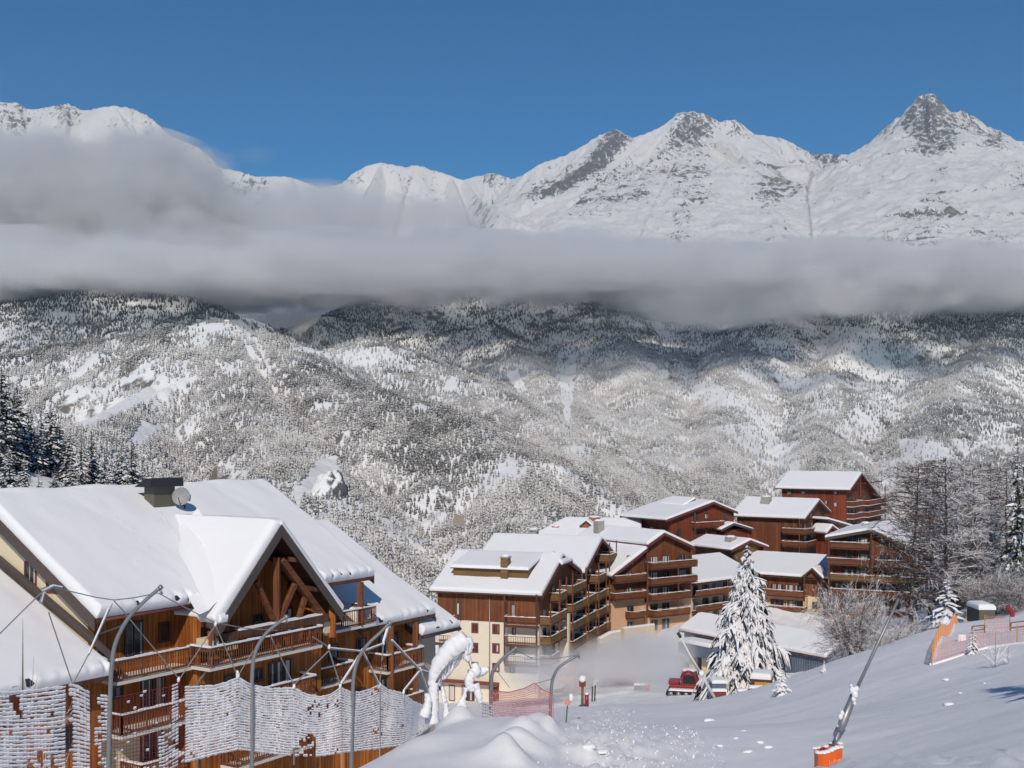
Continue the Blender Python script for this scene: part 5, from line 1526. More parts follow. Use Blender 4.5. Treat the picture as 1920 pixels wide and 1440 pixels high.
for py, pxs in ((1031, (1598, 1618)), (1062, (1590, 1618, 1660, 1685, 1740)), (1092, (1592, 1615, 1662, 1690, 1735)), (1120, (1585, 1645, 1670, 1700, 1735)), (1148, (1590, 1660, 1690, 1730))):
    z_ = (HOR - py) / F_PX * 192
    for px in pxs:
        B.window((rb.dz(px, py, 0)[0], 0.0, z_ + 1.1), 1.7, 1.6, mull=2)
B.window_px(1652, 1010, 1663, 1019, 0, mull=1)
for px in (1554, 1633):
    B.beam('post', (rb.dz(px, 1030, 1.4)[0], 1.4, -27), (rb.dz(px, 1030, 1.4)[0], 1.4, zL + (.2 if px < 1600 else 1.0)), .24, 'wood_dark')
c_ = rb.nz(1628, 985, dA - 2); B.chimney((dA - 2.5, -9, zA - 0.4), 1.2, .7, 'chimney_grey', cap=False)

# ---- blue metal hall
ha = Fr(1283, 165, (0.593, -0.805))
B = Bld('hall', ha, (12, -6, -36), 'low hall of blue grey ribbed metal with a snow roof behind the tall snowy spruce', 'hall')
t = NT('ribbed_metal')
p = t.coord(); sp = t.n('ShaderNodeSeparateXYZ'); t.t.links.new(p, sp.inputs[0])
s_ = t.math('SUBTRACT', sp.outputs[0], sp.outputs[1])
wv = t.math('SINE', t.math('MULTIPLY', s_, 12.0))
M['ribbed_metal'] = t.bsdf(t.mix(t.ramp(t.noise(p, 0.5, 4), .3, .8), rgb(0.10, 0.13, 0.175), rgb(0.17, 0.205, 0.26)), 0.5, t.bump(wv, 0.5, 0.06), 0.0, 0.4)
B.profile_n('wall', 'ribbed_metal', [(0, -42), (0, -27.2), (-3.4, -25.7), (-7, -27.2), (-7, -42)], 0, 24.6)
B.roof([(25.0, -7.4, -27.15), (-0.5, -7.4, -27.15), (-0.5, -3.4, -25.35), (25.0, -3.4, -25.35)], snow=0.5, res=(24, 12), seed=122, bh=.3)
zt = ha.nz(1318, 1160, 0)
B.roof([(-0.5, 0.5, -27.15), (25.0, 0.5, -27.15), (25.0, -3.4, -25.35), (-0.5, -3.4, -25.35)], snow=0.5, teeth=0.25, res=(60, 20), seed=121, fascia='bargeboard', bh=.3)
c0, c1 = ha.dz(1271, 1220, 2.6)[0], ha.dz(1331, 1220, 2.6)[0]
zc1 = ha.dz(1300, 1208, 2.6)[1]; zc0 = ha.dz(1300, 1230, 2.6)[1]
cn = B.block('canopy', 'ribbed_metal', c0, c1, 0, 2.6, zc0, zc1)
v, f = sheet([ha.P(c0, 2.7, zc1), ha.P(c1, 2.7, zc1), ha.P(c1, 0, zc1), ha.P(c0, 0, zc1)], 24, 10, 0.45, (1, 1, 0, 1))
link_mesh('snow_cover', np_mesh('snow_cover', v - B.o, f, True), M['snow_roof'], cn)
B.block('base_wall', 'tile_dark', c0, c1 + 1, 0, 0.6, -42, zc0)
for px in (1298, 1322):
    d_ = ha.dz(px, 1245, 1.2)[0]
    B.block('pillar', 'plaster_cream', d_ - .45, d_ + .45, 0.6, 1.4, -42, zc0 - .02)
s0, s1 = ha.dz(1268, 1233, 2.0)[0], ha.dz(1290, 1233, 2.0)[0]
z0, z1 = ha.dz(1279, 1239, 2.0)[1], ha.dz(1279, 1229, 2.0)[1]
sg = B.block('sign_board', 'plaster_cream', s0, s1, 1.9, 2.0, z0, z1)
mb = MB()
for r_ in range(2):
    for i in range(10):
        if (i * 7 + r_) % 5 == 0: continue
        a_ = s0 + (s1 - s0) * (0.08 + .085 * i)
        B.blk(mb, a_, a_ + (s1 - s0) * .055, 2.0, 2.02, z1 - .22 - r_ * .26 - .1, z1 - .2 - r_ * .26)
B.kid(mb, 'sign_lettering', 'tile_dark', sg)

# ---- retaining walls at the end of the piste
def free_wall(label, pts, h, th=0.6, mat='plaster_cream', snow=0.25):
    o = empty('retaining_wall', pts[0] - Vector((0, 0, h)))
    tag(o, label, 'wall', 'retaining walls above the snow front')
    off = o.location.copy()
    mb, sn = MB(), MB()
    for a, b in zip(pts[:-1], pts[1:]):
        d = Vector((b.x - a.x, b.y - a.y, 0)).normalized(); n_ = Vector((d.y, -d.x, 0)) * th / 2
        a, b = a - off, b - off
        dz = Vector((0, 0, -h - 3)); up = Vector((0, 0, snow))
        mb.hexa([a + n_ + dz, b + n_ + dz, b - n_ + dz, a - n_ + dz, a + n_, b + n_, b - n_, a - n_])
        m_ = n_ * 1.05
        sn.hexa([a + m_ + up * .1, b + m_ + up * .1, b - m_ + up * .1, a - m_ + up * .1, a + m_ * .8 + up, b + m_ * .8 + up, b - m_ * .8 + up, a - m_ * .8 + up])
    mb.build('wall', M[mat], o); sn.build('snow_strip', M['snow_lump'], o)
free_wall('long cream retaining wall below the peach house, snow along its top', [at(1168, 1179, 176), at(1225, 1172, 180)], 3)
free_wall('short stepped cream retaining wall at the foot of the side balconies', [at(1122, 1199, 170), at(1144, 1187, 171), at(1162, 1184, 172)], 3)
# ================================================================== TREES
def needle_mat(name, dark, light, snow_lo, snow_hi, nzw=0.55, noise_w=0.9, scale=3.0):
    t = NT(name)
    p = t.world_pos()
    nz = t.normal_z()
    n1 = t.noise(p, scale, 4, 0.65)
    n2 = t.noise(p, scale * 0.25, 3, 0.5)
    f = t.ramp(t.math('ADD', t.math('ADD', t.math('MULTIPLY', nz, nzw), t.math('MULTIPLY', n1, noise_w)), t.math('MULTIPLY', t.math('SUBTRACT', n2, 0.5), 0.7)), snow_lo, snow_hi)
    M[name] = t.bsdf(t.mix(f, t.mix(n1, dark, light), rgb(0.84, 0.845, 0.86)), 0.8, None, 0, 0.15)
needle_mat('spruce_snowy', rgb(0.022, 0.030, 0.022), rgb(0.055, 0.060, 0.04), 0.74, 0.90)
needle_mat('spruce_heavy', rgb(0.03, 0.030, 0.026), rgb(0.07, 0.06, 0.05), 0.49, 0.65, 0.5, 0.95, 4.5)
needle_mat('spruce_stand', rgb(0.016, 0.021, 0.018), rgb(0.045, 0.048, 0.036), 0.84, 0.96)
needle_mat('spruce_dark', rgb(0.012, 0.017, 0.018), rgb(0.03, 0.038, 0.034), 0.86, 1.0)
needle_mat('larch_pale', rgb(0.10, 0.085, 0.06), rgb(0.26, 0.22, 0.16), 0.78, 1.0)
needle_mat('twig_snowy', rgb(0.055, 0.038, 0.032), rgb(0.12, 0.085, 0.07), 0.55, 0.70, 0.55, 0.9, 5.0)
needle_mat('twig_frosty', rgb(0.09, 0.065, 0.05), rgb(0.17, 0.125, 0.10), 0.40, 0.58, 0.5, 0.9, 5.0)
simple('bark', rgb(0.14, 0.105, 0.085), 0.9, 0, 0.4, 4)

def frond(mb, base, dirv, length, width, droop, rnd, seg=4, lift=0.0):
    """one bough: a drooping blade with a ridge along its middle and ragged sides"""
    d = Vector(dirv); d.z = 0; d.normalize()
    side = Vector((-d.y, d.x, 0))
    rows = []
    for k in range(seg + 1):
        s = k / seg
        c = Vector(base) + d * (length * s) + Vector((0, 0, lift * length * s - droop * length * s * s))
        w = width * (1 - 0.75 * s) * (0.45 + 1.1 * min(1, s * 2.2)) * rnd.uniform(0.7, 1.3)
        if k == seg: w = width * 0.06
        dz = -w * rnd.uniform(0.35, 0.8)
        rows.append((c - side * w + Vector((0, 0, dz)), c + Vector((0, 0, 0.02 * length)), c + side * w + Vector((0, 0, dz * rnd.uniform(.7, 1.2)))))
    b = len(mb.v)
    for r in rows:
        mb.v.extend([tuple(q) for q in r])
    for k in range(seg):
        o = b + k * 3
        mb.f.append((o, o + 1, o + 4, o + 3)); mb.m.append(0)
        mb.f.append((o + 1, o + 2, o + 5, o + 4)); mb.m.append(0)

def spruce_meshes(h, r, seed, whorls, per, sub=0, droop=0.35, base=0.06, fat=1.0, expo=0.85):
    rnd = random.Random(seed)
    mb = MB()
    for k in range(whorls):
        s = k / (whorls - 1)
        z = h * (base + (0.985 - base) * s ** 0.92)
        L0 = r * (1 - s) ** expo + 0.025 * h * (1 - s) + 0.02 * h
        n = max(4, int(per * (1 - 0.45 * s)))
        for i in range(n):
            a = 2 * math.pi * (i + rnd.random() * .8) / n + k * 1.3
            L = L0 * rnd.uniform(0.55, 1.25)
            zz = z + rnd.uniform(-.6, .6) * h / whorls
            dv = (math.cos(a), math.sin(a), 0)
            dr = droop * rnd.uniform(0.6, 1.4) * (1.1 - 0.7 * s)
            frond(mb, (0, 0, zz), dv, L, L * 0.17 * fat + 0.03, dr, rnd, 4, 0.10 if s > .5 else 0.0)
            for q in range(sub):
                t_ = rnd.uniform(0.3, 0.9)
                a2 = a + rnd.choice((-1, 1)) * rnd.uniform(0.5, 0.95)
                bp = Vector((math.cos(a) * L * t_, math.sin(a) * L * t_, zz - dr * L * t_ * t_))
                frond(mb, bp, (math.cos(a2), math.sin(a2), 0), L * rnd.uniform(0.16, 0.36), L * 0.042 + 0.025, rnd.uniform(0.8, 2.0), rnd, 3)
    tr = MB()
    tr.tube([(0, 0, -1.5), (0, 0, h * .3), (0.02 * h * .1, 0, h * .7), (0, 0, h * .98)], [h * .018, h * .014, h * .008, h * .002], 7)
    return mb, tr

def mesh_of(mb, name, mat):
    me = bpy.data.meshes.new(name)
    me.from_pydata(mb.v, [], mb.f)
    me.materials.append(M[mat])
    me.update()
    return me

def tree_from(name, loc, label, cat, crown, trunk, scale=(1, 1, 1), rz=0.0, group=None):
    o = empty(name, loc, rz)
    o.scale = scale
    tag(o, label, cat, group)
    a = bpy.data.objects.new('crown', crown); COL.objects.link(a); a.parent = o
    b = bpy.data.objects.new('trunk', trunk); COL.objects.link(b); b.parent = o
    return o

PR = {}
for k in range(4):
    c, t_ = spruce_meshes(10, 1.75, 40 + k, 26, 9, 1, 0.42)
    PR['snowy%d' % k] = (mesh_of(c, 'crown', 'spruce_snowy'), mesh_of(t_, 'trunk', 'bark'))
for k in range(2):
    c, t_ = spruce_meshes(10, 1.7, 60 + k, 26, 9, 1, 0.5)
    PR['dark%d' % k] = (mesh_of(c, 'crown', 'spruce_dark'), mesh_of(t_, 'trunk', 'bark'))
c, t_ = spruce_meshes(10, 1.7, 71, 30, 8, 1, 0.3, fat=0.55)
PR['pale0'] = (mesh_of(c, 'crown', 'larch_pale'), mesh_of(t_, 'trunk', 'bark'))
c, t_ = spruce_meshes(10, 2.6, 81, 15, 8, 2, 0.55, base=0.04, fat=1.4)
PR['heavy0'] = (mesh_of(c, 'crown', 'spruce_heavy'), mesh_of(t_, 'trunk', 'bark'))

for k in range(3):
    c, t_ = spruce_meshes(10, 2.0, 140 + k, 27, 10, 1, 0.42)
    PR['stand%d' % k] = (mesh_of(c, 'crown', 'spruce_stand'), mesh_of(t_, 'trunk', 'bark'))
GL = 'conifers on the slope behind the near chalet'
LEFT = [  # column, row of the top, depth, prototype, label
    (3, 682, 205, 'snowy0', 'tall snowy spruce cut by the left picture edge, highest of the slope'),
    (32, 714, 215, 'snowy1', 'tall slim snowy spruce second from the left edge, high on the slope'),
    (12, 748, 222, 'dark0', 'shadowed dark spruce between the two highest spruces at the left edge'),
    (77, 758, 235, 'dark1', 'slender dark spruce standing alone above the others on the left slope'),
    (96, 750, 225, 'snowy2', 'snowy spruce with a pointed top right of the slender dark spruce'),
    (70, 800, 215, 'snowy3', 'broad snowy spruce below the slender dark spruce'),
    (112, 792, 226, 'snowy0', 'snowy spruce close beside the pale larch, on its upper left'),
    (130, 806, 218, 'snowy1', 'snowy spruce touching the pale larch on its left side'),
    (152, 800, 208, 'pale0', 'pale brown larch in the middle of the dark and snowy conifers'),
    (172, 808, 214, 'dark0', 'black shadowed spruce just right of the pale larch'),
    (196, 842, 210, 'dark1', 'dark spruce with faint snow lines, second right of the pale larch'),
    (228, 828, 216, 'snowy2', 'snowy spruce with white boughs above the chimney end of the conifer row'),
    (247, 822, 224, 'snowy3', 'tallest snowy spruce at the right end of the conifer row'),
    (267, 864, 214, 'snowy0', 'short snowy spruce left of the dark chimney'),
    (287, 878, 222, 'snowy1', 'last small snowy spruce of the row, just above the dark chimney'),
    (15, 838, 196, 'snowy2', 'front snowy spruce at the left edge above the chalet roof'),
    (46, 854, 194, 'snowy3', 'front snowy spruce just above the chalet ridge, second from the left edge'),
    (73, 884, 193, 'snowy0', 'low front spruce above the chalet ridge, third from the left edge'),
    (103, 872, 197, 'snowy1', 'front snowy spruce before the pale larch, left of its foot'),
    (133, 860, 199, 'snowy2', 'front snowy spruce at the left foot of the pale larch'),
    (183, 898, 190, 'snowy3', 'small bright snowy spruce standing before the black spruces'),
    (212, 884, 196, 'snowy0', 'small snowy spruce right of the small bright one'),
    (240, 888, 198, 'snowy2', 'small snowy spruce at the foot of the tallest spruce of the row end'),
    (58, 770, 240, 'snowy3', 'distant snowy spruce between the slim spruce and the slender dark one'),
]
rl_ = random.Random(5)
for px, py, Y, pr, lb in LEFT:
    if pr.startswith('snowy') and px not in (183, 73): pr = 'stand%d' % (px % 3)
    top = at(px, py, Y)
    g = gz(top.x, Y)
    h = max(6.0, top.z - g)
    w = min(h, 17.0) / 10 * rl_.uniform(1.0, 1.25)
    tree_from('conifer', (top.x, Y, g), lb, 'conifer', PR[pr][0], PR[pr][1], (w, w, h / 10), rl_.uniform(0, 6.28), GL)

def place(name, px, top, base, Y, pr, lb, cat='conifer', wide=1.0, group=None):
    """a tree whose foot is at row base (or on the snow when base is None)"""
    b = at(px, base, Y) if base else Vector((at(px, 0, Y).x, Y, gz(at(px, 0, Y).x, Y)))
    g = gz(b.x, Y)
    z0 = min(b.z, g) if base else g
    h = (HOR - top) / F_PX * Y - z0
    return tree_from(name, (b.x, Y, z0), lb, cat, pr[0], pr[1], (h / 10 * wide, h / 10 * wide, h / 10), (px * 7) % 6, group)

place('conifer', 597, 922, None, 112, PR['snowy1'], 'lone snowy spruce whose top looks over the stepped right roofs of the near chalet', wide=0.7)
place('spruce', 1776, 1078, None, 118, PR['heavy0'], 'bushy green spruce bowed under thick snow below the bare trees on the right', wide=1.35)
place('conifer', 1908, 822, None, 140, PR['snowy2'], 'tall slim dark spruce with snow tufts at the right picture edge', wide=0.6)
place('conifer', 1868, 905, None, 158, PR['snowy0'], 'half hidden spruce behind the bare trees, left of the tall right edge spruce', wide=0.8)
place('conifer', 1827, 925, None, 172, PR['snowy3'], 'snow streaked spruce hidden deep in the middle of the bare tree stand', wide=0.8)
# the tall snow-laden spruce before the hall
c, t_ = spruce_meshes(10, 2.9, 91, 36, 12, 15, 0.58, base=0.035, fat=0.26, expo=0.92)
hero = (mesh_of(c, 'crown', 'spruce_heavy'), mesh_of(t_, 'trunk', 'bark'))
hb = at(1402, 1306, 122)
hz_ = gz(hb.x, 122)
hh = (HOR - 1022) / F_PX * 122 - hz_
tree_from('spruce', (hb.x, 122, hz_), 'tall spruce laden with snow standing before the blue metal hall', 'spruce', hero[0], hero[1], (hh / 10 * 1.0, hh / 10 * 1.0, hh / 10), 0.4)
c, t_ = spruce_meshes(10, 3.0, 95, 12, 7, 2, 0.5, base=0.03, fat=1.8)
tiny = (mesh_of(c, 'crown', 'snow_lump'), mesh_of(t_, 'trunk', 'bark'))
for px, top, Y, pr, lb, wd, bs in ((1466, 1246, 104, tiny, 'small spruce wholly buried in white snow at the edge of the bank', 1.0, 1303),
                               (1825, 1176, 82, PR['heavy0'], 'knee high spruce with snow cap and brown lower twigs inside the pink fence', 0.9, 1226),
                               (1545, 1236, 112, tiny, 'tiny snow crusted sapling by the right end of the metal hall', 0.7, 1262)):
    q_ = on_ground(px, bs, 50, 160)
    h_ = (bs - top) / F_PX * q_.y
    tree_from('spruce', q_, lb, 'spruce', pr[0], pr[1], (h_ / 10 * wd, h_ / 10 * wd, h_ / 10), px % 6)

tree_from('conifer', (21.3, 34.5, gz(21.3, 34.5)), 'spruce just outside the right picture edge whose blue shadow falls on the bank', 'conifer', PR['snowy3'][0], PR['snowy3'][1], (1.6, 1.6, 1.2), 1.0)

# ---- bare trees
def bare_tree(h, seed, style):
    rnd = random.Random(seed)
    tr, tw = MB(), MB()
    def stick(mb, p, d, L, r, depth, n=3):
        d = d.normalized()
        p2 = p + d * L * .5 + Vector((rnd.uniform(-.05, .05), rnd.uniform(-.05, .05), rnd.uniform(-.03, .05))) * L
        p3 = p + d * L + Vector((0, 0, rnd.uniform(-.06, .1) * L))
        mb.tube([p, p2, p3], [r, r * .75, r * .35], n, cap=False)
        return p, p2, p3
    def grow(p, d, L, r, depth):
        a, b, c = stick(tw, p, d, L, r, depth)
        if depth == 0: return
        k = {2: 7, 1: 5}.get(depth, 4)
        for i in range(k):
            s = rnd.uniform(0.25, 1.0)
            q = a.lerp(b, s * 2) if s < .5 else b.lerp(c, s * 2 - 1)
            ax = Vector((rnd.gauss(0, 1), rnd.gauss(0, 1), rnd.gauss(0, 1) * .6)).normalized()
            nd = (d.normalized() + ax * 0.8)
            grow(q, nd, L * rnd.uniform(.35, .62), max(r * .55, 0.0105), depth - 1)
    if style == 'larch':
        lean = Vector((rnd.uniform(-.05, .05), rnd.uniform(-.03, .03), 0))
        pts = [Vector((0, 0, -1)), Vector((0, 0, h * .25)) + lean * h * .25, Vector((0, 0, h * .6)) + lean * h * .6, Vector((0, 0, h)) + lean * h]
        tr.tube(pts, [h * .014, h * .011, h * .007, h * .002], 7)
        for i in range(105):
            s = 0.14 + 0.85 * (i / 105) ** .9
            q = Vector((0, 0, h * s)) + lean * h * s
            a = i * 2.4 + rnd.uniform(-.4, .4)
            L = h * (0.07 + 0.20 * (1 - s) ** .7) * rnd.uniform(.6, 1.25) * (1 if s > .3 else .7)
            grow(q, Vector((math.cos(a), math.sin(a), rnd.uniform(-.1, .35))), L, h * .0028, 2)
    else:
        for i in range(7):
            a = i * 0.9 + rnd.uniform(-.3, .3)
            d = Vector((math.cos(a) * .5, math.sin(a) * .5, 1)).normalized()
            L = h * rnd.uniform(.5, .72)
            p = Vector((rnd.uniform(-.1, .1), rnd.uniform(-.1, .1), -.3))
            tr.tube([p, p + d * L * .5, p + d * L + Vector((0, 0, .1 * L))], [h * .014, h * .01, h * .005], 5)
            for j in range(34):
                s = rnd.uniform(.15, 1.0)
                ax = Vector((rnd.gauss(0, 1), rnd.gauss(0, 1), rnd.gauss(0, .8))).normalized()
                grow(p + d * L * s, d * .5 + ax, h * rnd.uniform(.18, .38), h * .0030, 2)
    return tr, tw
BT = []
for k in range(3):
    tr, tw = bare_tree(10, 200 + k, 'larch')
    BT.append((mesh_of(tw, 'crown', 'twig_snowy'), mesh_of(tr, 'trunk', 'bark')))
BG = 'bare snow flecked trees on the right'
for i, (px, top, Y, lb) in enumerate((
        (1706, 872, 150, 'bare larch at the left end of the right tree stand, trunk before the wide house'),
        (1742, 866, 160, 'bare larch second from the left end of the right tree stand'),
        (1774, 858, 146, 'tall bare larch rising straight above the bushy green spruce'),
        (1800, 870, 168, 'bare larch just right of the bushy green spruce top'),
        (1835, 880, 150, 'bare larch in the middle of the right tree stand above the snowed vehicle'),
        (1858, 868, 162, 'bare larch left of the half hidden spruce'),
        (1888, 880, 152, 'bare larch close to the tall spruce at the right edge'),
        (1918, 872, 170, 'bare larch cut by the right picture edge'))):
    m_ = BT[i % 3]
    place('larch', px, top, None, Y, m_, lb, 'bare tree', 0.95 if i % 2 else 1.15, BG)
tr, tw = bare_tree(10, 301, 'round')
rt = (mesh_of(tw, 'crown', 'twig_frosty'), mesh_of(tr, 'trunk', 'bark'))
place('leafless_tree', 1600, 1074, None, 108, rt, 'round leafless tree powdered with snow between the hall and the lance', 'bare tree', 1.0)
tr, tw = bare_tree(10, 305, 'round')
sh = (mesh_of(tw, 'crown', 'twig_frosty'), mesh_of(tr, 'trunk', 'bark'))
place('shrub', 1660, 1160, None, 118, sh, 'low snow laden shrub under the wide house, right of the round leafless tree', 'shrub', 1.6)
place('shrub', 1718, 1150, None, 126, sh, 'low snow laden shrub left of the bushy green spruce', 'shrub', 1.5)
place('shrub', 1850, 1068, None, 140, sh, 'bare brown shrub behind the snowed vehicle', 'shrub', 1.2)
place('shrub', 1905, 1050, None, 135, sh, 'bare brown shrub at the right edge beyond the pink fence', 'shrub', 1.2)
def sapling(px, base, top, Y, seed, lb, mat='twig_frosty', spread=.35, n=9):
    rnd = random.Random(seed)
    b = at(px, base, Y)
    g = gz(b.x, Y)
    z0 = g
    h = (HOR - top) / F_PX * Y - z0
    tw, tr = MB(), MB()
    tr.tube([(0, 0, -.3), (0, 0, h * .5), (0.02, 0, h)], [h * .006 + .012, h * .005 + .008, .006], 5)
    for i in range(n):
        a = i * 2.4; s = rnd.uniform(.05, .8)
        d = Vector((math.cos(a) * spread, math.sin(a) * spread, 1)).normalized()
        L = h * (1 - s) * rnd.uniform(.5, .95)
        p = Vector((0, 0, h * s * .6))
        tw.tube([p, p + d * L * .5, p + d * L], [.016, .012, .006], 3, cap=False)
        for j in range(9):
            q = p + d * L * rnd.uniform(.2, 1)
            e = (d + Vector((rnd.gauss(0, .5), rnd.gauss(0, .5), rnd.uniform(-.1, .4)))).normalized()
            tw.tube([q, q + e * L * .2], [.010, .005], 3, cap=False)
    o = empty('sapling', (b.x, Y, z0)); tag(o, lb, 'sapling')
    tw.build('crown', M[mat], o); tr.build('trunk', M['bark'], o)
sapling(42, 1295, 1160, 47.5, 3, 'thin bare sapling standing before the low snowy roof at the left edge', 'twig_snowy', .5, 16)
sapling(1866, 1248, 1188, 66, 4, 'young leafless sapling with snow on its twigs outside the pink fence', 'snow_lump', 1.1, 16)
sapling(1890, 1235, 1212, 66, 6, 'small snow crusted twig bush right of the young sapling', 'snow_lump', 1.3, 10)
sapling(1590, 1248, 1225, 108, 7, 'thin twigs poking from the snow left of the lance', 'twig_snowy', 0.8, 8)
# ================================================================== THE AIR
hz = MB()
hz.box((-5200, -60, -640), (5400, 8800, 2700))
t = NT('air')
pv = t.n('ShaderNodeVolumePrincipled')
pv.inputs['Color'].default_value = (0.55, 0.78, 1.0, 1)
pv.inputs['Density'].default_value = 0.000022
t.t.links.new(pv.outputs[0], t.out.inputs['Volume'])
hb = hz.build('haze', t.mat)
tag(hb, kind='stuff')
# ================================================================== NETS, POLES, MACHINES
simple('net_red', rgb(0.20, 0.03, 0.035), 0.8)
simple('net_pale', rgb(0.52, 0.16, 0.17), 0.8)
simple('net_pink', rgb(0.80, 0.36, 0.28), 0.7)
simple('pole_grey', rgb(0.30, 0.31, 0.32), 0.45, 0.5)
simple('cable_grey', rgb(0.30, 0.29, 0.29), 0.6, 0.3)
simple('orange_pad', rgb(0.80, 0.135, 0.02), 0.45, 0, 0.10, 1.5, 0.4)
simple('red_paint', rgb(0.27, 0.02, 0.025), 0.35, 0, 0.1, 2, 0.5)
simple('rubber_black', rgb(0.018, 0.018, 0.02), 0.7)
simple('glass_black', rgb(0.012, 0.013, 0.016), 0.12, 0, 0.1, 1, 0.6)
simple('yellow_board', rgb(0.62, 0.30, 0.03), 0.7)
simple('blue_hose', rgb(0.10, 0.11, 0.22), 0.5)
simple('green_pole', rgb(0.02, 0.06, 0.05), 0.5)
simple('white_paint', rgb(0.75, 0.74, 0.72), 0.5)
simple('brown_post', rgb(0.20, 0.11, 0.07), 0.8)

def interp(pts, x):
    xs = [p[0] for p in pts]
    return tuple(float(np.interp(x, xs, [p[k] for p in pts])) for k in (1, 2))

RX, RYY = [-60, 0, 347, 447, 640, 757, 822, 900], [38.5, 40, 46.5, 48.5, 53, 57, 60, 63]
def ry(p):
    """the near nets run off at a slant, parallel to the chalet front"""
    if 41 < p[2] < 51.5 and p[0] < 826: return (p[0], p[1], float(np.interp(p[0], RX, RYY))) + tuple(p[3:])
    return tuple(p)

def net(name, label, top, bottom, fill, cell=0.125, cord=0.011, cordmat='net_red', seed=0, group=None, lump=(0.9, 0.72, 0.06), sag=0.0, snow=True, cat='safety net'):
    """a hanging net between two edges given as (column, row, depth); fill(column, v) says how much snow clings there"""
    rnd = random.Random(seed)
    top, bottom = [ry(p) for p in top], [ry(p) for p in bottom]
    x0, x1 = top[0][0], top[-1][0]
    # walk along the top edge in steps of one cell
    fine = np.linspace(x0, x1, 1500)
    P3 = [at(x, *interp(top, x)) for x in fine]
    arc = [0.0]
    for a, b in zip(P3[:-1], P3[1:]): arc.append(arc[-1] + math.hypot(b.x - a.x, b.y - a.y))
    n = max(2, int(arc[-1] / cell))
    cols = [float(np.interp(arc[-1] * i / n, arc, fine)) for i in range(n + 1)]
    H_ = max((at(x, *interp(top, x)) - at(x, *interp(bottom, x))).length for x in (x0, (x0 + x1) / 2, x1, cols[len(cols) // 3]))
    m = max(2, int(H_ / cell))
    G = []
    for i, x in enumerate(cols):
        a, b = at(x, *interp(top, x)), at(x, *interp(bottom, x))
        wv = 0.10 * math.sin(i * .21 + 1) + 0.05 * math.sin(i * .53)
        G.append([a.lerp(b, j / m) + Vector((0, wv * math.sin(math.pi * j / m), 0)) for j in range(m + 1)])
    base = at(cols[n // 2], *interp(bottom, cols[n // 2]))
    root = empty(name, base)
    tag(root, label, cat, group)
    off = Vector(base)
    mb = MB()
    for j in range(m + 1):
        for i in range(n):
            mb.bar(G[i][j] - off, G[i + 1][j] - off, cord * 1.0)
    for i in range(0, n + 1):
        for j in range(m):
            mb.bar(G[i][j] - off, G[i][j + 1] - off, cord * 0.9)
    mb.build('cords', M[cordmat], root)
    rp = MB(); rp.tube([G[i][0] - off for i in range(0, n + 1, 2)], cord * 1.4, 5)
    rp.build('top_rope', M[cordmat], root)
    if snow:
        sn = MB()
        for i in range(n):
            for j in range(m + 1):
                f = fill(cols[i], j / m)
                if rnd.random() > f: continue
                a, b = G[i][j] - off, G[i + 1][j] - off
                dn = (G[i][min(j + 1, m)] - G[i][max(j - 1, 0)]); dn = dn / max(dn.length, 1e-6)
                q = rnd.uniform(.55, 1.15)
                hh = cell * lump[1] * q
                ex = (b - a) * (lump[0] / 2) * rnd.uniform(.92, 1.12)
                c = (a + b) / 2 + dn * (cell * rnd.uniform(-.08, .08)) + Vector((0, -0.02, 0))
                th = lump[2] * rnd.uniform(.75, 1.25)
                u = -dn * hh / 2
                f0, f1, bk = Vector((0, -th, 0)), Vector((0, th * .35, 0)), Vector((0, th, 0))
                # a cushion: overhanging front face, small top, the underside drawn back
                sn.hexa([c - ex * .9 + f1 - u, c + ex * .9 + f1 - u, c + ex * .9 + bk - u, c - ex * .9 + bk - u, c - ex + f0 + u * .55, c + ex + f0 + u * .55, c + ex * .9 + bk + u, c - ex * .9 + bk + u])
        tag(sn.build('clinging_snow', M['snow_lump'], root), kind='stuff')
    return root
nz_ = lambda x, v, s=0.0: float(fbm(np.array([x / 38.0 + s]), np.array([v * 2.2 + s]), 3, 900)[0])
YN = lambda x: 43.5 + 0.0095 * x
topL = [(-30, 1303, 43), (0, 1300, 43), (60, 1296, 43.4), (120, 1288, 43.9), (134, 1284, 44), (150, 1290, 44), (168, 1300, 44.2)]
botL = [(-30, 1475, 43), (168, 1472, 44.2)]
net('safety_net', 'torn piece of red safety net thickly crusted with snow at the left edge', topL, botL,
    lambda x, v: 0.98 if nz_(x, v) > -0.26 and not (122 < x < 136 and v < .85 and v < 1.2 - abs(x - 129) * .05) else 0.12, cell=0.142, seed=1, group='red safety nets beside the piste', lump=(1.02, 0.86, 0.06))
topM = [(176, 1302, 44.2), (215, 1308, 44.3), (270, 1297, 44.6), (318, 1288, 45), (334, 1282, 45), (346, 1289, 45.2)]
botM = [(176, 1470, 44.2), (310, 1448, 45), (346, 1425, 45.2)]
def fillM(x, v):
    if x < 206: return 0.9 if abs(x - 190 - 8 * math.sin(v * 9)) < 14 and nz_(x, v, 3) > -.25 else 0.05
    if x > 318 and x < 332: return 0.95
    if 296 < x < 320: return 0.85 if v > .55 else 0.08
    if v > .9: return 0.6
    return 0.04
net('safety_net', 'nearly snow free red safety net through which the chalet shows, beside the curved pole', topM, botM, fillM, cell=0.142, seed=2, group='red safety nets beside the piste')
topR = [(347, 1289, 45.2), (400, 1287, 45.6), (425, 1281, 45.9), (447, 1271, 46.1), (470, 1284, 46.4), (500, 1292, 46.6), (551, 1291, 47), (575, 1303, 47.3), (600, 1308, 47.5), (620, 1303, 47.7), (639, 1290, 48), (655, 1298, 48.2), (675, 1299, 48.4), (695, 1293, 48.7), (712, 1284, 49), (730, 1295, 49.2), (757, 1301, 49.6), (775, 1316, 50), (800, 1326, 50.5), (822, 1332, 51)]
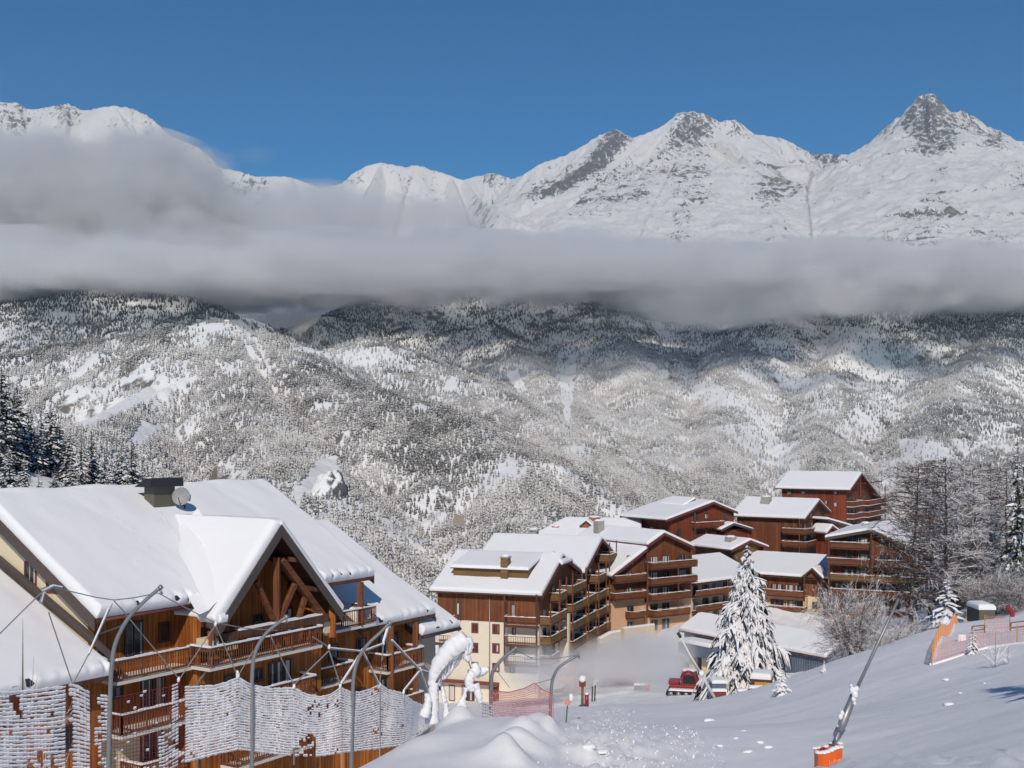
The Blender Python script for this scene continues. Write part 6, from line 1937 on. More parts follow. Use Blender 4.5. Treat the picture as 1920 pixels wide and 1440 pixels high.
botR = [(347, 1428, 45.2), (400, 1414, 45.6), (447, 1404, 46.1), (500, 1410, 46.6), (551, 1416, 47), (600, 1416, 47.5), (640, 1410, 48), (712, 1402, 49), (757, 1396, 49.6), (785, 1378, 50), (822, 1352, 51)]
def fillR(x, v):
    if 560 < x < 592 and v > 0.62 + abs(x - 580) * 0.008: return 0.25
    if 545 < x < 575 and v > .9: return 0.3
    return 1.0 if nz_(x, v, 9) > -0.36 else 0.8
net('safety_net', 'long red safety net caked white with snow in front of the near chalet', topR, botR, fillR, cell=0.118, seed=3, group='red safety nets beside the piste', lump=(1.08, 0.98, 0.06))
topP = [(918, 1296, 66), (955, 1298, 68), (985, 1290, 69.5), (1002, 1281, 70), (1015, 1292, 70.5), (1038, 1303, 71)]
botP = [(918, 1352, 66), (985, 1360, 69.5), (1038, 1372, 71)]
net('safety_net', 'pale red safety net seen through snow mist beyond the snow mound', topP, botP, lambda x, v: 0.30 if v > .75 else 0.10, cell=0.12, cord=0.022, cordmat='net_pale', seed=4, group='red safety nets beside the piste', lump=(.8, .5, .04))
net('safety_net', 'small leftover of snow crusted safety net behind the white mound, left of the pale net', [(904, 1318, 60), (926, 1326, 61)], [(904, 1362, 60), (926, 1360, 61)], lambda x, v: .9, cell=0.15, seed=5, group='red safety nets beside the piste')
net('safety_net', 'end of the pale red net weighed down with snow above the piste edge', [(1028, 1352, 58), (1046, 1362, 58)], [(1030, 1392, 56), (1052, 1398, 56)], lambda x, v: .8, cell=0.14, seed=6, group='red safety nets beside the piste')

def smooth_pts(pts, k=6):
    """Catmull-Rom through the points"""
    out = []
    P = [pts[0]] + list(pts) + [pts[-1]]
    for i in range(1, len(P) - 2):
        for s in range(k):
            t_ = s / k
            a, b, c, d = P[i - 1], P[i], P[i + 1], P[i + 2]
            out.append(0.5 * ((2 * b) + (c - a) * t_ + (2 * a - 5 * b + 4 * c - d) * t_ ** 2 + (3 * b - a - 3 * c + d) * t_ ** 3))
    out.append(pts[-1])
    return out

def net_pole(label, pts, r, cables=(), nodes=(), cr=0.022, snowy=0.0, mat='pole_grey'):
    pts = [ry((p[0], p[1], p[2])) if p[2] < 60 else p for p in pts]
    Yb = pts[0][2]
    pts = [(p[0], p[1], Yb) for p in pts] if Yb < 60 else pts
    cables = [[ry(p) for p in c] for c in cables]; nodes = [ry(p) for p in nodes]
    P = smooth_pts([at(*p) for p in pts])
    base = P[0]
    g = gz(base.x, base.y)
    P = [Vector((base.x, base.y, min(g, base.z) - .3))] + P
    root = empty('net_pole', (base.x, base.y, min(g, base.z)))
    tag(root, label, 'pole', 'curved poles that carry the safety nets')
    off = Vector(root.location)
    mb = MB(); mb.tube([p - off for p in P], [r * (1 - .25 * i / len(P)) for i in range(len(P))], 10)
    mb.build('pole', M[mat], root, None, True)
    mb = MB(); tip = P[-1] - off
    mb.tube([tip + (P[-2] - P[-1]) * .2, tip + (P[-1] - P[-2]).normalized() * .12], r * 1.05, 8)
    mb.tube([tip + Vector((0.02, 0, -.05)), tip + Vector((0.1, 0, -.22))], r * .5, 6)
    mb.build('pulley', M['metal_grey'], root, None, True)
    for c in cables:
        mb = MB(); pts_ = [at(*p[:3]) - off for p in c]
        w = cr * (c[0][3] if len(c[0]) > 3 else 1)
        mb.tube([at(*p[:3]) - off for p in c], w, 6)
        mb.build('cable', M['cable_grey'], root)
        if w > cr * 1.5:
            mb = MB()
            for a, b in zip(pts_[:-1], pts_[1:]):
                mb.bar(a + Vector((0, 0, w + .01)), b + Vector((0, 0, w + .01)), w * 1.6, w * .9)
            mb.build('snow_strip', M['snow_lump'], root)
    for q in nodes:
        mb = MB(); mb.blob(at(*q) - off, (.07, .07, .12), seed=int(q[0]), n=7); mb.build('snow_knot', M['snow_lump'], root, None, True)
    return root
net_pole('curved grey net pole nearest the left edge, arching over the chalet roof', [(203, 1445, 43.8), (206, 1330, 43.8), (209, 1255, 43.8), (217, 1205, 43.8), (240, 1160, 43.8), (270, 1128, 43.8), (299, 1103, 43.8)], 0.088,
         [[(-20, 1208, 43, 1), (36, 1152, 43, 1), (77, 1112, 43.2, 1)], [(77, 1104, 43.2), (90, 1100, 43.2), (120, 1106, 43.4), (180, 1120, 43.6), (214, 1125, 43.8), (250, 1121, 43.8), (295, 1112, 43.8)],
          [(214, 1127, 43.8), (228, 1142, 43.9), (335, 1272, 45)], [(297, 1112, 43.8), (345, 1138, 44.6), (404, 1168, 45.6)], [(91, 1148, 43.3), (136, 1282, 44)], [(211, 1132, 43.8, 1), (175, 1210, 43.6, 1), (137, 1282, 44, 1)],
          [(204, 1142, 43.8, 1.8), (166, 1228, 43.8, 1.8)], [(404, 1172, 45.6), (336, 1274, 45)], [(404, 1172, 45.6), (445, 1266, 46.1)], [(79, 1110, 43.2, 2.2), (100, 1100, 43.2, 2.2), (116, 1103, 43.3, 2.2)], [(82, 1112, 43.2, 2.6), (77, 1132, 43.2, 2.6)]],
         [(404, 1170, 45.6), (335, 1274, 45), (445, 1262, 46.1), (446, 1268, 46.1)])
net_pole('curved grey net pole before the trussed gable, second from the left edge', [(472, 1450, 46), (473, 1330, 46), (473, 1262, 46), (479, 1222, 46), (497, 1190, 46), (518, 1171, 46), (535, 1158, 46)], 0.092,
         [[(447, 1266, 46.1), (475, 1220, 46)], [(506, 1190, 46, 1.2), (551, 1284, 47, 1.2)], [(408, 1168, 45.6), (460, 1178, 46), (520, 1182, 46)], [(551, 1284, 47, 1.5), (617, 1220, 47.6, 1.5)], [(586, 1194, 47.2, 1.3), (616, 1213, 47.6, 1.3)],
          [(617, 1220, 47.6, 1.5), (638, 1284, 48, 1.5)], [(618, 1216, 47.6, 2), (679, 1222, 48.4, 2)], [(447, 1272, 46.1, 1.4), (447, 1406, 46, 1.4)], [(551, 1292, 47, 1.4), (551, 1434, 47, 1.4)]],
         [(617, 1213, 47.6), (551, 1287, 47), (447, 1266, 46.1)])
net_pole('curved grey net pole before the right end of the chalet, snow on its struts', [(658, 1450, 48.2), (661, 1330, 48.2), (663, 1270, 48.2), (672, 1235, 48.3), (690, 1208, 48.5), (712, 1187, 48.6), (729, 1170, 48.7)], 0.098,
         [[(679, 1222, 48.4, 2.2), (639, 1284, 48, 2.2)], [(680, 1222, 48.4, 2.0), (711, 1284, 49, 2.0)], [(681, 1222, 48.4, 2), (718, 1208, 48.8, 2)], [(728, 1176, 48.7, 3), (719, 1206, 48.8, 3)], [(719, 1208, 48.8, 1.2), (712, 1280, 49, 1.2)],
          [(735, 1202, 49, 2.4), (787, 1257, 49.8, 2.4)], [(787, 1259, 49.8, 2), (757, 1296, 49.6, 2)], [(788, 1258, 49.8, 2.4), (806, 1310, 50.4, 2.4)], [(790, 1258, 49.8, 2.6), (820, 1266, 50.6, 2.6)],
          [(640, 1292, 48, 1.6), (641, 1445, 48, 1.6)], [(712, 1288, 49, 1.6), (712, 1422, 49, 1.6)], [(757, 1302, 49.6, 1.6), (750, 1404, 49.6, 1.6)]],
         [(679, 1220, 48.4), (787, 1255, 49.8), (757, 1298, 49.6), (638, 1286, 48), (712, 1284, 49), (719, 1206, 48.8)])
net_pole('thin curved grey pole before the cream apartment front, beside the pale net', [(920, 1360, 72), (921, 1310, 72), (922, 1270, 72), (928, 1252, 72), (946, 1232, 72), (966, 1216, 72)], 0.13,
         [[(930, 1256, 72), (956, 1290, 70)], [(966, 1218, 72), (1000, 1236, 74)]], [], 0.02)
net_pole('curved grey pole rising out of the snow mist right of the pale net', [(1032, 1330, 80), (1034, 1290, 80), (1037, 1272, 80), (1046, 1254, 80), (1062, 1241, 80), (1084, 1229, 80)], 0.12,
         [[(1084, 1228, 80), (1040, 1235, 78), (985, 1236, 76)], [(1003, 1282, 72), (1040, 1272, 78)]], [], 0.02)

# ---- the pole and arm packed in rime and snow
cr = empty('frozen_pole', at(812, 1352, 52))
tag(cr, 'crooked pole and lamp arm packed in thick white snow before the cream house', 'pole')
off = Vector(cr.location)
def crust(name, pts, rr, seed, mat='snow_lump', n=12):
    rnd = random.Random(seed)
    P = smooth_pts([at(*p) for p in pts], 7)
    mb = MB()
    rad = [float(np.interp(i / (len(P) - 1), np.linspace(0, 1, len(rr)), rr)) * rnd.uniform(.94, 1.07) for i in range(len(P))]
    mb.tube([p - off for p in P], rad, n)
    for i in range(len(mb.v)):
        v = Vector(mb.v[i]); q = 0.028
        mb.v[i] = (v.x + rnd.uniform(-q, q), v.y + rnd.uniform(-q, q), v.z + rnd.uniform(-q, q))
    return mb.build(name, M[mat], cr, None, True)
crust('snow_crust', [(810, 1356, 52), (812, 1325, 52), (813, 1295, 52), (815, 1268, 52), (824, 1245, 52), (843, 1222, 52), (862, 1206, 52), (874, 1195, 52)], (0.32, .24, .22, .27, .36, .44, .48, .38), 1)
crust('snow_crust', [(822, 1276, 52.2), (838, 1262, 52.2), (853, 1243, 52.2), (866, 1226, 52.2)], (0.12, .17, .16, .10), 2)
crust('snow_crust', [(876, 1196, 52), (878, 1212, 52), (874, 1226, 52), (880, 1240, 52)], (.22, .24, .2, .10), 3)
mb = MB(); mb.tube([at(818, 1280, 51.2) - off, at(828, 1262, 51.2) - off, at(846, 1241, 51.2) - off, at(871, 1222, 51.2) - off], 0.06, 7); mb.build('lamp_arm', M['pole_grey'], cr, None, True)
mb = MB(); mb.tube([at(875, 1232, 52) - off, at(885, 1258, 52) - off], 0.035, 6); mb.build('cable', M['cable_grey'], cr)
crust('snow_crust', [(889, 1244, 52), (892, 1258, 52), (882, 1268, 52), (880, 1284, 52), (886, 1296, 52)], (.15, .24, .2, .2, .12), 4)
crust('snow_crust', [(893, 1262, 52.2), (905, 1258, 52.2), (916, 1254, 52.2)], (.22, .2, .10), 5)
crust('snow_crust', [(892, 1282, 52), (896, 1300, 52), (901, 1318, 52)], (.14, .17, .10), 6)
crust('snow_crust', [(868, 1310, 51.8), (866, 1324, 51.8), (867, 1340, 51.8), (870, 1352, 51.8)], (.12, .26, .22, .05), 7)
crust('snow_crust', [(874, 1290, 51.9), (871, 1304, 51.9), (868, 1314, 51.9)], (.07, .09, .08), 8)
crust('snow_crust', [(828, 1280, 51.9), (833, 1310, 51.9), (836, 1326, 51.9), (840, 1346, 51.9)], (.05, .12, .1, .22), 9)
crust('snow_crust', [(800, 1300, 51.5), (803, 1318, 51.5), (796, 1342, 51.5)], (.10, .16, .26), 10)

ic = MB(); ri = random.Random(17)
for k in range(46):
    px_ = ri.uniform(818, 880); py_ = float(np.interp(px_, [818, 830, 850, 880], [1272, 1252, 1228, 1204])) + ri.uniform(0, 5)
    l_ = ri.uniform(.12, .42)
    a_ = at(px_, py_, 51.8 + ri.uniform(-.15, .25)) - off
    ic.tube([a_ + Vector((0, 0, .1)), a_ - Vector((0, 0, l_ * .5)), a_ - Vector((0.01, 0, l_))], [ri.uniform(.03, .07), .03, .006], 5)
ic.build('icicles', M['snow_lump'], cr)

# ---- the near snow lance with its orange pad
Yp = 39.0
pb_ = at(1557, 1452, Yp)
gzp = gz(pb_.x, Yp)
ln = empty('snow_lance', (pb_.x, Yp, gzp))
tag(ln, 'long leaning snow making lance with a padded orange base in the right foreground', 'snow lance')
off = Vector(ln.location)
mb = MB()
ztop = [(1533, 1413), (1543, 1414), (1556, 1411), (1568, 1404), (1580, 1403)]
front = []
for k, (px, py) in enumerate(ztop):
    bow = 0.16 * (1 - ((px - 1556.5) / 23.5) ** 2)
    front.append((at(px, py, Yp - bow - .2) - off))
back = [p + Vector((0.04, 0.62 + (0.12 if 0 < i < 4 else 0), 0.03)) for i, p in enumerate(front)]
loop = front + back[::-1]
low = [Vector((p.x, p.y, -0.5)) for p in loop]
n_ = len(loop)
mb.add(low + loop, [tuple(range(n_, 2 * n_))] + [((i), (i + 1) % n_, n_ + (i + 1) % n_, n_ + i) for i in range(n_)])
pad = mb.build('pad', M['orange_pad'], ln); Bld.fix(pad)
bm_ = pad.modifiers.new('bevel', 'BEVEL'); bm_.width = 0.04; bm_.segments = 3
sn = MB()
for a, b in zip(front[:-1], front[1:]):
    for s_ in (0, .5):
        p = a.lerp(b, s_ + .25)
        sn.blob(p + Vector((0, 0.10, 0.02)), (.12, .15, .055), seed=int(s_ * 10) + len(sn.v), n=8)
for p in back: sn.blob(p + Vector((0, -.1, .01)), (.12, .12, .05), seed=len(sn.v), n=8)
sn.build('snow_rim', M['snow_lump'], pad, None, True)
# lettering on the pad
fc = bpy.data.curves.new('lettering', 'FONT')
fc.body = 'Lufner'
fc.size = 0.19; fc.shear = 0.35; fc.extrude = 0.004
tmp = bpy.data.objects.new('lettering_src', fc)
COL.objects.link(tmp)
bpy.context.view_layer.update()
me = bpy.data.meshes.new_from_object(tmp.evaluated_get(bpy.context.evaluated_depsgraph_get()))
bpy.data.objects.remove(tmp)
me.name = 'lettering'; me.materials.clear(); me.materials.append(M['net_pink'])
simple('pad_lettering', rgb(0.85, 0.45, 0.30), 0.6); me.materials[0] = M['pad_lettering']
lt = bpy.data.objects.new('lettering', me); COL.objects.link(lt); lt.parent = pad
lp = at(1553, 1434, Yp - .405) - off
lt.location = lp; lt.rotation_euler = (R(90), R(-12), R(8))
# the pole itself
A_, Bq, C_, D_ = at(1557, 1412, Yp + .1), at(1580, 1356, Yp + .25), at(1601, 1303, Yp + .4), at(1690, 1112, Yp + .9)
mb = MB(); mb.tube([Vector((A_.x - .02, A_.y, gzp - .3)) - off, A_ - off, Bq - off], [.075, .075, .085], 10); mb.build('lower_tube', M['pole_grey'], ln, None, True)
mb = MB(); mb.tube([Bq.lerp(A_, .3) - off, Bq - off, C_ - off], [.10, .15, .115], 12); mb.build('sleeve', M['metal_grey'], ln, None, True)
mb = MB(); mb.tube([C_ - off, C_.lerp(D_, .5) - off, D_ - off], [.062, .055, .045], 10); mb.build('lance_tube', M['pole_grey'], ln, None, True)
mb = MB(); mb.tube([D_ - off, D_ + (D_ - C_).normalized() * .12 - off], [.06, .06], 10); mb.tube([D_ - (D_ - C_).normalized() * .2 - off, D_ - (D_ - C_).normalized() * .1 - off], [.066, .066], 10)
mb.build('nozzle_head', M['metal_dark'], ln, None, True)
mb = MB(); mb.tube([at(1561, 1408, Yp - .1) - off, at(1566, 1388, Yp - .1) - off, at(1564, 1376, Yp) - off, at(1569, 1364, Yp + .1) - off], .035, 8); mb.build('hose', M['blue_hose'], ln, None, True)
mb = MB(); mb.tube([at(1543, 1410, Yp) - off + Vector((0.10 * math.cos(a), 0, .12 * math.sin(a) + .02)) for a in np.linspace(-.3, 3.4, 9)], .035, 7); mb.build('red_hook', M['red_paint'], ln, None, True)
sn = MB()
for px, py, r_ in ((1598, 1294, .10), (1603, 1302, .12), (1606, 1292, .09), (1601, 1310, .09), (1602, 1318, .06), (1576, 1344, .09), (1579, 1337, .08), (1572, 1362, .05), (1596, 1286, .05)):
    sn.blob(at(px, py, Yp + .22) - off, (r_, r_, r_ * 1.25), seed=px, n=8)
sn.build('snow_clumps', M['snow_lump'], ln, None, True)

# ---- the far lance by the hall
l2 = at(1338, 1330, 104)
g2 = gz(l2.x, 104)
o = empty('snow_lance', (l2.x, 104, g2)); tag(o, 'thin white snow lance leaning left in front of the snow groomer', 'snow lance')
off = Vector(o.location)
mb = MB(); mb.tube([Vector((0, 0, -.3)), at(1338, 1312, 104) - off, at(1342, 1306, 104) - off], .08, 7); mb.tube([Vector((.3, 0, -.2)), at(1342, 1306, 104) - off], .06, 6); mb.build('stand', M['metal_grey'], o, None, True)
mb = MB(); mb.tube([at(1342, 1312, 104) - off, at(1314, 1262, 104) - off, at(1312, 1258, 104) - off], [.14, .13, .10], 8); mb.build('sleeve', M['white_paint'], o, None, True)
mb = MB(); mb.tube([at(1312, 1258, 104) - off, at(1296, 1232, 104) - off, at(1275, 1193, 104) - off], [.10, .085, .07], 8); mb.build('lance_tube', M['white_paint'], o, None, True)
mb = MB(); mb.tube([at(1276, 1195, 104) - off, at(1271, 1186, 104) - off], .14, 8); mb.build('nozzle_head', M['metal_dark'], o, None, True)
mb = MB(); mb.blob(at(1315, 1263, 103.9) - off, (.25, .25, .3), seed=4, n=8); mb.build('snow_clumps', M['snow_lump'], o, None, True)

# ---- snow groomer
gc = at(1282, 1297, 136)
gzg = gz(gc.x, 136)
gr_ = empty('snow_groomer', (gc.x, 136, gzg), R(-14)); tag(gr_, 'red snow groomer with dark tracks and black windscreen parked by the hall', 'snow groomer')
def gbox(name, lo, hi, mat, bev=.06):
    mb = MB(); mb.box(lo, hi); o_ = mb.build(name, M[mat], gr_)
    m_ = o_.modifiers.new('bevel', 'BEVEL'); m_.width = bev; m_.segments = 2
    return o_
for yy in (-1.9, 0.9):
    mb = MB()
    prof = [(-1.9, .35), (-1.6, .05), (1.6, .05), (1.9, .35), (1.75, .75), (-1.75, .75)]
    mb.prism([(x, yy, z) for x, z in prof], (0, 1.0, 0)); tk = mb.build('track', M['rubber_black'], gr_); Bld.fix(tk)
    for k in range(4):
        mb = MB(); c_ = (-1.3 + k * .87, yy - .03, .38)
        mb.tube([(c_[0], yy - .04, c_[2]), (c_[0], yy + .1, c_[2])], .28, 12); mb.build('wheel', M['metal_grey'], tk, None, True)
    sn = MB(); sn.hexa([(-1.6, yy, .76), (1.6, yy, .76), (1.6, yy + 1, .76), (-1.6, yy + 1, .76), (-1.4, yy + .1, .9), (1.4, yy + .1, .9), (1.4, yy + .9, .9), (-1.4, yy + .9, .9)]); sn.build('snow_strip', M['snow_lump'], tk)
gbox('body', (-1.5, -.9, .45), (1.6, .9, 1.2), 'red_paint')
mb = MB(); prof = [(-.2, 1.2), (1.5, 1.2), (1.75, 1.6), (1.35, 2.7), (-.1, 2.75), (-.35, 2.2)]
mb.prism([(x, -.95, z) for x, z in prof], (0, 1.9, 0)); cb = mb.build('cab', M['red_paint'], gr_); Bld.fix(cb)
m_ = cb.modifiers.new('bevel', 'BEVEL'); m_.width = .1; m_.segments = 2
mb = MB(); mb.hexa([(0.0, -.975, 1.45), (1.55, -.975, 1.45), (1.55, -.9, 1.45), (0.0, -.9, 1.45), (.02, -.975, 2.4), (1.28, -.975, 2.4), (1.28, -.9, 2.4), (.02, -.9, 2.4)]); mb.build('side_window', M['glass_black'], cb)
mb = MB(); mb.quad((1.72, -.8, 1.62), (1.72, .8, 1.62), (1.42, .8, 2.58), (1.42, -.8, 2.58)); mb.build('windscreen', M['glass_black'], cb)
mb = MB()
for k in range(9):
    a0, a1 = math.pi * k / 9, math.pi * (k + 1) / 9
    mb.bar((-.1 + .75 * (1 - math.cos(a0)), -1.05, 2.2 + .75 * math.sin(a0)), (-.1 + .75 * (1 - math.cos(a1)), -1.05, 2.2 + .75 * math.sin(a1)), .14)
mb.build('roll_bar', M['red_paint'], gr_)
mb = MB(); mb.blob((.6, 0, 2.85), (.85, .9, .22), seed=5, n=12, rough=.06); mb.build('snow_cap', M['snow_lump'], cb, None, True)
mb = MB(); mb.hexa([(2.3, -2.1, .1), (2.45, -2.1, .1), (2.45, 2.1, .1), (2.3, 2.1, .1), (2.2, -2.1, 1.0), (2.3, -2.1, 1.05), (2.3, 2.1, 1.05), (2.2, 2.1, 1.0)]); mb.bar((1.5, -.5, .5), (2.3, -.5, .5), .15); mb.bar((1.5, .5, .5), (2.3, .5, .5), .15); mb.build('blade', M['metal_dark'], gr_)
gbox('rear_box', (-1.7, -.8, 1.2), (-.5, .8, 1.7), 'red_paint')

# ---- low things at the foot of the spruce
def snow_box(name, label, px0, py0, px1, py1, Y, dep, mat, cat, snow=.25, rz=0, group=None):
    """box-shaped object under a snow cushion; rows py0 (top) - py1 (foot)"""
    a, b = at(px0, py1, Y), at(px1, py0, Y)
    w, h = b.x - a.x, b.z - a.z
    z0 = gz((a.x + b.x) / 2, Y + dep / 2)
    o_ = empty(name, ((a.x + b.x) / 2, Y, min(z0, a.z)), rz); tag(o_, label, cat, group)
    hh = b.z - o_.location.z
    mb = MB(); mb.box((-w / 2, 0, -.3), (w / 2, dep, hh)); p_ = mb.build('body', M[mat], o_)
    mm = p_.modifiers.new('bevel', 'BEVEL'); mm.width = min(.05, h * .1); mm.segments = 2
    v, f = sheet([Vector((-w / 2 - .06, -.08, hh)), Vector((w / 2 + .06, -.08, hh)), Vector((w / 2 + .06, dep + .05, hh)), Vector((-w / 2 - .06, dep + .05, hh))], 16, 10, snow, (1, 1, 1, 1), seed=int(px0))
    link_mesh('snow_cover', np_mesh('snow_cover', v, f, True), M['snow_roof'], o_)
    return o_, w, hh
o_, w, h = snow_box('shed', 'low shelter with yellow boards under thick snow at the foot of the spruce', 1408, 1273, 1444, 1292, 112, 2.4, 'wood_dark', 'shed', .5, R(-18))
mb = MB(); mb.box((-w * .30, -.05, h * .25), (w * .48, -.005, h * .86)); mb.build('board_front', M['yellow_board'], o_)
for k, (x0, y0, x1, y1) in enumerate(((1336, 1296, 1362, 1304), (1384, 1296, 1408, 1304), (1406, 1290, 1432, 1300))):
    snow_box('barrier', ('dark red barrier board lying left of the spruce foot, snow on top', 'dark red barrier board under the middle of the spruce foot', 'dark red barrier board before the yellow boarded shelter')[k], x0, y0, x1, y1, 110 - k, .5, 'frame_red', 'barrier', .2, 0, 'dark red barriers at the spruce foot')
snow_box('machine_part', 'dark grey metal tank half buried in snow under the left boughs of the spruce', 1336, 1281, 1362, 1293, 116, 2, 'ribbed_metal', 'tank', .3)
snow_box('low_wall', 'low grey wall stub left of the small orange pad on the village square', 1190, 1285, 1211, 1294, 148, .5, 'chimney_grey', 'wall', .25)
snow_box('bench_wall', 'long low red topped terrace edge across the village square in the mist', 1130, 1257, 1200, 1268, 162, 1.2, 'frame_red', 'terrace edge', .3)
snow_box('vehicle', 'snow buried van showing only its olive side panel, below the bare trees', 1836, 1143, 1866, 1158, 118, 3.2, 'chimney_olive', 'van', .5)
snow_box('shed', 'low dark shed with a flat snowy roof behind the bare trees at the right', 1812, 1098, 1900, 1122, 165, 6, 'wood_dark', 'shed', .8)

def post(name, label, px, top, base, Y, r, mat, cat, cap=None, lean=0, group=None):
    b = at(px, base, Y)
    g = gz(b.x, Y)
    o_ = empty(name, (b.x, Y, g)); tag(o_, label, cat, group)
    t_ = at(px + lean, top, Y) - Vector(o_.location)
    mb = MB(); mb.tube([(0, 0, -.3), t_], r, 8); mb.build('post', M[mat], o_, None, True)
    if cap: 
        mb = MB(); mb.blob(t_ + Vector((0, 0, cap[1] * .3)), (cap[0], cap[0], cap[1]), seed=px, n=9, rough=.08); mb.build('snow_cap' if len(cap) < 3 else cap[2], M['snow_lump' if len(cap) < 4 else cap[3]], o_, None, True)
    return o_, t_
post('marker_post', 'red padded post with a white top standing in the piste', 1100, 1302, 1323, 110, .20, 'red_paint', 'post', (.2, .16))
post('pad_post', 'small orange padded post on the village square beside the grey wall stub', 1214, 1283, 1301, 146, .26, 'orange_pad', 'post', (.24, .18))
o_, t_ = post('piste_marker', 'dark green piste marker pole with an orange and white disc at the piste edge', 1058, 1322, 1377, 70, .035, 'green_pole', 'piste marker', None, 6)
mb = MB(); mb.tube([t_ + Vector((-.02, -.04, .18)), t_ + Vector((.02, .02, .18))], .2, 14); mb.build('disc', M['net_pink'], o_)
mb = MB(); mb.blob(t_ + Vector((.22, 0, .42)), (.14, .05, .26), seed=3, n=8); mb.build('snow_clump', M['snow_lump'], o_, None, True)
o_, t_ = post('bird_table', 'brown post with a snow covered box top at the foot of the misty arcade', 1092, 1276, 1304, 128, .14, 'brown_post', 'post', (.42, .42))
mb = MB(); mb.box((t_.x - .35, -.3, t_.z - .6), (t_.x + .35, .3, t_.z)); mb.build('box', M['frame_red'], o_)
GLP = 'white globe lamps of the village'
post('street_lamp', 'white globe lamp post in the mist left of the retaining walls', 1125, 1206, 1262, 166, .07, 'metal_grey', 'street lamp', (.24, .24, 'globe', 'white_paint'), 0, GLP)
post('street_lamp', 'white globe lamp left of its twin before the hall sign', 1267, 1251, 1284, 158, .07, 'metal_grey', 'street lamp', (.22, .22, 'globe', 'white_paint'), 0, GLP)
post('street_lamp', 'white globe lamp under the hall sign, right of its twin', 1275, 1246, 1282, 156, .07, 'metal_grey', 'street lamp', (.22, .22, 'globe', 'white_paint'), 0, GLP)
GSK = 'pairs of skis stuck upright in the snow'
for px, top, base, Y, lb in ((1110, 1287, 1299, 138, 'dark skis stuck in the snow left of the trodden path'), (1115, 1285, 1298, 138, 'dark skis stuck in the snow, right one of the near pair'), (1153, 1249, 1262, 161, 'dark upright posts at the left on the red terrace edge'), (1167, 1248, 1262, 161, 'dark upright posts at the right on the red terrace edge')):
    post('ski_pair', lb, px, top, base, Y, .08, 'metal_dark', 'skis', None, 1, GSK)
post('snow_stump', 'white snow covered stump casting a shadow inside the pink fence', 1803, 1193, 1206, 84, .34, 'snow_lump', 'stump', (.36, .12))
o_, t_ = post('slide', 'curved red plastic slide end standing in the snow at the upper right', 1899, 1142, 1160, 108, .08, 'red_paint', 'slide', None, -6)
mb = MB(); mb.tube(smooth_pts([at(1888, 1138, 108) - Vector(o_.location), at(1894, 1143, 108) - Vector(o_.location), at(1898, 1152, 108) - Vector(o_.location), at(1898, 1160, 108) - Vector(o_.location)]), .22, 8); mb.build('chute', M['red_paint'], o_, None, True)

# ---- pink fence on the right bank
def pink_fence(label, pts, hpx, seed, every=3):
    top = [(p[0], p[1], p[2]) for p in pts]
    P = [on_ground(p[0], p[1], p[2] * .6, p[2] * 1.6) for p in pts]
    root = empty('netting_fence', P[0]); tag(root, label, 'fence', 'pink netting fences on the right bank')
    off = Vector(root.location)
    Hh = hpx
    cords, posts = MB(), []
    seg = []
    for a, b in zip(P[:-1], P[1:]):
        n = max(1, int((b - a).length / .22))
        for i in range(n):
            q = a.lerp(b, i / n)
            seg.append(Vector((q.x, q.y, gz(q.x, q.y))))
    seg.append(P[-1])
    rows = 8
    for j in range(rows + 1):
        z = .08 + Hh * j / rows
        for a, b in zip(seg[:-1], seg[1:]):
            cords.bar(a - off + Vector((0, 0, z)), b - off + Vector((0, 0, z)), .012, .022)
    for q in seg:
        cords.bar(q - off + Vector((0, 0, .08)), q - off + Vector((0, 0, .08 + Hh)), .014)
    cords.build('netting', M['net_pink'], root)
    for i in range(0, len(seg), 14):
        mb = MB(); mb.tube([seg[i] - off + Vector((0, 0, -.3)), seg[i] - off + Vector((0.03, 0, Hh + .15))], .035, 6); mb.build('post', M['yellow_board'], root)
    sn = MB()
    for a, b in zip(seg[:-1], seg[1:]):
        sn.bar(a - off + Vector((0, 0, .03)), b - off + Vector((0, 0, .03)), .25, .14)
    sn.build('snow_strip', M['snow_lump'], root)
pink_fence('pink netting fence rising steeply up the bank edge below the green spruce', [(1747, 1247, 72), (1752, 1222, 80), (1762, 1200, 88), (1785, 1180, 96), (1812, 1166, 102)], 0.95, 1)
pink_fence('pink netting fence running right across the bank below the small trees', [(1747, 1247, 72), (1790, 1233, 72), (1850, 1215, 74), (1930, 1205, 76)], 1.05, 2)
pink_fence('pink netting fence along the top of the bank before the snowed van', [(1846, 1180, 98), (1896, 1182, 96)], 1.1, 3)
def barrier_gate(label, px0, px1, top, base, Y):
    a, b = at(px0, base, Y), at(px1, base, Y)
    za, zb = gz(a.x, Y), gz(b.x, Y)
    o_ = empty('gate', (a.x, Y, za)); tag(o_, label, 'gate', 'wooden barrier gates on the bank')
    h = (base - top) / F_PX * Y
    for k, (x, z) in enumerate(((0, 0), (b.x - a.x, zb - za))):
        mb = MB(); mb.box((x - .05, -.05, z - .3), (x + .05, .05, z + h)); mb.build('post', M['brown_post'], o_)
    for q in (1.0, .45):
        mb = MB(); mb.bar((0, 0, h * q), (b.x - a.x, 0, zb - za + h * q), .07, .09); mb.build('rail', M['brown_post'], o_)
barrier_gate('small brown barrier gate between the green spruce and the snowed van', 1823, 1846, 1158, 1172, 100)
barrier_gate('brown barrier gate at the right edge above the pink fence', 1895, 1930, 1162, 1180, 94)

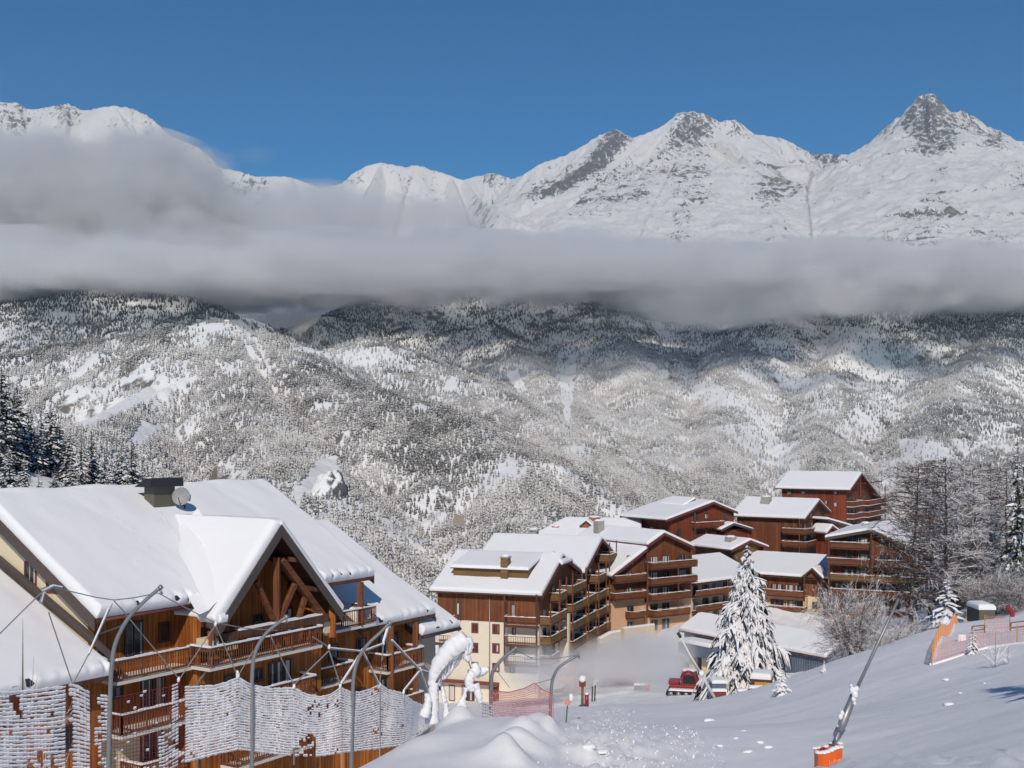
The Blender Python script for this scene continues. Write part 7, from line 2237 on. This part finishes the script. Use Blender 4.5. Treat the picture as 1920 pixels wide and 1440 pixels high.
# ---- lumps of snow lying on the bank
rs = random.Random(77)
for k, (px, py, r_) in enumerate(((1780, 1322, .20), (1774, 1275, .16), (1800, 1300, .09), (1846, 1282, .07), (1668, 1427, .10), (1700, 1436, .12), (1330, 1352, .35), (1425, 1393, .14), (1395, 1372, .12), (1440, 1402, .16), (1380, 1385, .12), (1402, 1412, .18), (1350, 1400, .14), (1130, 1412, .2), (1105, 1404, .25))):
    p = on_ground(px, py, 28, 130)
    mb = MB(); mb.blob((0, 0, .02), (r_ * 1.2, r_ * .9, r_ * .42), seed=k, n=9, rough=.2)
    o_ = mb.build('snow_lump', M['snow_lump'], None, p, True)
    tag(o_, 'loose white snow lump lying on the smooth snow', 'snow lump', 'loose snow lumps lying on the piste and bank')

# ---- far things on the valley side
simple('stone_pale', rgb(0.36, 0.32, 0.25), 0.9, 0, .25, .3)
simple('stone_grey', rgb(0.13, 0.13, 0.135), 0.9, 0, .5, .2)
def on_hill(px, py):
    Ys = np.linspace(700, 5000, 3000)
    d_ = (HOR - py) / F_PX * Ys - hill_z((px - 960) / F_PX * Ys, Ys)
    i = int(np.argmax(d_ < 0)) if (d_ < 0).any() else 1500
    return at(px, py, Ys[i])
p = on_hill(861, 988)
k_ = p.y / F_PX
tw_ = empty('ruined_tower', p); tag(tw_, 'pale ruined stone tower among the trees low on the valley side', 'tower')
mb = MB(); w = 11 * k_
mb.hexa([(-w, -w, -6), (w, -w, -6), (w, w, -6), (-w, w, -6), (-w * .85, -w * .8, 24 * k_), (w * .8, -w * .8, 21 * k_), (w * .8, w * .8, 19 * k_), (-w * .85, w * .8, 24 * k_)])
mb.build('wall', M['stone_pale'], tw_)
mb = MB(); mb.box((w * .84, -w * .3, 6 * k_), (w * .9, w * .1, 15 * k_)); mb.build('window_opening', M['stone_grey'], tw_)
GH = 'houses on the hill top of the valley side'
for i, (px, py, s, lb) in enumerate(((228, 632, 5, 'pale house with a snow roof standing alone left on the wooded hill crest'), (372, 606, 4, 'small house left of the mast on the bare hill top'), (402, 603, 6, 'long house right of the mast on the bare hill top'), (425, 607, 4, 'small house in the middle of the bare hill top'), (445, 626, 5, 'house on the right slope of the bare hill top'), (120, 574, 5, 'house by a clearing in the shadowed wood at far left'))):
    p = on_hill(px, py)
    k_ = p.y / F_PX
    o_ = empty('mountain_house', p, .3); tag(o_, lb, 'house', GH)
    mb = MB(); mb.box((-s * k_, -4, -4), (s * k_, 4, 4 * k_)); mb.build('wall', M['plaster_cream'], o_)
    mb = MB(); mb.prism([(-s * k_ * 1.1, -5, 4 * k_), (-s * k_ * 1.1, 5, 4 * k_), (-s * k_ * 1.1, 0, 7.5 * k_)], (2.2 * s * k_, 0, 0)); r_ = mb.build('roof', M['snow_lump'], o_); Bld.fix(r_)
p = on_hill(388, 608)
o_ = empty('mast', p); tag(o_, 'tall thin lattice mast on the bare hill top', 'mast')
k_ = p.y / F_PX
mb = MB()
for a in range(3):
    c_, s_ = math.cos(a * 2.09) * 2.2, math.sin(a * 2.09) * 2.2
    mb.bar((c_, s_, -3), (c_ * .2, s_ * .2, 26 * k_), .9)
mb.build('lattice', M['metal_grey'], o_)
p = on_hill(612, 930)
o_ = empty('rock_outcrop', p); tag(o_, 'big rock outcrop with snowy left flank and dark right face above the chalet roof', 'rock')
k_ = p.y / F_PX
mb = MB()
bm = bmesh.new(); bmesh.ops.create_icosphere(bm, subdivisions=4, radius=1)
vv_ = np.array([v.co[:] for v in bm.verts])
q = fbm(vv_[:, 0] * 2 + 5, vv_[:, 2] * 2 + vv_[:, 1] * 3, 4, 55)
vv_ = vv_ * (1 + .35 * q)[:, None] * np.array([34 * k_, 26 * k_, 46 * k_]) + np.array([0, 10, 0]) + np.stack([vv_[:, 2] * 10 * k_, 0 * q, 0 * q], 1)
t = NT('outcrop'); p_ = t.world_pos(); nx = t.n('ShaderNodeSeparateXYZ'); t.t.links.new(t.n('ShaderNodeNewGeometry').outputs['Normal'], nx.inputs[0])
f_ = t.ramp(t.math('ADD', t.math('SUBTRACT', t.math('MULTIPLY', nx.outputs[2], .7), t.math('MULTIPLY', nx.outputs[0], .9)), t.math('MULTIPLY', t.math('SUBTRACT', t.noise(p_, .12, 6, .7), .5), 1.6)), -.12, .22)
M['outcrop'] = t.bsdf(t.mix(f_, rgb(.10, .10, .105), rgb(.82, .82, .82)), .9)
me = np_mesh('rock', vv_, np.array([[v.index for v in f.verts] for f in bm.faces])); bm.free()
link_mesh('rock', me, M['outcrop'], o_)

# ---- snow mist blown from the lances
mm_ = cloud_material('snow_mist', 0.20, 0.14, 0.02, 0.75, 0.97, 1.0, 0.40, (1, 1, 1))
md_ = cloud_material('snow_mist_dense', 0.40, 0.14, 0.02, 0.6, 0.97, 1.0, 0.45, (1, 1, 1))
for c_, r_, lb in ((at(1190, 1232, 158), (9.5, 6, 4.6), 'drifting white snow mist before the retaining walls'), (at(1105, 1262, 148), (7.0, 6, 4.2), 'drifting snow mist at the foot of the side balconies'), (at(1258, 1225, 148), (4.6, 5, 4.0), 'drifting snow mist left of the blue hall'), (at(1240, 1272, 142), (5.5, 5, 2.8), 'low snow mist blowing over the small orange pad'), (at(1010, 1265, 138), (6.0, 5, 4.0), 'thin snow mist before the cream apartment corner')):
    o_ = ellipsoid('snow_mist', c_, r_, md_ if 'retaining' in lb else mm_)
    tag(o_, lb, 'snow mist', kind='stuff')

# ---- crumbs of churned snow along the tracks
rs = random.Random(91)
sn = MB()
for k in range(2600):
    y = 40 + 62 * rs.random() ** 1.6
    cx = 4.0 + 0.055 * (y - 44)
    if k % 3 == 0: x = cx + 3.1 - .02 * (y - 44) + rs.gauss(0, .7)
    else: x = cx + rs.gauss(0, 1.25 + .01 * (y - 44))
    s_ = rs.uniform(.014, .05) * (1.5 if rs.random() < .06 else 1)
    z = 0.0
    b = len(sn.v)
    sn.v += [(x + s_ * rs.uniform(.6, 1.4) * math.cos(a), y + s_ * rs.uniform(.6, 1.4) * math.sin(a), -.02) for a in (0, 1.26, 2.5, 3.8, 5.0)] + [(x + rs.uniform(-.3, .3) * s_, y, s_ * rs.uniform(.6, 1.1))]
    sn.f += [(b + i, b + (i + 1) % 5, b + 5) for i in range(5)]; sn.m += [0] * 5
va = np.array(sn.v); zz_ = ground_z(va[:, 0], va[:, 1]); va[:, 2] += zz_
sn.v = [tuple(q) for q in va]
tag(sn.build('churned_snow', M['snow_lump']), 'crumbs of churned snow scattered over the tracked middle of the piste', 'snow crumbs', kind='stuff')
